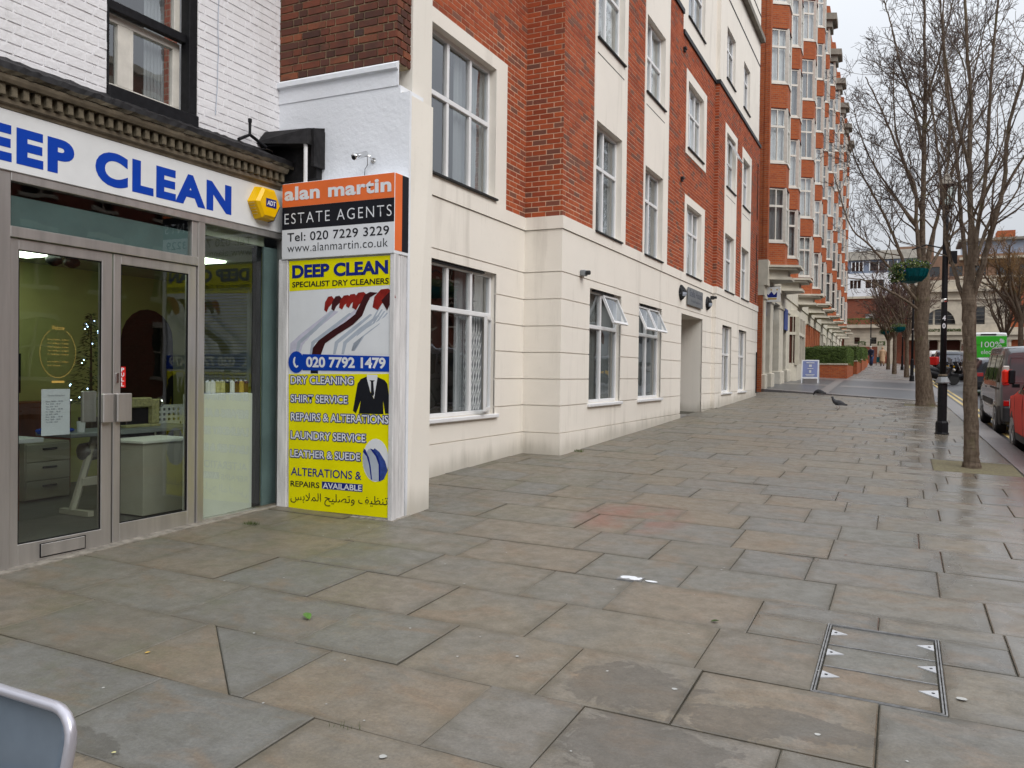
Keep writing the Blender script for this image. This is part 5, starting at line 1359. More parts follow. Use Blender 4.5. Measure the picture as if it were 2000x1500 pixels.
# white board behind the display window with reels of thread on it
wb = MB(); wb.cham(-5.80, -5.70, 5.34, 6.10, .17, 1.31, .003); wbo = tag(wb.build('display_board', M['board']), 'plain pale board standing behind the display window glass', 'board')
cols = ['navy', 'navy', 'ink', 'p_white', 'curtain_w', 'flower_y', 'flower_y', 'black_paint', 'p_white', 'brown_blind', 'gold', 'brown_blind']
names = ['navy blue', 'dark blue', 'charcoal', 'white', 'cream', 'pale yellow', 'straw coloured', 'black', 'snow white', 'chocolate brown', 'golden brown', 'russet']
for i in range(12):
    y = 5.395 + i * .060; nm_ = names[i]
    t = thing('thread_reel', 'cone of %s thread in the row on top of the pale board' % nm_, 'thread', (-5.75, y, 1.31), group='reels of thread on the board')
    b = MB(); b.lathe((-5.75, y, 1.318), [(.027, 0), (.0295, .01), (.028, .10), (.024, .108)], 10); b.build('thread', M[cols[i]], t, smooth=False)
    b = MB(); b.lathe((-5.75, y, 1.31), [(.027, 0), (.027, .007)], 10); b.lathe((-5.75, y, 1.427), [(.012, 0), (.012, .012)], 8); b.build('spool', M['paper'], t)
# drawers
def drawers():
    t = thing('drawer_cabinet', 'beige three drawer office cabinet inside the left hand door', 'cabinet', (-8, 5.6, .155))
    b = MB(); b.cham(-8.5, -8.02, 5.36, 5.86, .17, .76, .004); b.build('carcass', M['cab'], t)
    for k in range(3):
        z = .18 + k * .19; b = MB(); b.cham(-8.02, -8.0, 5.37, 5.85, z, z + .182, .004); d = b.build('drawer', M['cab'], t)
        b = MB(); b.cham(-8.0, -7.985, 5.54, 5.70, z + .12, z + .14, .004); b.build('handle', M['dark_plastic'], d)
drawers()
t = thing('storage_unit', 'pale tall box cabinet standing inside the right hand door', 'cabinet', (-6.6, 5.6, .155))
b = MB(); b.cham(-6.75, -6.32, 5.36, 5.92, .17, .84, .003); b.build('body', M['cab'], t)
b = MB(); b.cham(-6.78, -6.30, 5.34, 5.94, .84, .865, .003); b.build('top', M['board'], t)
t = thing('sewing_table', 'grey industrial sewing table on slanted metal legs behind the doors', 'table', (-7.0, 5.6, .155))
b = MB(); b.cham(-7.25, -6.75, 4.95, 6.5, .90, .94, .006); b.build('table_top', M['steel_plate'], t)
for y in (5.15, 6.3):
    b = MB(); b.hexa([(-7.15, y - .03, .16), (-6.75, y - .03, .16), (-6.75, y + .03, .16), (-7.15, y + .03, .16), (-7.15, y - .03, .21), (-6.75, y - .03, .21), (-6.75, y + .03, .21), (-7.15, y + .03, .21)])
    b.tube([(-7.0, y, .2), (-6.93, y + .18 * (1 if y < 6 else -1), .9)], .035, 6); b.build('leg', M['cab'], t)
b = MB(); b.cham(-7.0, -6.93, 5.2, 6.25, .42, .50, .005); b.build('stretcher', M['cab'], t)
b = MB(); b.lathe((-7.0, 5.35, .74), [(.03, -.13), (.08, -.11), (.09, 0), (.08, .11), (.03, .13)], 14, axis='y'); b.build('motor', M['steel'], t, smooth=True)
b = MB(); b.tube([(-6.95, 5.42, .66), (-6.93, 5.45, .45), (-6.9, 5.5, .3), (-6.9, 5.7, .2)], .008, 5); b.build('cable', M['black_paint'], t)
t = thing('sewing_machine', 'cream industrial sewing machine head on the grey table', 'sewing machine', (-7, 6.0, .94))
b = MB(); b.cham(-7.06, -6.96, 5.7, 6.12, .94, .965, .004); b.build('bed', M['flower_y'], t)
b = MB(); b.cham(-7.05, -6.97, 6.03, 6.12, .965, 1.22, .012); b.cham(-7.05, -6.97, 5.72, 6.03, 1.14, 1.24, .014); b.cham(-7.04, -6.98, 5.71, 5.77, 1.02, 1.16, .01); b.build('arm', M['flower_y'], t)
b = MB(); b.lathe((-7.01, 6.13, 1.18), [(.05, 0), (.055, .01), (.05, .03)], 14, axis='y'); b.build('hand_wheel', M['chrome'], t)
b = MB(); b.tube([(-7.01, 5.74, 1.02), (-7.01, 5.74, .97)], .004, 5); b.build('needle', M['chrome'], t)
t = thing('chair', 'white plastic chair with a perforated back behind the sewing table', 'chair', (-7.4, 6.45, .155))
b = MB(); X = -7.3
zs = [.93, .96, 1.02, 1.05, 1.11, 1.14]; yy_ = [6.28 + .0 + i * .03 for i in range(14)]
hs = [(6.31 + i * .065, 6.345 + i * .065, .965 + k * .055, .995 + k * .055) for i in range(6) for k in range(3)]
for q in rects(6.28, 6.72, .92, 1.14, hs): b.box(X, X + .012, *q)
b.build('backrest', M['p_white'], t)
b = MB(); b.cham(X, X + .42, 6.30, 6.70, .60, .62, .006); b.build('seat', M['p_white'], t)
for dx, dy in ((.02, .03), (.4, .03), (.02, .37), (.4, .37)):
    b = MB(); b.tube([(X + dx, 6.30 + dy, .16), (X + dx, 6.30 + dy, .62 if dx > .1 else .95)], .01, 6); b.build('leg', M['chrome'], t)
t = thing('counter', 'end of a white counter top at the left edge of the door glass', 'counter', (-7.2, 4.3, .155))
b = MB(); b.cham(-7.6, -7.0, 2.6, 4.86, .86, .90, .004); b.build('worktop', M['p_white'], t)
b = MB(); b.box(-7.55, -7.1, 2.6, 4.70, .16, .86); b.build('front', M['int_wood'], t)
b = MB(); b.cham(-8.95, -8.6, 4.6, 6.3, .16, 1.15, .005); tag(b.build('sideboard', M['int_wood']), 'reddish wooden sideboard against the far wall of the shop', 'sideboard')
t = thing('monitor', 'black computer monitor seen through the left hand door', 'monitor', (-8.7, 5.4, 1.15))
b = MB(); b.cham(-8.7, -8.66, 5.1, 5.75, 1.25, 1.68, .006); b.build('screen', M['black_paint'], t); b = MB(); b.cham(-8.78, -8.6, 5.35, 5.5, 1.15, 1.17, .004); b.tube([(-8.7, 5.42, 1.16), (-8.7, 5.42, 1.3)], .02, 6); b.build('stand', M['black_paint'], t)
t = thing('mug', 'small white beaker on the sewing table behind the push plate', 'cup', (-6.9, 5.35, .94)); b = MB(); b.lathe((-6.85, 5.12, .94), [(.032, 0), (.038, .1), (.034, .1), (.03, .01)], 12); b.build('cup', M['p_white'], t)
b = MB()
for i in range(26): b.ball((-7.05 + R.uniform(-.1, .1), 4.98 + R.uniform(-.1, .12), .93 + R.uniform(0, .05)), .05, .04, .02, 6, 4)
tag(b.build('blue_cloth', M['sign_blue']), 'crumpled blue cloth lying by the counter end', 'cloth')
# small dark Christmas tree with lights
t = thing('christmas_tree', 'dark Christmas tree with tiny blue lights inside the shop', 'christmas tree', (-7.6, 5.75, 1.0))
b = MB(); cx, cy_, = -7.9, 6.02
for i in range(900):
    h = R.random() ** 1.3; ra = .24 * (1 - h) * R.uniform(.5, 1) + .02; an = R.uniform(0, 6.28); z = 1.15 + h * .98
    p = Vector((cx + ra * math.cos(an), cy_ + ra * math.sin(an), z)); d = Vector((math.cos(an), math.sin(an), -.3)) * .05; s_ = Vector((-math.sin(an), math.cos(an), .2)) * .012
    b.face([p - s_, p + s_, p + d])
b.build('foliage', M['leafA'], t, normals=False); b = MB(); b.tube([(cx, cy_, .95), (cx, cy_, 2.1)], [.02, .005], 6); b.lathe((cx, cy_, .8), [(.1, 0), (.13, .2)], 10); b.build('trunk', M['bark'], t)
b = MB()
for i in range(26):
    h = R.random(); ra = .25 * (1 - h) + .02; an = R.uniform(0, 6.28); b.ball((cx + ra * math.cos(an), cy_ + ra * math.sin(an), 1.15 + h * .95), .006, .006, .006, 5, 4)
b.build('fairy_lights', M['fairy'], t)
# blind covered window and wall sockets on the side wall
t = thing('louvred_window', 'white louvred window on the pale side wall behind the display window', 'window', (-8.6, 8.6, 2))
b = MB(); 
for q in ((-9.0, -8.95, 1.35, 2.6), (-8.1, -8.05, 1.35, 2.6)): b.box(q[0], q[1], 8.55, 8.6, q[2], q[3])
b.box(-9.0, -8.05, 8.55, 8.6, 2.6, 2.66); b.box(-9., -8.05, 8.55, 8.6, 1.30, 1.35); b.build('frame', M['p_white'], t)
for i in range(28): 
    z = 1.37 + i * .044; b = MB(); b.hexa([(-8.95, 8.555, z), (-8.1, 8.555, z), (-8.1, 8.59, z + .03), (-8.95, 8.59, z + .03), (-8.95, 8.555, z + .004), (-8.1, 8.555, z + .004), (-8.1, 8.59, z + .034), (-8.95, 8.59, z + .034)]); b.build('slat', M['curtain_w'], t)
# ------------------------------------------------------------------ mansion block up the street
A_ = .0163; OX, OY = -4.70, 31.3
def LW(x, y, z): return Vector((OX + x * math.cos(A_) - y * math.sin(A_), OY + x * math.sin(A_) + y * math.cos(A_), z))
mb_ = thing('mansion_block', 'tall orange brick mansion block with white bay windows stacked floor over floor above cream shopfronts', 'mansion block', (OX, OY, 0), A_, local=True)
LEN = 56.5
gl = lambda y: gz(-4.7, OY + y) + .07
b = MB(); b.box(-9, 0, 0, LEN, 5.7, 27); b.box(-9, -.9, .02, LEN, .6, 5.7); b.box(-.05, .12, -.02, .35, 5.7, 27); b.build('wall', M['tb_orange'], mb_, local=True)
b = MB(); b.box(-9, -.02, -.04, .30, .6, 4.98); b.build('side_wall', M['tb_orange'], mb_, local=True)
bays = [.9, 5.3, 12.6, 18.5, 22.7, 28.7, 34.7, 40.7, 46.7, 52.4]
def ring(d, yc, w=.85, c=.42, dx=.60): return [(0, yc - c - d * .6), (dx + d, yc - d * .3), (dx + d, yc + w + d * .3), (0, yc + w + c + d * .6)]
def bay_prism(b, d, z0, z1): 
    R_ = ring(d, 0); b.prism([(-.2, R_[0][1], z0)] + [(p[0], p[1], z0) for p in R_] + [(-.2, R_[3][1], z0)], (0, 0, z1 - z0))
sp = MB(); bay_prism(sp, .04, 0, .88); sp = sp.mesh('spandrel', M['tb_orange'])
ld = MB(); bay_prism(ld, .07, -.05, 0.0); ld = ld.mesh('ledge', M['brown_blind'])
sl = MB(); bay_prism(sl, .08, 0, .07); sl = sl.mesh('bay_sill', M['white_paint'])
def post(b, p, z0, z1, r_=.05): b.box(p[0] - r_, p[0] + r_, p[1] - r_, p[1] + r_, z0, z1, r=.5)
wm = MB(); Q = ring(0, 0); H_ = 2.0
for p, r_ in zip(Q, (.05, .065, .065, .05)): post(wm, p, 0, H_, r_)
def rail(b, p, q, z0, z1, t_=.035):
    p, q = Vector(p), Vector(q); d = (q - p).normalized(); n_ = Vector((d.y, -d.x)) * t_
    b.hexa([(*(p + n_), z0), (*(q + n_), z0), (*(q - n_), z0), (*(p - n_), z0), (*(p + n_), z1), (*(q + n_), z1), (*(q - n_), z1), (*(p - n_), z1)], r=.5)
for p, q in zip(Q, Q[1:]):
    rail(wm, p, q, 0, .07); rail(wm, p, q, 1.28, 1.36); rail(wm, p, q, H_ - .07, H_)
    m_ = ((p[0] + q[0]) / 2, (p[1] + q[1]) / 2); rail(wm, Vector(m_) + (Vector(p) - Vector(q)).normalized() * .02, Vector(m_) + (Vector(q) - Vector(p)).normalized() * .02, 0, H_, .03)
wm = wm.mesh('bay_window', M['white_paint'])
pns = []
for p, q in zip(Q, Q[1:]):
    b = MB(); rail(b, p, q, .07, H_ - .07, .004); pns.append(b.mesh('pane', M['glass']))
def curt(mt):
    b = MB(); K = [(p[0] - .12, p[1] + (.06 if i < 2 else -.06)) for i, p in enumerate(Q)]; K[0] = (-.1, K[0][1]); K[3] = (-.1, K[3][1])
    for p, q in zip(K, K[1:]):
        n_ = 9; P = [Vector(p).lerp(Vector(q), i / n_) for i in range(n_ + 1)]
        for i in range(n_):
            w_ = .02; a, c = P[i], P[i + 1]; a = a - Vector((w_ * (i % 2), 0)); c = c - Vector((w_ * ((i + 1) % 2), 0))
            b.face([(a.x, a.y, .04), (c.x, c.y, .04), (c.x, c.y, H_), (a.x, a.y, H_)])
    return b.mesh('curtain', mt, normals=False)
cts = [curt(M['curtain_w']), curt(M['net']), curt(M['net_dark'])]
for bi, yc in enumerate(bays):
    for k in range(-1, 6):
        s_ = 6.53 + 2.96 * k
        if k >= 0:
            o = inst('bay_window', wm, mb_, (0, yc, s_ + .03), local=True)
            for pn in pns: inst('pane', pn, o, local=True)
            inst('curtain', cts[R.choice([0, 0, 1, 2]) if bi else (1, 0, 0, 0, 0, 0)[k]], mb_, (0, yc, s_ + .03), local=True)
            inst('bay_sill', sl, mb_, (0, yc, s_ - .035), local=True)
        z0 = s_ + 2.05 if k >= 0 else 5.66
        if k >= 0: inst('ledge', ld, mb_, (0, yc, z0), local=True)
        inst('spandrel', sp, mb_, (0, yc, z0), local=True)
b = MB()
for yc in bays[4:]:
    b.prism([(-.2, yc - .8, 23.3), (1.05, yc - .3, 23.3), (1.05, yc + 1.2, 23.3), (-.2, yc + 1.7, 23.3)], (0, 0, .38)); b.prism([(-.2, yc - .6, 22.9), (.8, yc - .2, 22.9), (.8, yc + 1.1, 22.9), (-.2, yc + 1.5, 22.9)], (0, 0, .4))
b.build('stone_canopy', M['stone_dark'], mb_, local=True)
b = MB()
for y in [10.2, 26.3, 44, ]: b.box(-.9, .10, y, y + .9, 5.7, 27.4)
b.build('chimney_pier', M['tb_orange'], mb_, local=True)
# cream entablature: stepped cornices that follow the bays, frieze between
def cornice(yc, c0=.0):
    b = MB()
    for d, z0, z1 in ((.62, 5.56, 5.64), (.50, 5.48, 5.56), (.16, 5.22, 5.48), (.30, 5.12, 5.22)): bay_prism_at(b, d, yc, z0, z1)
    b.build('cornice', M['stone_far2'], mb_, local=True)
def bay_prism_at(b, d, yc, z0, z1):
    R_ = ring(d, yc); b.prism([(-.2, R_[0][1], z0)] + [(p[0], p[1], z0) for p in R_] + [(-.2, R_[3][1], z0)], (0, 0, z1 - z0))
M['stone_far2'] = mat('cream_painted_stone', (.56, .52, .43), .7, vary=.12, scale=2.5)
for yc in bays: cornice(yc)
b = MB(); b.box(-.9, .10, -.05, LEN, 5.00, 5.66); b.box(-.9, .05, -.05, LEN, 4.5, 5.0); b.box(-.9, .16, -.06, .55, 4.86, 5.80); b.build('frieze', M['stone_far2'], mb_, local=True)
pil = [(.12, .62), (1.95, 2.75), (4.9, 6.25), (7.5, 8.8), (12.6, 13.7), (15.6, 17.0), (28.6, 29.6), (33.4, 34.4), (40.2, 41.2), (50, 51), (55.5, 56.4)]
for y0, y1 in pil:
    b = MB(); z = gl(y0); b.cham(-.6, .04, y0, y1, z, 4.5, .02); b.cham(-.6, .12, y0 - .03, y1 + .03, z - .2, z + .55, .03); b.cham(-.6, .09, y0 - .03, y1 + .03, 4.36, 4.5, .02); b.build('pilaster', M['stone_far2'], mb_, local=True)
def infill(y0, y1, mt, z0, z1, nm, x=-.45):
    b = MB(); b.cham(x - .05, x, y0, y1, z0, z1, .01); return b.build(nm, M[mt], mb_, local=True)
infill(.62, 1.95, 'black_paint', gl(1) - .1, 3.9, 'shop_door'); infill(.62, 1.95, 'navy_awning', 3.9, 4.5, 'shop_blind', -.15) if 'navy_awning' in M else None
M['navy_awning'] = mat('dark_blue_fabric', (.035, .06, .22), .8, vary=.15)
infill(.62, 1.95, 'navy_awning', 3.85, 4.5, 'shop_blind', -.12)
infill(2.75, 4.9, 'paleblue', gl(3) - .1, 4.5, 'shop_window', -.2) if 'paleblue' in M else None
M['paleblue'] = mat('pale_blue_shopfront', (.36, .43, .56), .3, vary=.08)
infill(2.75, 4.9, 'paleblue', gl(3) - .1, 4.5, 'shopfront', -.22)
for q in (3.05, 3.75, 4.4):
    b = MB(); b.box(-.218, -.205, q, q + .5, gl(3) + .5, 3.9); b.build('pane', M['carglass'], mb_, local=True)
infill(6.25, 7.5, 'black_paint', gl(7) - .1, 3.7, 'shop_door'); infill(6.25, 7.5, 'navy_awning', 3.55, 4.5, 'shop_blind', .10)
# ground floor bay of the mansion with brown blinds
b = MB(); z = gl(10); R_ = [(-.2, 8.7), (.35, 9.1), (.35, 12.2), (-.2, 12.6)]
b.prism([(-.6, 8.7, z - .2)] + [(p[0], p[1], z - .2) for p in R_] + [(-.6, 12.6, z - .2)], (0, 0, 1.0)); b.prism([(-.6, 8.7, 4.3)] + [(p[0], p[1], 4.3) for p in R_] + [(-.6, 12.6, 4.3)], (0, 0, .3))
for p in R_: b.box(p[0] - .09, p[0] + .09, p[1] - .09, p[1] + .09, z + .7, 4.3)
for p, q in zip(R_, R_[1:]): rail(b, p, q, 3.45, 3.58, .06); [rail(b, Vector(p).lerp(Vector(q), f_ - .02), Vector(p).lerp(Vector(q), f_ + .02), z + .8, 4.3, .04) for f_ in (.33, .66)]
o = b.build('ground_bay', M['stone_far2'], mb_, local=True)
b = MB()
for p, q in zip(R_, R_[1:]): rail(b, Vector(p) - Vector((.08, 0)), Vector(q) - Vector((.08, 0)), z + .8, 4.3, .01)
b.build('blind', M['brown_blind'], mb_, local=True)
# brick piers further along
for i in range(8):
    y0 = 17.2 + i * 1.42; b = MB(); b.cham(-.6, .02, y0, y0 + .8, gl(y0) - .1, 4.5, .02); b.build('brick_pier', M['tb_orange'], mb_, local=True)
b = MB(); b.box(-.9, -.5, 8.7, LEN, .6, 4.5); b.build('inner_wall', M['brown_blind'], mb_, local=True)
for y0 in (30, 35, 42, 46, 52):
    b = MB(); b.cham(-.4, .1, y0, y0 + 2.6, gl(y0), 4.4, .02); w_ = b.build('ground_window', M['stone_far2'], mb_, local=True)
    for q in (0, 1): b = MB(); b.box(.1, .112, y0 + .25 + q * 1.15, y0 + 1.2 + q * 1.15, gl(y0) + .9, 3.9); b.build('pane', M['carglass'], w_, local=True)
for y in (29.95, 31.1):      # burglar lamp on the corner
    pass
# crown sign
t = thing('crown_sign', 'square white hanging sign with a blue and gold crown', 'sign', tuple(PY(1506, 575, 32.0)))
c0, c1 = PY(1488, 590, 32.0), PY(1524, 560, 32.0)
b = MB(); b.cham(c0.x, c1.x, 32.0, 32.08, c0.z, c1.z, .004); b.build('panel', M['sign_white'], t)
S = lambda u, v: Vector((c0.x + (c1.x - c0.x) * u, 31.998, c0.z + (c1.z - c0.z) * v))
flat_poly([S(.2, .3), S(.82, .3), S(.84, .68), S(.67, .46), S(.52, .70), S(.36, .46), S(.18, .68)], NY, M['navy'], t, 'crown', off=.003)
flat_poly([S(.24, .15), S(.80, .15), S(.82, .25), S(.22, .25)], NY, M['gold'], t, 'crown_band', off=.003)
for u in (.2, .51, .83): flat_poly([S(u + .05 * math.cos(a * .785), .80 + .05 * math.sin(a * .785)) for a in range(8)], NY, M['gold'], t, 'crown_ball', off=.003)
b = MB(); b.tube([(c0.x - .1, 32.04, c1.z + .03), (c1.x, 32.04, c1.z + .03)], .015, 6); b.build('arm', M['black_paint'], t)
# pavement board
t = thing('pavement_board', 'white framed pavement A-board with a pale violet panel standing on the forecourt', 'sign board', (-3.7, 38.4, gz(-3.7, 38.4) + .06))
yb = 38.4; zb = gz(-3.7, yb) + .06
M['violet'] = mat('violet_print', (.20, .24, .46), .5, vary=.06)
def ab(b, x0, x1, z0, z1, f, th=.02):  # leaning front or back leaf
    s_ = -1 if f else 1; Y = lambda z: yb + s_ * (.24 - .22 * (z - zb) / 1.05)
    b.hexa([(x0, Y(z0), z0), (x1, Y(z0), z0), (x1, Y(z0) + th, z0), (x0, Y(z0) + th, z0), (x0, Y(z1), z1), (x1, Y(z1), z1), (x1, Y(z1) + th, z1), (x0, Y(z1) + th, z1)])
for f in (1, 0):
    b = MB(); 
    for q in ((-4.05, -4.0, zb, zb + 1.03), (-3.38, -3.33, zb, zb + 1.03), (-4.0, -3.38, zb + .98, zb + 1.03), (-4.0, -3.38, zb + .2, zb + .27)): ab(b, *q, f)
    fr_ = b.build('frame', M['p_white'], t)
    b = MB(); ab(b, -4.0, -3.38, zb + .27, zb + .98, f, .012); b.build('panel', M['violet'], t)
Yf = lambda z: yb - (.24 - .22 * (z - zb) / 1.05)
for (x0, x1, z0, z1) in ((-3.86, -3.52, .88, .92), (-3.74, -3.62, .72, .82), (-3.80, -3.56, .63, .66), (-3.73, -3.64, .46, .58), (-3.88, -3.50, .36, .39), (-3.84, -3.54, .31, .335)):
    b = MB(); b.box(x0, x1, Yf(zb + z0) - .012, Yf(zb + z0) - .004, zb + z0, zb + z1); b.build('print', M['p_white'], t)

# ------------------------------------------------------------------ planters and hedges
def cards(b, x0, x1, y0, y1, z0, z1, n, s_, rnd=R, faces='xyz'):
    for i in range(n):
        f = rnd.choice(['t', 'x', 'X', 'y', 'y', 'x', 'X', 't'])
        x, y, z = rnd.uniform(x0, x1), rnd.uniform(y0, y1), rnd.uniform(z0, z1); o_ = rnd.uniform(-.06, .035)
        if f == 't': z = z1 + o_
        elif f == 'x': x = x0 - o_
        elif f == 'X': x = x1 + o_
        else: y = y0 - o_
        p = Vector((x, y, z)); u = Vector((rnd.uniform(-1, 1), rnd.uniform(-1, 1), rnd.uniform(-1, 1))).normalized() * s_; v = u.orthogonal().normalized() * s_ * .6
        b.face([p - u, p + v, p + u, p - v])
hedges = [(-5.35, -2.62, 46.0, 52, .72, 1.66, 'long clipped box hedge on the nearest brick planter'), (-5.35, -2.55, 54.5, 60, .78, 1.75, 'clipped hedge on the second brick planter up the street'), (-5.5, -2.60, 62.5, 68, .78, 1.7, 'clipped hedge on the third brick planter up the street'), (-5.5, -2.75, 70.5, 76.5, .78, 1.7, 'clipped hedge on the farthest brick planter up the street')]
for i, (x0, x1, y0, y1, hb, hh, lab) in enumerate(hedges):
    z = gz(x1, y0) + .04; z1_ = gz(x1, y1) + .04
    t = thing('brick_planter', ['nearest', 'second', 'third', 'farthest'][i] + ' low brick planter wall along the forecourt', 'planter', (x0, y0, z), group='brick planters')
    b = MB(); b.box(x0, x1, y0, y0 + .22, z - .3, z + hb); b.box(x1 - .22, x1, y0 + .22, y1, z - .3, z + hb + .1); b.box(x0, x1, y1 - .22, y1, z - .3, z + hb + .1); b.box(x0, x1 - .22, y0 + .22, y1 - .22, z - .3, z + hb - .1); b.build('wall', M['tb_orange'], t)
    n_ = 5 if i == 0 else 2
    for k in range(n_): b = MB(); w_ = (x1 - x0 + .06) / n_; b.cham(x0 - .03 + w_ * k + .004, x0 - .03 + w_ * (k + 1) - .004, y0 - .03, y0 + .27, z + hb, z + hb + .08, .01); b.build('coping_stone', M['stone_far'], t)
    t = thing('hedge', lab, 'hedge', (x0, y0, z + hb), group='clipped hedges')
    b = MB(); bm = bmesh.new(); bmesh.ops.create_cube(bm, size=1); bmesh.ops.subdivide_edges(bm, edges=bm.edges[:], cuts=14, use_grid_fill=True)
    for v in bm.verts:
        q = Vector((x0 + .06 + (v.co.x + .5) * (x1 - x0 - .10), y0 + .06 + (v.co.y + .5) * (y1 - y0 - .1), z + hb + (v.co.z + .5) * (hh - hb)))
        e = sum(abs(c) > .42 for c in v.co); q -= Vector((v.co.x, v.co.y, v.co.z)) * (.08 if e >= 2 else 0); v.co = q + Vector((R.uniform(-.03, .03),) * 3)
    b.add_bm(bm, 0, .5); b.build('hedge_core', M['leafA'], t)
    b = MB(); cards(b, x0, x1, y0, y1, z + hb, z + hh, 12000 if i == 0 else 3500, .026 if i == 0 else .04); b.build('foliage', M['hedge'], t, kind='stuff', normals=False)

# ------------------------------------------------------------------ buildings that close the street
def far_building(nm, lab, loc): return thing(nm, lab, 'building', loc)
YF_ = 100.
t = far_building('station_building', 'low cream stone building with a columned porch and arched window closing the street', (5, YF_ + 6, 3))
# stone classical block: ground floor porch with columns, arch above
g0 = 2.7
b = MB(); b.box(1.6, 12.4, YF_ + 1.2, YF_ + 9, g0, 6.1); wallboxes_ = None
for q in rects(0.4, 9.9, 6.9, 12.05, [(2.0, 5.05, 7.25, 9.0), (6.55, 7.75, 6.9 + .35, 9.15)]): b.box(q[0], q[1], YF_, YF_ + 8, q[2], q[3], r=.5)
b.build('wall', M['stone_far'], t)
b = MB(); b.box(.2, 12.4, YF_ - .35, YF_ + 1.3, 6.1, 6.45); b.box(.2, 12.4, YF_ - .1, YF_ + 1.3, 6.45, 6.9); b.box(.2, 10.1, YF_ - .45, YF_ + .3, 10.75, 11.0); b.box(.3, 10.0, YF_ - .2, YF_, 9.9, 10.05); b.box(.2, 12.4, YF_ - .15, YF_ + 1.2, 5.6, 6.1); b.build('cornice', M['stone_far'], t)
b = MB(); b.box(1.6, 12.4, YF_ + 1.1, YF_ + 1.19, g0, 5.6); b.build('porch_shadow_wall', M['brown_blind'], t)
for x in (2.3, 3.6, 5.75, 8.0, 10.0):
    b = MB(); b.lathe((x, YF_ + .2, g0), [(.34, 0), (.34, .15), (.27, .2), (.23, 2.7), (.32, 2.8), (.32, 2.9)], 14); b.build('column', M['stone_far'], t)
b = MB(); b.box(2.0, 5.05, YF_ + .5, YF_ + .55, 6.9, 9.0); b.build('arch_window', M['carglass'], t)
b = MB(); 
for a in range(12):
    a0, a1 = math.pi * a / 12, math.pi * (a + 1) / 12; P = lambda an, r_, d=0: (3.52 + r_ * math.cos(an), YF_ - .03 + d, 7.25 + r_ * 1.13 * math.sin(an))
    b.hexa([P(a0, 1.5), P(a0, 2.6), P(a0, 2.6, .3), P(a0, 1.5, .3), P(a1, 1.5), P(a1, 2.6), P(a1, 2.6, .3), P(a1, 1.5, .3)])
b.build('arch', M['stone_far'], t)
b = MB(); [b.box(x - .09, x + .09, YF_ + .3, YF_ + .45, 6.9, 9.0) for x in (2.95, 4.1)]; b.build('mullion', M['stone_far'], t)
b = MB(); b.box(6.55, 7.75, YF_ + .3, YF_ + .35, 7.25, 9.15); b.build('pane', M['carglass'], t)
for k in range(6): b = MB(); b.box(.4, 9.9, YF_ - .012, YF_ - .002, 7.35 + k * .42, 7.38 + k * .42); b.build('joint', M['stone_dark'], t)
# balustrade planting
for x in (2.9, 4.9): 
    b = MB(); cards(b, x - .6, x + .6, YF_ - .2, YF_, 6.5, 6.75, 260, .07); tag(b.build('balcony_plant', M['leafA'], normals=False), 'green planting along the ledge of the stone station building, the %s clump' % ('left' if x < 4 else 'right'), 'plant', 'ledge planting')
t = far_building('brick_wing', 'red brick wing at the right end of the stone station building', (10.8, YF_ + 3, 3))
b = MB(); b.box(9.9, 12.2, YF_ + .3, YF_ + 8, 2.6, 11.3); b.build('wall', M['tb_orange'], t); b = MB(); b.box(9.8, 12.3, YF_ + .1, YF_ + .6, 11.3, 11.6); b.build('coping', M['stone_far'], t)
b = MB(); b.box(10.5, 11.3, YF_ + .24, YF_ + .3, 7.5, 9.2); b.build('window', M['carglass'], t)
# low cream entrance at the left with planted ledge and brick above
t = far_building('station_entrance', 'low cream stone entrance building with a planted parapet at the far end of the pavement', (-3.5, YF_, 3))
b = MB()
for q in rects(-5.8, -.9, 2.6, 6.9, [(-4.8, -4.25, 5.05, 5.75), (-3.15, -2.6, 5.05, 5.75)]): b.box(q[0], q[1], YF_ - 4, YF_ + 3, q[2], q[3], r=.5)
b.box(-6.0, -.7, YF_ - 4.4, YF_ + 3, 6.75, 7.1); b.build('wall', M['stone_far'], t)
b = MB(); b.box(-5.9, -.8, YF_ - 3.4, YF_ - 3.3, 5, 5.8); b.build('dark_panes', M['carglass'], t)
b = MB(); b.box(-4.95, -2.5, YF_ - 4.05, YF_ - 4.0, 2.7, 4.75); b.build('red_panel', M['tb_red'], t)
b = MB(); b.prism([(-2.35, YF_ - 4.05, 3.0), (-1.5, YF_ - 4.05, 3.0), (-1.5, YF_ - 4.05, 3.95), (-1.65, YF_ - 4.05, 4.3), (-1.92, YF_ - 4.05, 4.45), (-2.2, YF_ - 4.05, 4.3), (-2.35, YF_ - 4.05, 3.95)], (0, .04, 0)); b.build('red_arch', M['tb_red'], t)
for k in range(6): b = MB(); b.box(-5.8, -.9, YF_ - 4.012, YF_ - 4.002, 4.9 + k * .33, 4.92 + k * .33); b.build('joint', M['stone_dark'], t)
b = MB(); cards(b, -5.8, -.9, YF_ - 4.3, YF_ - 3.7, 7.1, 7.75, 1600, .08); tag(b.build('parapet_planting', M['hedge'], normals=False), 'strip of green planting on the parapet of the low cream entrance', 'plant')
for x in (-4.0, -2.1):
    b = MB(); cards(b, x - .32, x + .32, YF_ - 4.9, YF_ - 4.5, 4.85, 5.25, 200, .07); tag(b.build('hanging_plant', M['leafA'], normals=False), 'dark hanging plant on the low cream entrance, the %s of two' % ('left' if x < -3 else 'right'), 'plant', 'plants hung on the entrance')
t = far_building('brick_building', 'plain red brick wall rising behind the low cream entrance', (-3, YF_ + 4, 3))
b = MB(); b.box(-6.6, 1.6, YF_ + 1, YF_ + 9, 2.6, 10.35); b.build('wall', M['tb_red'], t)
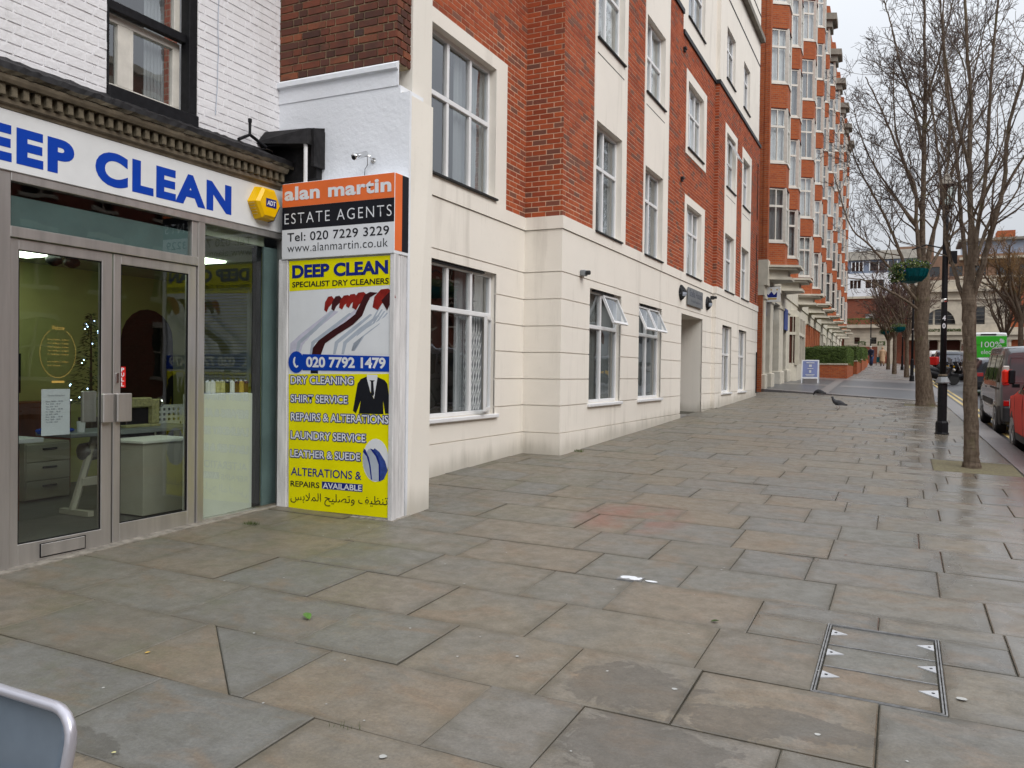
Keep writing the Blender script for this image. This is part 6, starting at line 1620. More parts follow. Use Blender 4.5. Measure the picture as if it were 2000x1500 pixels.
b = MB(); b.box(-6.7, 1.7, YF_ + .8, YF_ + 1.3, 10.35, 10.6); b.build('coping', M['stone_far'], t); b = MB(); b.box(-3.9, -2.8, YF_ + .9, YF_ + .98, 8.1, 8.6); b.build('window', M['net'], t)
t = far_building('white_flats', 'white modern block of flats with balcony windows above the brick wall', (-3, 118, 3))
b = MB(); M['far_white'] = mat('white_cladding', (.74, .75, .78), .6, vary=.06, scale=1)
s_ = 1.18
hs = [(-6.6, -5.2, 13.2, 14.3), (-4.7, -2.4, 13.2, 14.3), (-6.4, -5.0, 15.5, 16.7) , (-4.2, -.9, 15.5, 16.7), (-6.8, -4.9, 10.5, 11.9), (-3.6, -1.4, 10.5, 11.9)]
for q in rects(-9, 2.6, 3, 15.2, hs): b.box(q[0], q[1], 118, 126, q[2], q[3], r=.5)
b.build('wall', M['far_white'], t)
b = MB(); b.box(-9, 2.6, 119.0, 126, 15.2, 17.2); b.build('attic_wall', M['paleblue'], t)
b = MB(); b.hexa([(-9.2, 118.3, 17.0), (2.8, 118.3, 17.0), (2.8, 126, 17.0), (-9.2, 126, 17.0), (-9.2, 119.3, 18.3), (2.8, 119.3, 18.3), (2.8, 126, 18.3), (-9.2, 126, 18.3)]); b.build('roof', M['stone_dark'], t)
for x in (-5.7, -4.4, -3.2):
    b = MB(); b.lathe((x, 118.6, 18.15), [(.2, 0), (.28, .2), (.16, .4), (.1, .5)], 8); b.build('dome_vent', M['net'], t)
for i, h in enumerate(hs):
    b = MB(); b.box(h[0], h[1], 118.25, 118.3, h[2], h[3]); p_ = b.build('window', M['carglass'], t)
    b = MB(); n_ = 3
    for k in range(n_ + 1): x = h[0] + (h[1] - h[0]) * k / n_; b.box(x - .05, x + .05, 118.1, 118.24, h[2], h[3])
    b.build('frame', M['upvc'], p_)
t = far_building('terrace_flats', 'brown brick flats with blue glazed top storeys and balconies beyond the stone station', (10, 122, 3))
b = MB(); M['far_brown'] = mat('brown_brickwork', (.22, .13, .085), .85, vary=.15, scale=2)
for q in rects(-1, 16.5, 3, 17.3, [(x, x + 1.5, z, z + 1.3) for x in (0, 2.6, 5.2, 7.8, 10.4, 13) for z in (12.2, 14.6)]): b.box(q[0], q[1], 120, 128, q[2], q[3], r=.5)
b.build('wall', M['far_brown'], t)
b = MB(); b.box(-1, 16.5, 120.25, 120.3, 12, 16.2); b.build('window', M['carglass'], t)
for z in (11.7, 14.2, 16.6): b = MB(); b.box(6.3, 14.5, 119.2, 120, z, z + .28); b.build('balcony', M['stone_far'], t)
b = MB(); b.box(6.8, 14, 120.8, 127, 17.3, 19.0); b.build('attic_glazing', M['paleblue'], t); b = MB(); b.box(6.2, 14.6, 119.8, 127, 19.0, 19.3); b.build('roof', M['stone_dark'], t)
b = MB(); b.box(10.6, 12.6, 121.5, 124, 19.3, 20.4); b.build('chimney', M['tb_orange'], t)
b = MB(); b.box(-1, 3.4, 120.5, 127, 17.3, 18.8); b.build('brick_stack', M['far_brown'], t)
t = far_building('grey_flats', 'pale grey flats half hidden by bare trees at the far right', (22, 122, 3))
b = MB()
for q in rects(16.6, 34, 3, 18.6, [(x, x + 1.6, z, z + 1.4) for x in (17.4, 20.2, 23, 25.8, 28.6) for z in (6.2, 9.2, 12.2, 15.2)]): b.box(q[0], q[1], 121, 128, q[2], q[3], r=.5)
b.build('wall', M['net'], t); b = MB(); b.box(16.6, 34, 121.25, 121.3, 4, 17.8); b.build('window', M['carglass'], t)
b = MB(); b.box(16.4, 34.2, 120.8, 128, 18.6, 18.9); b.build('roof', M['stone_dark'], t)
# terrace on the other side of the road, seen in the window glass
t = thing('opposite_terrace', 'red brick terrace across the road, reflected in the shop and apartment window glass', 'building', (16, 20, 0))
b = MB(); hs = []
y = -20.
while y < 66:
    for z in (1.2, 4.3, 7.4, 10.4): hs.append((y, y + 1.15, z, z + 1.9))
    y += 2.7
for q in rects(-24, 70, -.5, 13.0, hs): b.box(15.6, 22, q[0], q[1], q[2], q[3], r=.5)
b.build('wall', M['tb_red'], t)
b = MB(); b.box(15.85, 15.9, -24, 70, .5, 12.8); b.build('window', M['carglass'], t)
b = MB()
for h in hs: b.box(15.52, 15.6, h[0] - .12, h[1] + .12, h[2] - .14, h[2]); b.box(15.54, 15.6, h[0] - .12, h[1] + .12, h[3], h[3] + .2); b.box(15.7, 15.8, h[0] + .55, h[0] + .62, h[2], h[3]); b.box(15.7, 15.8, h[0], h[1], h[2] + .95, h[2] + 1.02)
b.build('stone_dressing', M['stone_far'], t)
b = MB(); b.box(15.4, 22, -24, 70, 13.0, 13.3); b.build('cornice', M['stone_far'], t)
b = MB(); b.prism([(15.5, -24, 13.3), (22, -24, 13.3), (19, -24, 14.6)], (0, 94, 0)); b.build('roof', M['stone_dark'], t)
# ------------------------------------------------------------------ bare street trees
def grow(b, tw, p, d, length, r, lvl, rnd, up=.12, maxl=4, spread=.6, bend=.16, twig_len=.35, dens=1.0):
    """one limb as a tapering bent tube, with side limbs of the next order"""
    n = max(4, int(length / (.16 if lvl < 2 else .11))) if lvl < 3 else 4
    n = min(n, 12); seg = length / n; pts = [p.copy()]; rad = [r]; dirs = [d.copy()]
    for i in range(n):
        d = (d + Vector((rnd.gauss(0, bend), rnd.gauss(0, bend), rnd.gauss(0, bend) * .7 + up))).normalized()
        p = p + d * seg; pts.append(p.copy()); rad.append(max(RMIN, r * (1 - .72 * (i + 1) / n))); dirs.append(d.copy())
    tgt = b if lvl <= 1 else tw
    tgt.tube(pts, rad, {0: 10, 1: 7, 2: 5}.get(lvl, 3), caps=False)
    if lvl >= maxl: 
        return
    cnt = {0: 7, 1: 8, 2: 8, 3: 6, 4: 3}[lvl] * dens
    cnt = int(cnt * min(1.6, max(.4, length / {0: 3.5, 1: 2.2, 2: 1.0, 3: .5, 4: .3}[lvl])) + rnd.random())
    for k in range(cnt):
        t_ = rnd.uniform(.22, .97); i = min(n - 1, int(t_ * n)); q = pts[i].lerp(pts[i + 1], t_ * n - i); dd = dirs[i + 1]
        side = dd.orthogonal().normalized(); side.rotate(Matrix.Rotation(rnd.uniform(0, 6.28), 3, dd)) if False else None
        side = Matrix.Rotation(rnd.uniform(0, 6.283), 3, dd) @ side
        a = rnd.uniform(.45, .95) * spread / .6; nd_ = (dd * math.cos(a) + side * math.sin(a)).normalized()
        L_ = length * rnd.uniform(.32, .55) * (1.15 - .6 * t_)
        L_ = max(L_, twig_len * rnd.uniform(.4, 1))
        grow(b, tw, q, nd_, L_, max(RMIN, rad[i] * rnd.uniform(.38, .6)), lvl + 1, rnd, up * .9, maxl, spread, bend * 1.15, twig_len, dens)
RMIN = .003
def leader(lb, tw, pts, r0, r1, rnd, maxl, dens, twig_len, spread=.6, start=.18):
    """a main limb through known points, with side limbs growing from it"""
    pts = [Vector(p) for p in pts]; P = []
    for i in range(len(pts) - 1):
        p0, p1, p2, p3 = pts[max(0, i - 1)], pts[i], pts[i + 1], pts[min(len(pts) - 1, i + 2)]
        for k in range(7):
            t_ = k / 7; P.append(.5 * ((2 * p1) + (p2 - p0) * t_ + (2 * p0 - 5 * p1 + 4 * p2 - p3) * t_ ** 2 + (3 * p1 - 3 * p2 + p3 - p0) * t_ ** 3) + Vector((rnd.gauss(0, .11), rnd.gauss(0, .11), rnd.gauss(0, .08))) * r0 * (1 if k or i else 0))
    P.append(pts[-1]); n = len(P); rad = [r0 + (r1 - r0) * (i / (n - 1)) ** .8 for i in range(n)]
    lb.tube(P, rad, 9, caps=False)
    tot = sum((q - p).length for p, q in zip(P, P[1:])); cnt = int(tot * 4.2 * dens)
    for k in range(cnt):
        t_ = start + (1 - start) * rnd.random() ** .9; i = min(n - 2, int(t_ * (n - 1))); q = P[i].lerp(P[i + 1], rnd.random()); dd = (P[i + 1] - P[i]).normalized()
        side = Matrix.Rotation(rnd.uniform(0, 6.283), 3, dd) @ dd.orthogonal().normalized(); a = rnd.uniform(.5, 1.05)
        nd_ = (dd * math.cos(a) + side * math.sin(a) + Vector((0, 0, .15))).normalized()
        L_ = max(.35, tot * rnd.uniform(.18, .40) * (1.2 - .65 * t_)); grow(lb, tw, q, nd_, L_, max(RMIN * 1.6, rad[i] * rnd.uniform(.3, .5)), 1, rnd, .05, maxl, spread, .13, twig_len, dens)
RMIN = .003
def tree(label, base, trunk, limbs, seed, maxl=4, dens=1., twig_len=.35, group='bare trees along the kerb', twig_mat='twig', spread=.6, leaders=(), rmin=.003):
    global RMIN
    RMIN = rmin
    rnd = random.Random(seed); t = thing('bare_tree', label, 'tree', base, group=group)
    b = MB(); path = [Vector(p) for p, _ in trunk]; rad = [q for _, q in trunk]
    P, Q = [], []
    for (p, q), (r1, r2) in zip(zip(path, path[1:]), zip(rad, rad[1:])):
        for i in range(5): P.append(p.lerp(q, i / 5) + Vector((rnd.uniform(-.006, .006), rnd.uniform(-.006, .006), 0))); Q.append((r1 + (r2 - r1) * i / 5) * rnd.uniform(.94, 1.06))
    P.append(path[-1]); Q.append(rad[-1])
    b.tube(P, Q, 14, caps=False); b.build('trunk', M['bark'], t, smooth=True, normals=False)
    lb, tw = MB(), MB()
    for (p, d, L_, r_) in limbs: grow(lb, tw, Vector(p), Vector(d).normalized(), L_, r_, 0, rnd, .055, maxl, spread, .075, twig_len, dens)
    for (pts, r0, r1) in leaders: leader(lb, tw, pts, r0, r1, rnd, maxl, dens, twig_len)
    lb.build('limbs', M['bark'], t, smooth=True, normals=False); tw.build('twigs', M[twig_mat], t, kind='stuff', normals=False)
    return t
def LD(Y, *pts): return [PY(x, y, Y + dy) for x, y, dy in pts]
Y1 = 13.1
T1 = lambda x, y, dy=0.: PY(x, y, Y1 + dy)
tree1 = tree('slim bare street tree nearest the camera, rising from the gravel pit', tuple(T1(1898, 912)),
    [(T1(1898, 918), .135), (T1(1898, 906), .112), (T1(1897, 880), .097), (T1(1895, 760), .090), (T1(1893, 640), .086), (T1(1893, 600), .094), (T1(1892, 560), .075), (T1(1893, 520), .055)], [], 11, maxl=4, dens=.68, twig_len=.22, rmin=.0034, leaders=[
    (LD(Y1, (1893, 575, 0), (1897, 467, .05), (1893, 333, .15), (1897, 200, .25), (1890, 100, .3), (1882, -80, .4)), .052, .016),
    (LD(Y1, (1896, 590, 0), (1918, 520, -.05), (1936, 450, -.1), (1960, 367, -.15), (1970, 250, -.2), (1998, 150, -.3), (2030, 20, -.4)), .050, .014),
    (LD(Y1, (1894, 585, 0), (1905, 480, -.15), (1925, 330, -.3), (1935, 160, -.45), (1955, -60, -.6)), .040, .013),
    (LD(Y1, (1887, 600, 0), (1866, 535, .1), (1847, 470, .15), (1841, 380, .3), (1828, 270, .4), (1815, 150, .5)), .034, .009),
    (LD(Y1, (1890, 540, 0), (1878, 430, .3), (1868, 300, .5), (1848, 170, .7), (1842, 20, .9)), .036, .010),
    (LD(Y1, (1903, 520, -.1), (1930, 440, .3), (1985, 330, .5), (2040, 250, .6)), .030, .010),
    (LD(Y1, (1893, 330, .15), (1868, 230, .0), (1846, 110, -.1), (1835, -20, -.2)), .024, .008)])
Y2 = 26.7
T2 = lambda x, y, dy=0.: PY(x, y, Y2 + dy)
tree2 = tree('stout bare street tree with a wide leaning crown beside the black lamp post', tuple(T2(1807, 794)),
    [(T2(1808, 798), .32), (T2(1807, 785), .245), (T2(1802, 720), .20), (T2(1799, 640), .185), (T2(1802, 590), .20), (T2(1804, 550), .165), (T2(1805, 500), .12)], [], 23, maxl=4, dens=.62, twig_len=.32, rmin=.0058, leaders=[
    (LD(Y2, (1804, 560, 0), (1802, 467, .1), (1804, 300, .2), (1807, 200, .3), (1806, 83, .4), (1803, -90, .5)), .10, .028),
    (LD(Y2, (1802, 580, 0), (1790, 440, -.2), (1787, 367, -.3), (1757, 300, -.4), (1723, 217, -.5), (1690, 150, -.7)), .068, .015),
    (LD(Y2, (1799, 600, 0), (1760, 500, .2), (1733, 433, .3), (1700, 370, .4), (1673, 320, .5), (1645, 230, .7)), .060, .014),
    (LD(Y2, (1798, 610, 0), (1770, 588, -.4), (1730, 565, -.7), (1690, 548, -1.0), (1655, 543, -1.2)), .05, .012),
    (LD(Y2, (1800, 600, 0), (1762, 552, -.3), (1735, 520, -.5), (1697, 478, -.8), (1660, 440, -1.0), (1630, 345, -1.2)), .055, .014),
    (LD(Y2, (1804, 560, 0), (1830, 430, .3), (1868, 310, .5), (1895, 180, .8), (1925, 40, 1.0)), .068, .015),
    (LD(Y2, (1805, 520, 0), (1845, 360, -.5), (1855, 220, -.8), (1840, 60, -1.0), (1850, -60, -1.2)), .055, .014),
    (LD(Y2, (1804, 300, .2), (1785, 210, .3), (1760, 130, .4), (1738, 40, .6), (1720, -20, .7)), .05, .012),
    (LD(Y2, (1806, 540, 0), (1850, 470, .6), (1900, 420, 1.0), (1950, 330, 1.4)), .055, .014),
    (LD(Y2, (1803, 420, .1), (1770, 330, .9), (1748, 240, 1.3), (1745, 120, 1.6)), .055, .012),
    (LD(Y2, (1790, 440, -.2), (1745, 380, .8), (1690, 290, 1.3), (1665, 200, 1.6)), .05, .010),
    (LD(Y2, (1806, 200, .3), (1835, 110, .0), (1862, 0, -.3)), .045, .012)])
# smaller trees further along
def small(label, px_, py_, Y, h, seed, tm='twig', grp='bare trees along the kerb'):
    p = PY(px_, py_, Y); g_ = Vector((p.x, Y, gz(p.x, Y) + (.05 if p.x < 1 else -.0))); top = g_ + Vector((0, 0, h * .34)); rnd = random.Random(seed)
    L_ = []
    for k in range(8):
        a = k * .785 + rnd.uniform(-.3, .3); e = rnd.uniform(.35, .75); L_.append((top - Vector((0, 0, rnd.uniform(0, .3))), (math.cos(a) * e, math.sin(a) * e, 1), h * rnd.uniform(.45, .62), h * .012))
    return tree(label, tuple(g_), [(g_ - Vector((0, 0, .1)), h * .022), (g_ + Vector((0, 0, h * .12)), h * .017), (top, h * .015)], L_, seed, maxl=3, dens=1.0, twig_len=.35, group=grp, twig_mat=tm, rmin=.009)
M['twig_red'] = barkmat('reddish_twig', (.075, .045, .04), (.13, .085, .075), (.12, .07, .04), .5, .8)
M['twig_gold'] = barkmat('golden_twig', (.16, .09, .04), (.26, .16, .075), (.14, .12, .05), .5, .8)
small('small reddish bare tree on the left half of the far pavement near the walking woman', 1747, 705, 58, 7.2, 31, 'twig_red')
small('small reddish bare tree between the lamp post and the walking woman', 1771, 708, 52, 6.6, 32, 'twig_red')
small('small bare tree farthest along the left pavement', 1735, 700, 70, 7.0, 33, 'twig_red')
small('dark bare tree on the right standing before the stone station building', 1962, 690, 74, 8.0, 34, 'twig', 'bare trees beyond the vans')
small('golden brown bare tree at the right edge of the picture', 1993, 690, 66, 11.0, 35, 'twig_gold', 'bare trees beyond the vans')

# ------------------------------------------------------------------ lamp posts with hanging baskets
def lamp_post(label, x, y, zoff=0., full=True):
    z = gz(x, y) + zoff
    t = thing('lamp_post', label, 'lamp post', (x, y, z), group='black lamp posts along the kerb')
    b = MB(); b.lathe((x, y, z), [(.125, -.05), (.125, .02), (.112, .035), (.112, .22), (.10, .245), (.085, .26)], 8); b.build('base', M['black_paint'], t)
    b = MB(); b.lathe((x, y, z + .26), [(.083, 0), (.083, .78), (.075, .80), (.062, .83), (.06, .84)], 12); b.build('lower_shaft', M['black_paint'], t)
    b = MB(); b.lathe((x, y, z + 1.1), [(.058, 0), (.054, 1.2), (.05, 3.0), (.045, 3.12), (.03, 3.14)], 12); b.build('column', M['black_paint'], t, smooth=True)
    b = MB(); b.lathe((x, y, z + 2.55 + .0), [(.06, 0), (.062, .01), (.062, .05), (.058, .06)], 12); b.build('collar', M['chrome'], t)
    b = MB(); zt = z + 4.24; b.lathe((x, y, zt), [(.03, 0), (.06, .03), (.055, .07), (.10, .11), (.13, .16)], 10); b.build('lantern_cup', M['black_paint'], t)
    b = MB(); b.lathe((x, y, zt + .16), [(.095, 0), (.135, .12), (.155, .38), (.15, .39)], 8); b.build('lantern_glass', M['lglass'], t)
    b = MB()
    for k in range(8):
        a = k * math.pi / 4; c_, s_ = math.cos(a), math.sin(a); b.tube([(x + .097 * c_, y + .097 * s_, zt + .16), (x + .137 * c_, y + .137 * s_, zt + .28), (x + .157 * c_, y + .157 * s_, zt + .55)], .006, 4)
    b.build('lantern_frame', M['black_paint'], t)
    b = MB(); b.lathe((x, y, zt + .55), [(.175, 0), (.175, .02), (.12, .10), (.07, .14), (.055, .20), (.02, .23), (.015, .30)], 10); b.build('lantern_roof', M['stone_dark'], t)
    return t, z
M['lglass'] = glassmat('lantern_glass', tint=(.72, .74, .70), ior=1.5)
t, lz = lamp_post('tall black lamp post numbered 40 with a glass lantern, between the two nearest trees', .70, 17.86)
b = MB(); b.lathe((.70, 17.86, lz + .98), [(.085, 0), (.13, .01), (.13, .03), (.09, .12), (.07, .13)], 10); b.build('ashtray_collar', M['steel_plate'], t)
b = MB(); b.lathe((.70, 17.86, lz + 1.12), [(.075, 0), (.08, .01), (.08, .035), (.06, .04)], 10); b.build('collar', M['fascia_wood'], t)
b = MB(); b.cham(.76, .90, 17.78, 17.90, lz + 3.28, lz + 3.52, .006); b.build('sensor_box', M['black_paint'], t)
for ch, zz in (('4', 2.19), ('0', 2.04)):
    text_on(ch, (.672, 17.802, lz + zz), (.728, 17.802, lz + zz), (.672, 17.802, lz + zz + .10), NY, M['p_white'], t, bold=.03, off=.002)
lamp_post('second black lamp post up the street, in line behind the stout tree', .42, 46.3, .05)
lamp_post('third black lamp post, small and far up the pavement', -.05, 70.0, .05)
lamp_post('slender black lamp post before the low cream entrance', -2.9, 88.0, .05)
def basket(label, x, y, z, px_, r_=.30, n=900):
    t = thing('hanging_basket', label, 'hanging basket', (x, y, z), group='hanging flower baskets')
    b = MB(); b.lathe((x, y, z), [(.06, -.24), (.16, -.21), (.25, -.12), (.295, .0), (.30, .03), (.27, .03), (.26, .0)], 18); 
    o = b.build('bowl', M['teal'], t, smooth=False)
    b = MB()
    for k in range(18): a = k * math.pi / 9; b.tube([(x + .17 * math.cos(a), y + .17 * math.sin(a), z - .205), (x + .262 * math.cos(a), y + .262 * math.sin(a), z - .115), (x + .305 * math.cos(a), y + .305 * math.sin(a), z + .02)], .008, 4)
    b.build('bowl_ribs', M['teal'], t)
    b = MB()
    for k in range(3): a = k * 2.09; b.tube([(x + .29 * math.cos(a), y + .29 * math.sin(a), z + .02), (x, y, z + .42)], .003, 3)
    b.tube([(x, y, z + .42), (x + .25 * (1 if px_ > x else -1), y, z + .50), (px_, y, z + .42)], .014, 6); b.build('bracket', M['black_paint'], t)
    for mt, n_, sz, nm in (('leafA', n, .030, 'foliage'), ('hedge', n // 2, .028, 'foliage'), ('flower_y', n // 6, .02, 'flowers'), ('flower_v', n // 10, .022, 'flowers')):
        b = MB()
        for i in range(n_):
            an = R.uniform(0, 6.28); q = R.random() ** .5; rr = q * .34; h = .05 + R.random() * .22 * (1 - q * .6)
            if R.random() < .30: rr = R.uniform(.26, .42); h = R.uniform(-.22, .08); an = R.uniform(2.2, 4.4)
            p = Vector((x + rr * math.cos(an), y + rr * math.sin(an), z + h)); u = Vector((R.uniform(-1, 1), R.uniform(-1, 1), R.uniform(-.6, 1))).normalized() * sz * R.uniform(.7, 1.3); v = u.orthogonal().normalized() * sz * .5
            b.face([p - u, p + v, p + u, p - v])
        b.build(nm, M[mt], t, kind='stuff' if n_ > 300 else None, normals=False)
basket('large teal hanging basket of trailing plants on the near lamp post', .12, 17.86, 3.62, .66)
p = PY(1756, 640, 46.3); basket('small blue hanging basket on the second lamp post', p.x, 46.3, p.z, .40, n=400)
p = PY(1728, 648, 70); basket('green hanging basket with little of its bowl showing, lowest of the row', p.x, 70, p.z, -.08, n=400)
# ------------------------------------------------------------------ vehicles
def lerp_st(st, y):
    if y <= st[0][0]: return st[0][1:]
    for a, c in zip(st, st[1:]):
        if y <= c[0]:
            f_ = (y - a[0]) / (c[0] - a[0]); return tuple(p + (q - p) * f_ for p, q in zip(a[1:], c[1:]))
    return st[-1][1:]
def vehicle(label, cat, x, y, rz, st, paint, wheels, wr=.31, group=None, name='parked_car', windows=(), rear=None, zoff=-.11, rearwin=None, trims=(), front=False):
    """st: stations (y, z_sill, z_belt, z_top, half width, half roof width); windows: side glass polygons in (y, z)"""
    z = gz(x, y) + zoff
    t = thing(name, label, cat, (x, y, z), rz, group, local=True)
    t.rotation_euler = (math.atan(.0305), 0, rz)
    def surf(yy, zz):
        zb, zl, zt, w_, wt = lerp_st(st, yy)
        if zz <= zl:
            k = max(0, min(1, (zz - zb) / max(.01, zl - zb))); return w_ * (1 - .035 * (1 - k) ** 2)
        k = min(1, (zz - zl) / max(.01, zt - .05 - zl)); return w_ + (wt - w_) * k ** 1.15
    b = MB(); rings = []
    ys_ = []
    for a, c in zip(st, st[1:]):
        n_ = max(1, int((c[0] - a[0]) / .22)); ys_ += [a[0] + (c[0] - a[0]) * i / n_ for i in range(n_)]
    ys_.append(st[-1][0])
    for yy in ys_:
        zb, zl, zt, w_, wt = lerp_st(st, yy)
        half = [(w_ * .86, zb), (w_ * .955, zb + .03), (surf(yy, zb + .12), zb + .12), (surf(yy, (zb + zl) / 2), (zb + zl) / 2), (w_ * 1.0, zl - .05), (w_ * .99, zl + .01)]
        for k in (.35, .7): q = zl + (zt - .05 - zl) * k; half.append((surf(yy, q), q))
        half += [(wt, zt - .05), (wt - .05, zt - .012), (wt * .55, zt + .012), (0, zt + .02)]
        R1 = [(p[0], yy, p[1]) for p in half] + [(-p[0], yy, p[1]) for p in reversed(half[:-1])]
        base = len(b.v); b.v.extend(R1); rings.append((base, len(R1)))
    for (a, n_), (c, _) in zip(rings, rings[1:]):
        for j in range(n_): b.f.append((a + j, a + (j + 1) % n_, c + (j + 1) % n_, c + j)); b.m.append(0); b.r.append(.5)
    for (a, n_), rev in ((rings[0], True), (rings[-1], False)):
        q = tuple(a + j for j in range(n_)); b.f.append(q[::-1] if rev else q); b.m.append(0); b.r.append(.5)
    body = b.build('body', M[paint], t, smooth=True, local=True)
    # hard shading at the end faces
    for p in body.data.polygons:
        if len(p.vertices) > 8: p.use_smooth = False
    def sidepoly(pts, mt, nm, off=.006, sides=(-1, 1)):
        for s_ in sides:
            # subdivide edges so the panel follows the body
            b = MB(); dens = []
            for p, q in zip(pts, pts[1:] + pts[:1]):
                for k in range(4): dens.append((p[0] + (q[0] - p[0]) * k / 4, p[1] + (q[1] - p[1]) * k / 4))
            P = [(s_ * (surf(u, v) + off), u, v) for u, v in dens]; C0 = (sum(p[0] for p in dens) / len(dens), sum(p[1] for p in dens) / len(dens)); cc = (s_ * (surf(*C0) + off), *C0)
            for p, q in zip(P, P[1:] + P[:1]): b.face([cc, p, q])
            b.build(nm, M[mt], t, local=True)
    for wpts in windows: sidepoly(list(wpts), 'carglass', 'side_window')
    for (pts, mt, nm) in trims: sidepoly(list(pts), mt, nm, .010)
    for wy in wheels:
        for s_ in (-1, 1):
            w_ = surf(wy, .5)
            b = MB(); n_ = 20
            P = [(s_ * (w_ + .004), wy + (wr + .055) * math.cos(a * math.pi / 10), wr + .0 + (wr + .055) * math.sin(a * math.pi / 10)) for a in range(n_)]
            P = [p for p in P if p[2] > .16]; 
            b.face([(s_ * (w_ + .004), wy, wr)] + []) if False else None
            b.prism(P, (-s_ * .05, 0, 0)); b.build('wheel_arch', M['dark_plastic'], t, local=True)
            b = MB(); b.lathe((s_ * (w_ - .09), wy, wr), [(wr - .07, -.1), (wr - .01, -.09), (wr, -.06), (wr, .06), (wr - .01, .095), (wr - .075, .105)], 24, axis='x')
            ty = b.build('wheel', M['rubber'], t, local=True)
            b = MB(); xo = s_ * (w_ + .012)
            b.lathe((s_ * (w_ - .002), wy, wr), [(wr - .08, -.02), (wr - .08, .012), (wr - .095, .014), (wr - .1, .0)], 20, axis='x')
            for k in range(5): a = k * 1.2566; b.tube([(xo, wy, wr), (xo, wy + (wr - .09) * math.cos(a), wr + (wr - .09) * math.sin(a))], .022, 5)
            b.lathe((xo - .01, wy, wr), [(.05, 0), (.05, .02)], 10, axis='x'); b.build('rim', M['steel'], ty, local=True)
    y0 = st[0][0]; zb, zl, zt, w_, wt = st[0][1:]
    def rbox(x0, x1, z0, z1, mt, nm, d=.02, ch=.006):
        b = MB(); b.cham(x0, x1, y0 - d, y0 + .04, z0, z1, ch); return b.build(nm, M[mt], t, local=True)
    if rear == 'van':
        rbox(-w_ * .99, w_ * .99, zb - .05, zb + .28, 'dark_plastic', 'bumper', .07, .03)
        for s_ in (-1, 1):
            b = MB(); b.cham(s_ * (w_ + .005), s_ * (w_ - .12), y0 - .02, y0 + .09, 1.22, 1.45, .02); b.build('indicator', M['lens_clear'], t, local=True)
            b = MB(); b.cham(s_ * (w_ + .012), s_ * (w_ - .12), y0 - .025, y0 + .10, 1.05, 1.215, .02); b.build('tail_light', M['brake_red'], t, local=True)
            rbox(s_ * (w_ - .02), s_ * (w_ - .17), zb + .29, zb + .40, 'brake_red', 'reflector', .025)
        rbox(-.012, .012, zb + .3, zt - .1, 'dark_plastic', 'door_gap', .003, .001)
        rbox(-.26, .26, zb + .34, zb + .45, 'alarm_yellow', 'number_plate', .012)
        for s_ in (-1, 1):
            b = MB(); pr = [(s_ * (.09), 1.12), (s_ * (wt - .0), 1.12), (s_ * (wt - .03), 1.62), (s_ * .09, 1.62)]
            for p, q in zip(pr, pr[1:] + pr[:1]): b.tube([(p[0], y0 - .006, p[1]), (q[0], y0 - .006, q[1])], .010, 5)
            b.build('door_pressing', M[paint], t, local=True)
    elif rear:
        if rearwin: 
            b = MB(); b.prism([(x_, y0 + .004 + (0 if i < 2 else .0), z_) for i, (x_, z_) in enumerate(rearwin)], (0, -.012, 0)); b.build('rear_window', M[rear if rear in M else 'carglass'], t, local=True)
        rbox(-w_ * .98, w_ * .98, zb, zb + .25, 'dark_plastic', 'bumper', .05, .03); rbox(-.26, .26, zb + .32, zb + .43, 'alarm_yellow', 'number_plate', .012)
        for s_ in (-1, 1): rbox(s_ * (w_ - .01), s_ * (w_ - .26), zl - .16, zl - .02, 'brake_red', 'tail_light', .015)
    return t, surf
van_st = [(-2.10, .34, 1.05, 1.72, .86, .76), (-2.03, .25, 1.05, 1.80, .90, .80), (-1.6, .22, 1.05, 1.84, .915, .80), (.55, .22, 1.02, 1.84, .915, .79), (.95, .22, 1.0, 1.62, .915, .76), (1.42, .22, .96, 1.10, .90, .80), (1.95, .25, .82, .93, .86, .74), (2.10, .34, .62, .74, .78, .66)]
vehicle('grey panel van parked at the kerb beyond the red car, showing its tail light', 'van', 2.655, 21.5, .021, van_st, 'van_grey', (-1.35, 1.3), .32, name='parked_van', rear='van',
    windows=[((-1.95, 1.10), (-.95, 1.10), (-.98, 1.66), (-1.82, 1.66)), ((-.82, 1.10), (.02, 1.10), (.0, 1.66), (-.80, 1.66)), ((.14, 1.08), (1.12, 1.06), (.72, 1.62), (.14, 1.66))],
    trims=[(((-.9, .58), (.95, .58), (.95, .70), (-.9, .70)), 'dark_plastic', 'side_trim'), (((-1.95, .95), (-.55, .95), (-.55, .99), (-1.95, .99)), 'dark_plastic', 'door_rail'), (((.2, .92), (.38, .92), (.38, .96), (.2, .96)), 'dark_plastic', 'door_handle'), (((-2.04, .24), (-1.75, .24), (-1.75, .62), (-2.04, .62)), 'dark_plastic', 'bumper_end')])
suv = [(-2.15, .36, .98, 1.45, .84, .62), (-2.0, .26, 1.0, 1.62, .89, .68), (-1.0, .24, 1.0, 1.70, .90, .70), (.1, .24, 1.0, 1.69, .90, .69), (.62, .24, 1.0, 1.45, .90, .66), (1.05, .24, .99, 1.13, .89, .70), (1.75, .26, .93, 1.05, .86, .66), (2.02, .30, .78, .88, .80, .58), (2.15, .38, .60, .70, .66, .5)]
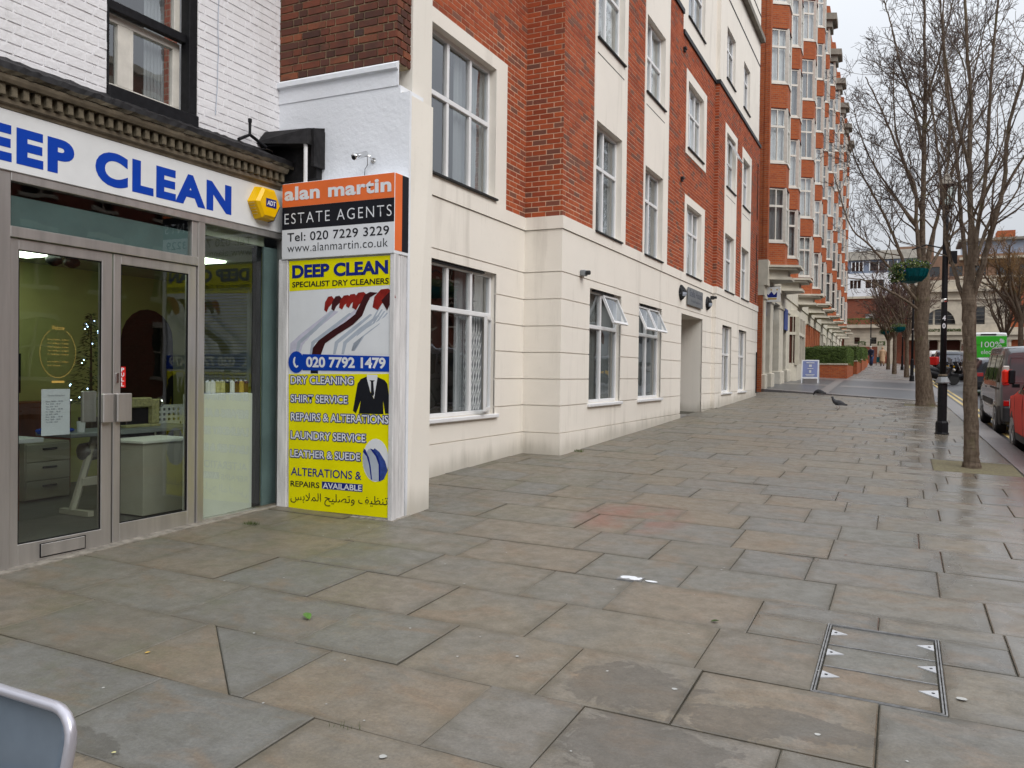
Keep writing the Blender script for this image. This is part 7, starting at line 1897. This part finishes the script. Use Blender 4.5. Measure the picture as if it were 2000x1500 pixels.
t, sf = vehicle('bright red car parked at the kerb at the right edge, its red door mirror showing', 'car', 2.65, 15.5, .021, suv, 'car_red', (-1.35, 1.28), .335, rear='carglass', rearwin=[(-.6, 1.0), (.6, 1.0), (.5, 1.4), (-.5, 1.4)],
    windows=[((-1.8, 1.08), (-1.0, 1.06), (-1.0, 1.55), (-1.55, 1.5)), ((-.92, 1.06), (-.05, 1.05), (-.05, 1.58), (-.92, 1.56)), ((.03, 1.05), (.92, 1.05), (.50, 1.44), (.03, 1.56))],
    trims=[(((1.62, .74), (1.95, .72), (1.85, .86), (1.62, .9)), 'lens_clear', 'headlight'), (((-.02, .3), (0.0, .3), (0., 1.04), (-.02, 1.04)), 'dark_plastic', 'door_gap'), (((.86, .35), (.88, .35), (.88, 1.0), (.86, 1.0)), 'dark_plastic', 'door_gap'), (((.8, .26), (-.9, .26), (-.9, .38), (.8, .38)), 'dark_plastic', 'sill')])
for s_ in (-1, 1):
    b = MB(); b.cham(s_ * 1.03, s_ * 1.12, .58, .75, 1.20, 1.44, .03); b.cham(s_ * .95, s_ * 1.03, .66, .75, 1.20, 1.44, .02); mr_ = b.build('door_mirror', M['car_red'], t, local=True)
    b = MB(); b.cham(s_ * .93, s_ * 1.029, .585, .655, 1.20, 1.44, .02); b.box(s_ * .86, s_ * .97, .63, .70, 1.14, 1.20); b.build('mirror_housing', M['black_paint'], mr_, local=True)
b = MB(); b.prism([(-.60, .66, 1.44), (.60, .66, 1.44), (.66, 1.04, 1.165), (-.66, 1.04, 1.165)], (0, .012, .012)); b.build('windscreen', M['carglass'], t, local=True)
tall = [(-2.95, .35, 1.35, 2.60, .96, .86), (-2.88, .28, 1.35, 2.68, .99, .90), (1.5, .28, 1.3, 2.70, 1.0, .88), (2.1, .28, 1.25, 2.2, 1.0, .85), (2.5, .3, 1.2, 1.35, .97, .86), (2.95, .4, .95, 1.05, .9, .8)]
t, sf = vehicle('tall white and green delivery van with 100% electric written across its rear doors', 'van', 4.0, 53.0, .0, tall, 'car_white', (-1.9, 1.9), .34, name='delivery_van', rear=None)
b = MB(); yb_ = -2.95; b.cham(-.90, .90, yb_ - .03, yb_ + .02, .62, 2.50, .01); b.build('rear_doors', M['p_green'], t, local=True)
b = MB(); b.cham(-.90, .90, yb_ - .034, yb_ + .0, 2.02, 2.045, .001); b.build('door_line', M['hedge'], t, local=True)
b = MB(); b.cham(-.30, .42, yb_ - .03, yb_ + .05, 2.55, 2.62, .01); b.build('brake_light_strip', M['black_paint'], t, local=True)
b = MB(); b.cham(-.95, .95, yb_ - .08, yb_ + .03, .35, .62, .02); b.build('bumper', M['dark_plastic'], t, local=True)
g1, g2, g3 = (PY(q_, w_, 50.02) - Vector((4.0, 0, t.location.z)) for q_, w_ in ((1916, 675), (1956, 675), (1916, 664)))
text_on('100%', (g1.x, yb_ - .032, g1.z), (g2.x, yb_ - .032, g1.z), (g1.x, yb_ - .032, g3.z), NY, M['p_white'], t, off=.004, local=True)
text_on('electric', (g1.x, yb_ - .032, g1.z - .36), (g2.x - .08, yb_ - .032, g1.z - .36), (g1.x, yb_ - .032, g1.z - .12), NY, M['p_white'], t, off=.004, local=True)
for s_ in (-1, 1):
    for k in range(5):
        a = .3 + k * .35; x0, z0_ = s_ * .62, 2.12; L_ = .28
        b = MB(); ex, ez = x0 + s_ * math.cos(a) * .22, z0_ + math.sin(a) * L_; mx, mz = (x0 + ex) / 2, (z0_ + ez) / 2; nx, nz_2 = -(ez - z0_) * .14, (ex - x0) * .14
        b.prism([(x0, yb_ - .032, z0_), (mx + nx, yb_ - .032, mz + nz_2), (ex, yb_ - .032, ez), (mx - nx, yb_ - .032, mz - nz_2)], (0, -.004, 0)); b.build('leaf_print', M['p_white'], t, local=True)
hatch = [(-2.05, .34, .92, 1.25, .80, .60), (-1.9, .24, .94, 1.40, .86, .64), (-1.0, .22, .95, 1.47, .88, .66), (.1, .22, .95, 1.46, .88, .66), (.62, .22, .95, 1.25, .88, .62), (1.05, .22, .92, 1.0, .87, .66), (1.75, .25, .84, .92, .83, .62), (2.05, .34, .6, .68, .68, .5)]
hw = [((-1.6, 1.0), (-.9, .99), (-.9, 1.36), (-1.35, 1.34)), ((-.82, .99), (-.05, .98), (-.05, 1.38), (-.82, 1.37)), ((.03, .98), (.85, .98), (.45, 1.26), (.03, 1.37))]
vehicle('dark car parked beyond the grey van, mostly hidden by the slim tree', 'car', 3.25, 38.0, .03, hatch, 'car_dark', (-1.3, 1.25), .31, rear='carglass', rearwin=[(-.6, .98), (.6, .98), (.5, 1.3), (-.5, 1.3)], windows=hw)
vehicle('dark estate car seen from behind with a pale rear window, beyond the scooter', 'car', 2.55, 58.0, .0, suv, 'car_dark', (-1.35, 1.28), .32, rear='p_grey', rearwin=[(-.66, 1.02), (.66, 1.02), (.55, 1.42), (-.55, 1.42)], windows=[((-1.8, 1.08), (-.2, 1.06), (-.2, 1.55), (-1.55, 1.5))])
vehicle('white car roof showing above the dark estate car', 'car', 2.4, 68.0, .0, suv, 'car_white', (-1.35, 1.28), .32, rear='carglass', rearwin=[(-.66, 1.02), (.66, 1.02), (.55, 1.42), (-.55, 1.42)])

def scooter(label, x, y, rz, paint='black_paint', box=None, group=None, name='scooter'):
    z = gz(x, y) - .11
    t = thing(name, label, 'scooter', (x, y, z), rz, group, local=True)
    for wy, nm in ((-.68, 'rear_wheel'), (.72, 'front_wheel')):
        b = MB(); b.lathe((0, wy, .28), [(.17, -.06), (.26, -.06), (.28, -.03), (.28, .03), (.26, .06), (.17, .06)], 20, axis='x'); w_ = b.build(nm, M['rubber'], t, local=True)
        b = MB(); b.lathe((0, wy, .28), [(.16, -.03), (.175, -.03), (.175, .03), (.16, .03)], 18, axis='x')
        for k in range(6): a = k * 1.047; b.tube([(0, wy, .28), (0, wy + .17 * math.cos(a), .28 + .17 * math.sin(a))], .014, 5)
        b.build('rim', M['chrome'], w_, local=True)
    b = MB()   # body: loft of ellipses along the machine
    P = [(-.98, .62, .02, .02), (-.85, .66, .12, .10), (-.55, .60, .19, .20), (-.2, .50, .20, .22), (.1, .36, .20, .12), (.35, .40, .19, .14), (.5, .62, .19, .26), (.60, .86, .16, .20), (.58, 1.02, .05, .04)]
    rg = []
    for (yy, zz, rx, rzz) in P:
        base = len(b.v)
        for j in range(14): a = 2 * math.pi * j / 14; b.v.append((rx * math.cos(a), yy + (.0 if yy < .3 else .05 * math.sin(a)), zz + rzz * math.sin(a)))
        rg.append(base)
    for a, c in zip(rg, rg[1:]):
        for j in range(14): b.f.append((a + j, a + (j + 1) % 14, c + (j + 1) % 14, c + j)); b.m.append(0); b.r.append(.5)
    b.build('body', M[paint], t, smooth=True, local=True)
    b = MB(); b.tube([(0, -.80, .84), (0, -.5, .80), (0, -.25, .74), (0, -.05, .72)], [.10, .15, .15, .08], 12); b.build('seat', M['dark_plastic'], t, smooth=True, local=True)
    b = MB(); b.tube([(0, .72, .28), (0, .60, .7), (0, .48, 1.02)], .03, 8); b.build('fork', M['chrome'], t, local=True)
    b = MB(); b.tube([(-.34, .38, 1.04), (-.15, .46, 1.06), (.15, .46, 1.06), (.34, .38, 1.04)], .016, 7); b.build('handlebar', M['dark_plastic'], t, local=True)
    b = MB(); b.hexa([(-.2, .60, 1.0), (.2, .60, 1.0), (.2, .61, 1.0), (-.2, .61, 1.0), (-.15, .46, 1.36), (.15, .46, 1.36), (.15, .47, 1.36), (-.15, .47, 1.36)]); b.build('windscreen', M['p_grey'], t, local=True)
    b = MB(); b.ball((0, .72, .74), .13, .07, .08, 12, 8); b.build('headlight', M['lens_clear'], t, smooth=True, local=True)
    b = MB(); b.hexa([(-.09, .45, .50), (.09, .45, .50), (.09, .98, .46), (-.09, .98, .46), (-.08, .5, .56), (.08, .5, .56), (.07, .92, .58), (-.07, .92, .58)]); b.build('mudguard', M[paint], t, local=True)
    b = MB(); b.tube([(.16, -.2, .25), (.19, -.5, .28), (.20, -.95, .40)], [.03, .05, .055], 10); b.build('exhaust', M['steel'], t, local=True)
    for s_ in (-1, 1): b = MB(); b.tube([(s_ * .2, .45, 1.06), (s_ * .28, .44, 1.2)], .008, 5); b.ball((s_ * .3, .44, 1.24), .06, .015, .04, 8, 6); b.build('mirror', M['black_paint'], t, local=True)
    b = MB(); b.tube([(-.1, -.1, .25), (-.22, -.05, .02)], .012, 5); b.build('stand', M['steel'], t, local=True)
    if box: b = MB(); b.cham(-.24, .24, -1.05, -.55, .86, 1.34, .03); b.build('delivery_box', M[box], t, local=True)
    return t
scooter('large black scooter parked side on behind the lamp post, its front wheel to the right', 2.35, 47.3, -1.35, group='scooters parked in the road')
scooter('low black scooter partly behind the stout tree trunk', 1.62, 45.5, -1.1, group='scooters parked in the road')
t = scooter('moped with a bright red delivery box, beyond the black scooter', 2.35, 53.2, -1.9, box='red_plastic', group='scooters parked in the road')

# ------------------------------------------------------------------ people (one continuous skinned body each)
def skinned(verts, edges, radii, root=0, sub=1):
    me = bpy.data.meshes.new('body'); me.from_pydata(verts, edges, [])
    o = bpy.data.objects.new('skin_source', me); C.objects.link(o)
    md = o.modifiers.new('s', 'SKIN'); md.use_smooth_shade = True
    if not me.skin_vertices: 
        me.attributes.new  # noqa
    sv = me.skin_vertices[0].data if len(me.skin_vertices) else None
    if sv is None: return None
    for i, r_ in enumerate(radii): sv[i].radius = (r_, r_) if not hasattr(r_, '__len__') else r_; sv[i].use_root = (i == root)
    ms = o.modifiers.new('u', 'SUBSURF'); ms.levels = sub; ms.render_levels = sub
    bpy.context.view_layer.update()
    r = bpy.data.meshes.new_from_object(o.evaluated_get(bpy.context.evaluated_depsgraph_get()))
    bpy.data.objects.remove(o); return r
def tubes_fallback(verts, edges, radii):
    b = MB()
    for a, c in edges: b.tube([verts[a], verts[c]], [radii[a], radii[c]], 8)
    return b.mesh('body', M['skin'], True)
def person(label, x, y, rz, coat, legs, hair, lean=.0, long_coat=False, stride=.16, scale=1., arm=0.):
    z = gz(x, y) + .07
    t = thing('person', label, 'person', (x, y, z), rz, 'people walking at the end of the pavement', local=True)
    s_ = scale; L_ = lean
    V = [(0, 0, .95), (0, .02 + L_ * .15, 1.15), (0, .03 + L_ * .3, 1.38), (0, .04 + L_ * .38, 1.50), (0, .06 + L_ * .45, 1.62), (0, .06 + L_ * .46, 1.72),
         (-.10, 0, .90), (-.10, stride * .7, .50), (-.10, stride, .08), (-.10, stride + .15, .03), (.10, 0, .90), (.10, -stride * .4, .50), (.10, -stride, .10), (.10, -stride + .14, .03),
         (-.20, .03 + L_ * .3, 1.40), (-.25, .02 + L_ * .3 + arm * .3, 1.13), (-.24, .10 + L_ * .4 + arm, .90), (-.24, .13 + L_ * .4 + arm * 1.1, .80),
         (.20, .03 + L_ * .3, 1.40), (.25, .0 + L_ * .3, 1.13), (.24, .08 + L_ * .3, .90), (.24, .11 + L_ * .3, .80)]
    V = [tuple(c * s_ for c in v) for v in V]
    E = [(0, 1), (1, 2), (2, 3), (3, 4), (4, 5), (0, 6), (6, 7), (7, 8), (8, 9), (0, 10), (10, 11), (11, 12), (12, 13), (2, 14), (14, 15), (15, 16), (16, 17), (2, 18), (18, 19), (19, 20), (20, 21)]
    Rd = [.14, .13, .15, .055, .085, .075, .09, .06, .042, .04, .09, .06, .042, .04, .06, .045, .035, .035, .06, .045, .035, .035]
    Rd = [q * s_ for q in Rd]
    me = skinned(V, E, Rd) or tubes_fallback(V, E, Rd)
    me.materials.clear(); me.materials.append(M['skin']); o = inst('body', me, t, local=True)
    g_ = .022 * s_
    b = MB()
    b.tube([V[6], V[7], V[8]], [.105 * s_, .078 * s_, .065 * s_], 10); b.tube([V[10], V[11], V[12]], [.105 * s_, .078 * s_, .065 * s_], 10); b.build('trousers', M[legs], t, smooth=True, local=True)
    b = MB(); hem = .42 if long_coat else .82
    def el(c, rx, ry, n=14): return [(c[0] + rx * s_ * math.cos(2 * math.pi * j / n), c[1] + ry * s_ * math.sin(2 * math.pi * j / n), c[2]) for j in range(n)]
    rr = [el((0, .02 * s_, hem * s_), .24 if long_coat else .20, .20 if long_coat else .16), el((0, .01, .95 * s_), .20, .155), el(V[1], .185, .15), el(V[2], .215, .15), el((V[2][0], V[2][1], V[2][2] + .07 * s_), .16, .12), el(V[3], .07, .07)]
    for p, q in zip(rr, rr[1:]):
        for j in range(14): b.face([p[j], p[(j + 1) % 14], q[(j + 1) % 14], q[j]])
    b.tube([V[14], V[15], V[16]], [.085 * s_, .065 * s_, .052 * s_], 9); b.tube([V[18], V[19], V[20]], [.085 * s_, .065 * s_, .052 * s_], 9)
    b.build('coat', M[coat], t, local=True)
    b = MB(); c = V[4]; b.ball((c[0], c[1] - .012 * s_, c[2] + .05 * s_), .098 * s_, .108 * s_, .105 * s_, 12, 8); b.build('hair', M[hair], t, smooth=True, local=True)
    b = MB(); 
    for i, k in ((8, 9), (12, 13)): b.tube([(V[i][0], V[i][1] - .04, .045 * s_), (V[k][0], V[k][1], .04 * s_)], [.05 * s_, .045 * s_], 8)
    b.build('shoes', M['black_paint'], t, local=True)
    return t
pm = PY(1702, 714, 82.5); pm_t = person('man in a dark blue coat and jeans stooping slightly beside an orange bag', pm.x, 82.5, 2.7, 'navycloth', 'denim', 'hair_g', lean=.35, stride=.1, scale=1.02, arm=.15)
pw2 = PY(1723, 715, 82.0); person('person in a long beige coat walking away up the pavement', pw2.x, 82.0, .1, 'beige', 'beige', 'beige', long_coat=True, stride=.18, scale=.99)
t = thing('shopping_bag', 'bright orange bag beside the man in the dark blue coat', 'bag', (pm.x - .45, 82.3, gz(pm.x, 82.3) + .07))
b = MB(); z = gz(pm.x, 82.3) + .07; b.cham(pm.x - .72, pm.x - .30, 82.2, 82.45, z, z + .62, .06); b.build('bag_body', M['p_orange'], t); b = MB(); b.tube([(pm.x - .6, 82.3, z + .6), (pm.x - .58, 82.3, z + .8), (pm.x - .44, 82.3, z + .8), (pm.x - .42, 82.3, z + .6)], .012, 5); b.build('handle', M['p_orange'], t)
t = thing('pushchair', 'small dark green wheeled pushchair between the two people', 'pushchair', (pm.x + .65, 82.3, gz(pm.x, 82.3) + .07))
x = pm.x + .62; b = MB(); b.hexa([(x - .2, 82.1, z + .3), (x + .2, 82.1, z + .3), (x + .2, 82.5, z + .3), (x - .2, 82.5, z + .3), (x - .2, 82.3, z + .8), (x + .2, 82.3, z + .8), (x + .2, 82.6, z + .7), (x - .2, 82.6, z + .7)]); b.build('seat', M['teal'], t)
b = MB(); b.tube([(x - .2, 82.5, z + .1), (x - .2, 82.0, z + 1.0), (x + .2, 82.0, z + 1.0), (x + .2, 82.5, z + .1)], .014, 5); b.build('frame', M['steel'], t)
for dx in (-.22, .22):
    for dy in (82.05, 82.5): b = MB(); b.lathe((x + dx, dy, z + .1), [(.1, -.02), (.1, .02)], 12, axis='x'); b.build('wheel', M['rubber'], t)
pm3 = PY(1677, 715, 86); person('person in dark clothing at the doorway beside the last planter', pm3.x, 86.5, 1.2, 'navycloth', 'navycloth', 'hair', stride=.05)

# ------------------------------------------------------------------ pigeons
def pigeon(label, px_, py_, face=-1, s_=1., peck=False):
    g_ = PG(px_, py_); x, y, z = g_.x, g_.y, gz(g_.x, g_.y)
    t = thing('pigeon', label, 'pigeon', (x, y, z), group='pigeons on the pavement')
    f = face * s_
    if peck: neck = [(.085, .13), (.125, .12), (.15, .075), (.165, .04), (.175, .012)]
    else: neck = [(.085, .17), (.118, .225), (.125, .262), (.14, .268), (.168, .258)]
    P = [(-.20, .085), (-.15, .095), (-.09, .12), (-.03, .135), (.04, .14)] + neck
    Rr = [.012, .022, .045, .062, .064, .048, .030, .027, .018, .004]
    b = MB(); b.tube([(x + f * a, y + .1 * s_ * a * .3, z + s_ * c) for a, c in P], [r_ * s_ for r_ in Rr], 12); b.build('body', M['feather'], t, smooth=True)
    for k in (-1, 1):
        b = MB(); q = [(.05, .155, .062), (-.02, .185, .055), (-.12, .13, .035), (-.215, .10, .012), (-.12, .09, .045), (-.01, .095, .066)]
        b.face([(x + f * a, y + k * w_ * s_, z + c * s_) for a, c, w_ in q]); b.build('wing', M['feather'], t, normals=False)
        b = MB(); lx = x + f * (.005 + .03 * k); b.tube([(lx, y + k * .022, z + .08), (lx - f * .01, y + k * .022, z + .012)], .004, 5)
        for d in (-.5, 0, .5): b.tube([(lx - f * .01, y + k * .022, z + .010), (lx + f * .025, y + k * .022 + d * .03, z + .006)], .003, 4)
        b.build('leg', M['beak'], t)
    b = MB(); b.face([(x - f * .16, y - .02, z + .105 * s_), (x - f * .27, y - .035, z + .075 * s_), (x - f * .27, y + .035, z + .075 * s_), (x - f * .16, y + .02, z + .105 * s_)]); b.build('tail', M['feather'], t, normals=False)
pigeon('dark pigeon standing in the wet middle of the pavement, facing left', 1637, 798, -1, 1.15)
pigeon('dark pigeon pecking at the foot of the forecourt step', 1600, 773, -1, 1.1, True)

# ------------------------------------------------------------------ metal cafe chair at the lower left corner
ZC = .735
A0, A1 = PZ(0, 1346, ZC), PZ(128, 1386, ZC)
u = (A1 - A0).normalized(); t = thing('metal_chair', 'grey metal chair back with a pale tubular frame at the lower left corner', 'chair', (A0.x, A0.y, gz(A0.x, A0.y)))
lean_ = Vector((u.y, -u.x, 0)) * .16; dn = (Vector((0, 0, -1)) + lean_ * (1 if lean_.y < 0 else -1)).normalized()
cor = A1 + u * .035
def hoop(wd=.46, rc=.07, dp=.34):
    pts = []
    TR = cor; TL = cor - u * wd
    pts.append(TL + dn * dp + u * .03)
    pts.append(TL + dn * (rc + .02))
    for k in range(1, 6): a = math.pi / 2 * k / 5; pts.append(TL + u * rc * (1 - math.cos(a)) + dn * (rc * (1 - math.sin(a))))
    for k in range(0, 6): a = math.pi / 2 * (1 - k / 5); pts.append(TR - u * rc * (1 - math.cos(a)) + dn * (rc * (1 - math.sin(a))))
    pts.append(TR + dn * (rc + .05) - u * .002); pts.append(TR + dn * dp - u * .05)
    return pts
hp = hoop()
M['chair_tube'] = mat('pale_grey_tube', (.50, .49, .54), .28, metal=.5, vary=.05)
M['chair_sheet'] = mat('blue_grey_sheet', (.17, .21, .26), .30, metal=.35, vary=.12, scale=5)
gr = gz(cor.x, cor.y); nrm_ = u.cross(dn).normalized()
L1, R1 = hp[0], hp[-1]; seat_dir = -nrm_ if nrm_.y > 0 else nrm_
seat_dir = Vector((seat_dir.x, seat_dir.y, 0)).normalized()
b = MB(); b.tube(hp, .0135, 12); b.build('back_frame', M['chair_tube'], t, smooth=True)
b = MB(); n_ = 20; cen = (hp[0] + hp[-1] + hp[6] + hp[8]) / 4
inner = [p + (cen - p).normalized() * .0125 for p in hp]
K = len(inner); rowsn = 8
# the sheet: bowed panel between the two sides
Lf = inner[:7]; Rt = inner[7:][::-1]
m_ = min(len(Lf), len(Rt)); Lf, Rt = Lf[:m_], Rt[:m_]
G2 = [[Lf[i].lerp(Rt[i], j / 12) + seat_dir * -.018 * math.sin(math.pi * j / 12) for j in range(13)] for i in range(m_)]
for i in range(m_ - 1):
    for j in range(12): b.face([G2[i][j], G2[i][j + 1], G2[i + 1][j + 1], G2[i + 1][j]])
sh_ = b.build('back_panel', M['chair_sheet'], t, smooth=True, normals=False)
md = sh_.modifiers.new('thickness', 'SOLIDIFY'); md.thickness = .003
sz = gr + .44
Ls, Rs = Vector((L1.x, L1.y, sz)), Vector((R1.x, R1.y, sz))
b = MB(); b.hexa([Ls, Rs, Rs + seat_dir * .40, Ls + seat_dir * .40, *(q + Vector((0, 0, .012)) for q in (Ls, Rs, Rs + seat_dir * .40, Ls + seat_dir * .40))]); b.build('seat', M['chair_sheet'], t)
for q, nm in ((Ls, 'L'), (Rs, 'R')):
    top = L1 if nm == 'L' else R1
    b = MB(); b.tube([top, q, Vector((q.x, q.y, gr)) - seat_dir * .06], .0125, 10); b.build('leg', M['chair_tube'], t, smooth=True)
    f_ = q + seat_dir * .38; b = MB(); b.tube([q + seat_dir * .02, f_, Vector((f_.x, f_.y, gr)) + seat_dir * .04], .0125, 10); b.build('leg', M['chair_tube'], t, smooth=True)

# ------------------------------------------------------------------ small growth in the joints
def tuft(px_, py_, n, h, lab):
    g_ = PG(px_, py_); b = MB()
    for i in range(n):
        x, y = g_.x + R.uniform(-.07, .07), g_.y + R.uniform(-.04, .04); z = gz(x, y); a = R.uniform(0, 6.28); l_ = h * R.uniform(.5, 1)
        dx, dy = math.cos(a) * .3 * l_, math.sin(a) * .3 * l_
        b.face([(x - .0015, y, z), (x + .0015, y, z), (x + dx, y + dy, z + l_)])
    tag(b.build('grass_tuft', M['hedge'], normals=False), lab, 'grass', kind='stuff')
tuft(490, 1024, 120, .035, None); tuft(1130, 882, 90, .05, None); tuft(1452, 776, 120, .05, None); tuft(678, 1418, 10, .03, None); tuft(1395, 797, 80, .04, None)
_tc.body = ' '
bpy.data.objects.remove(_to)
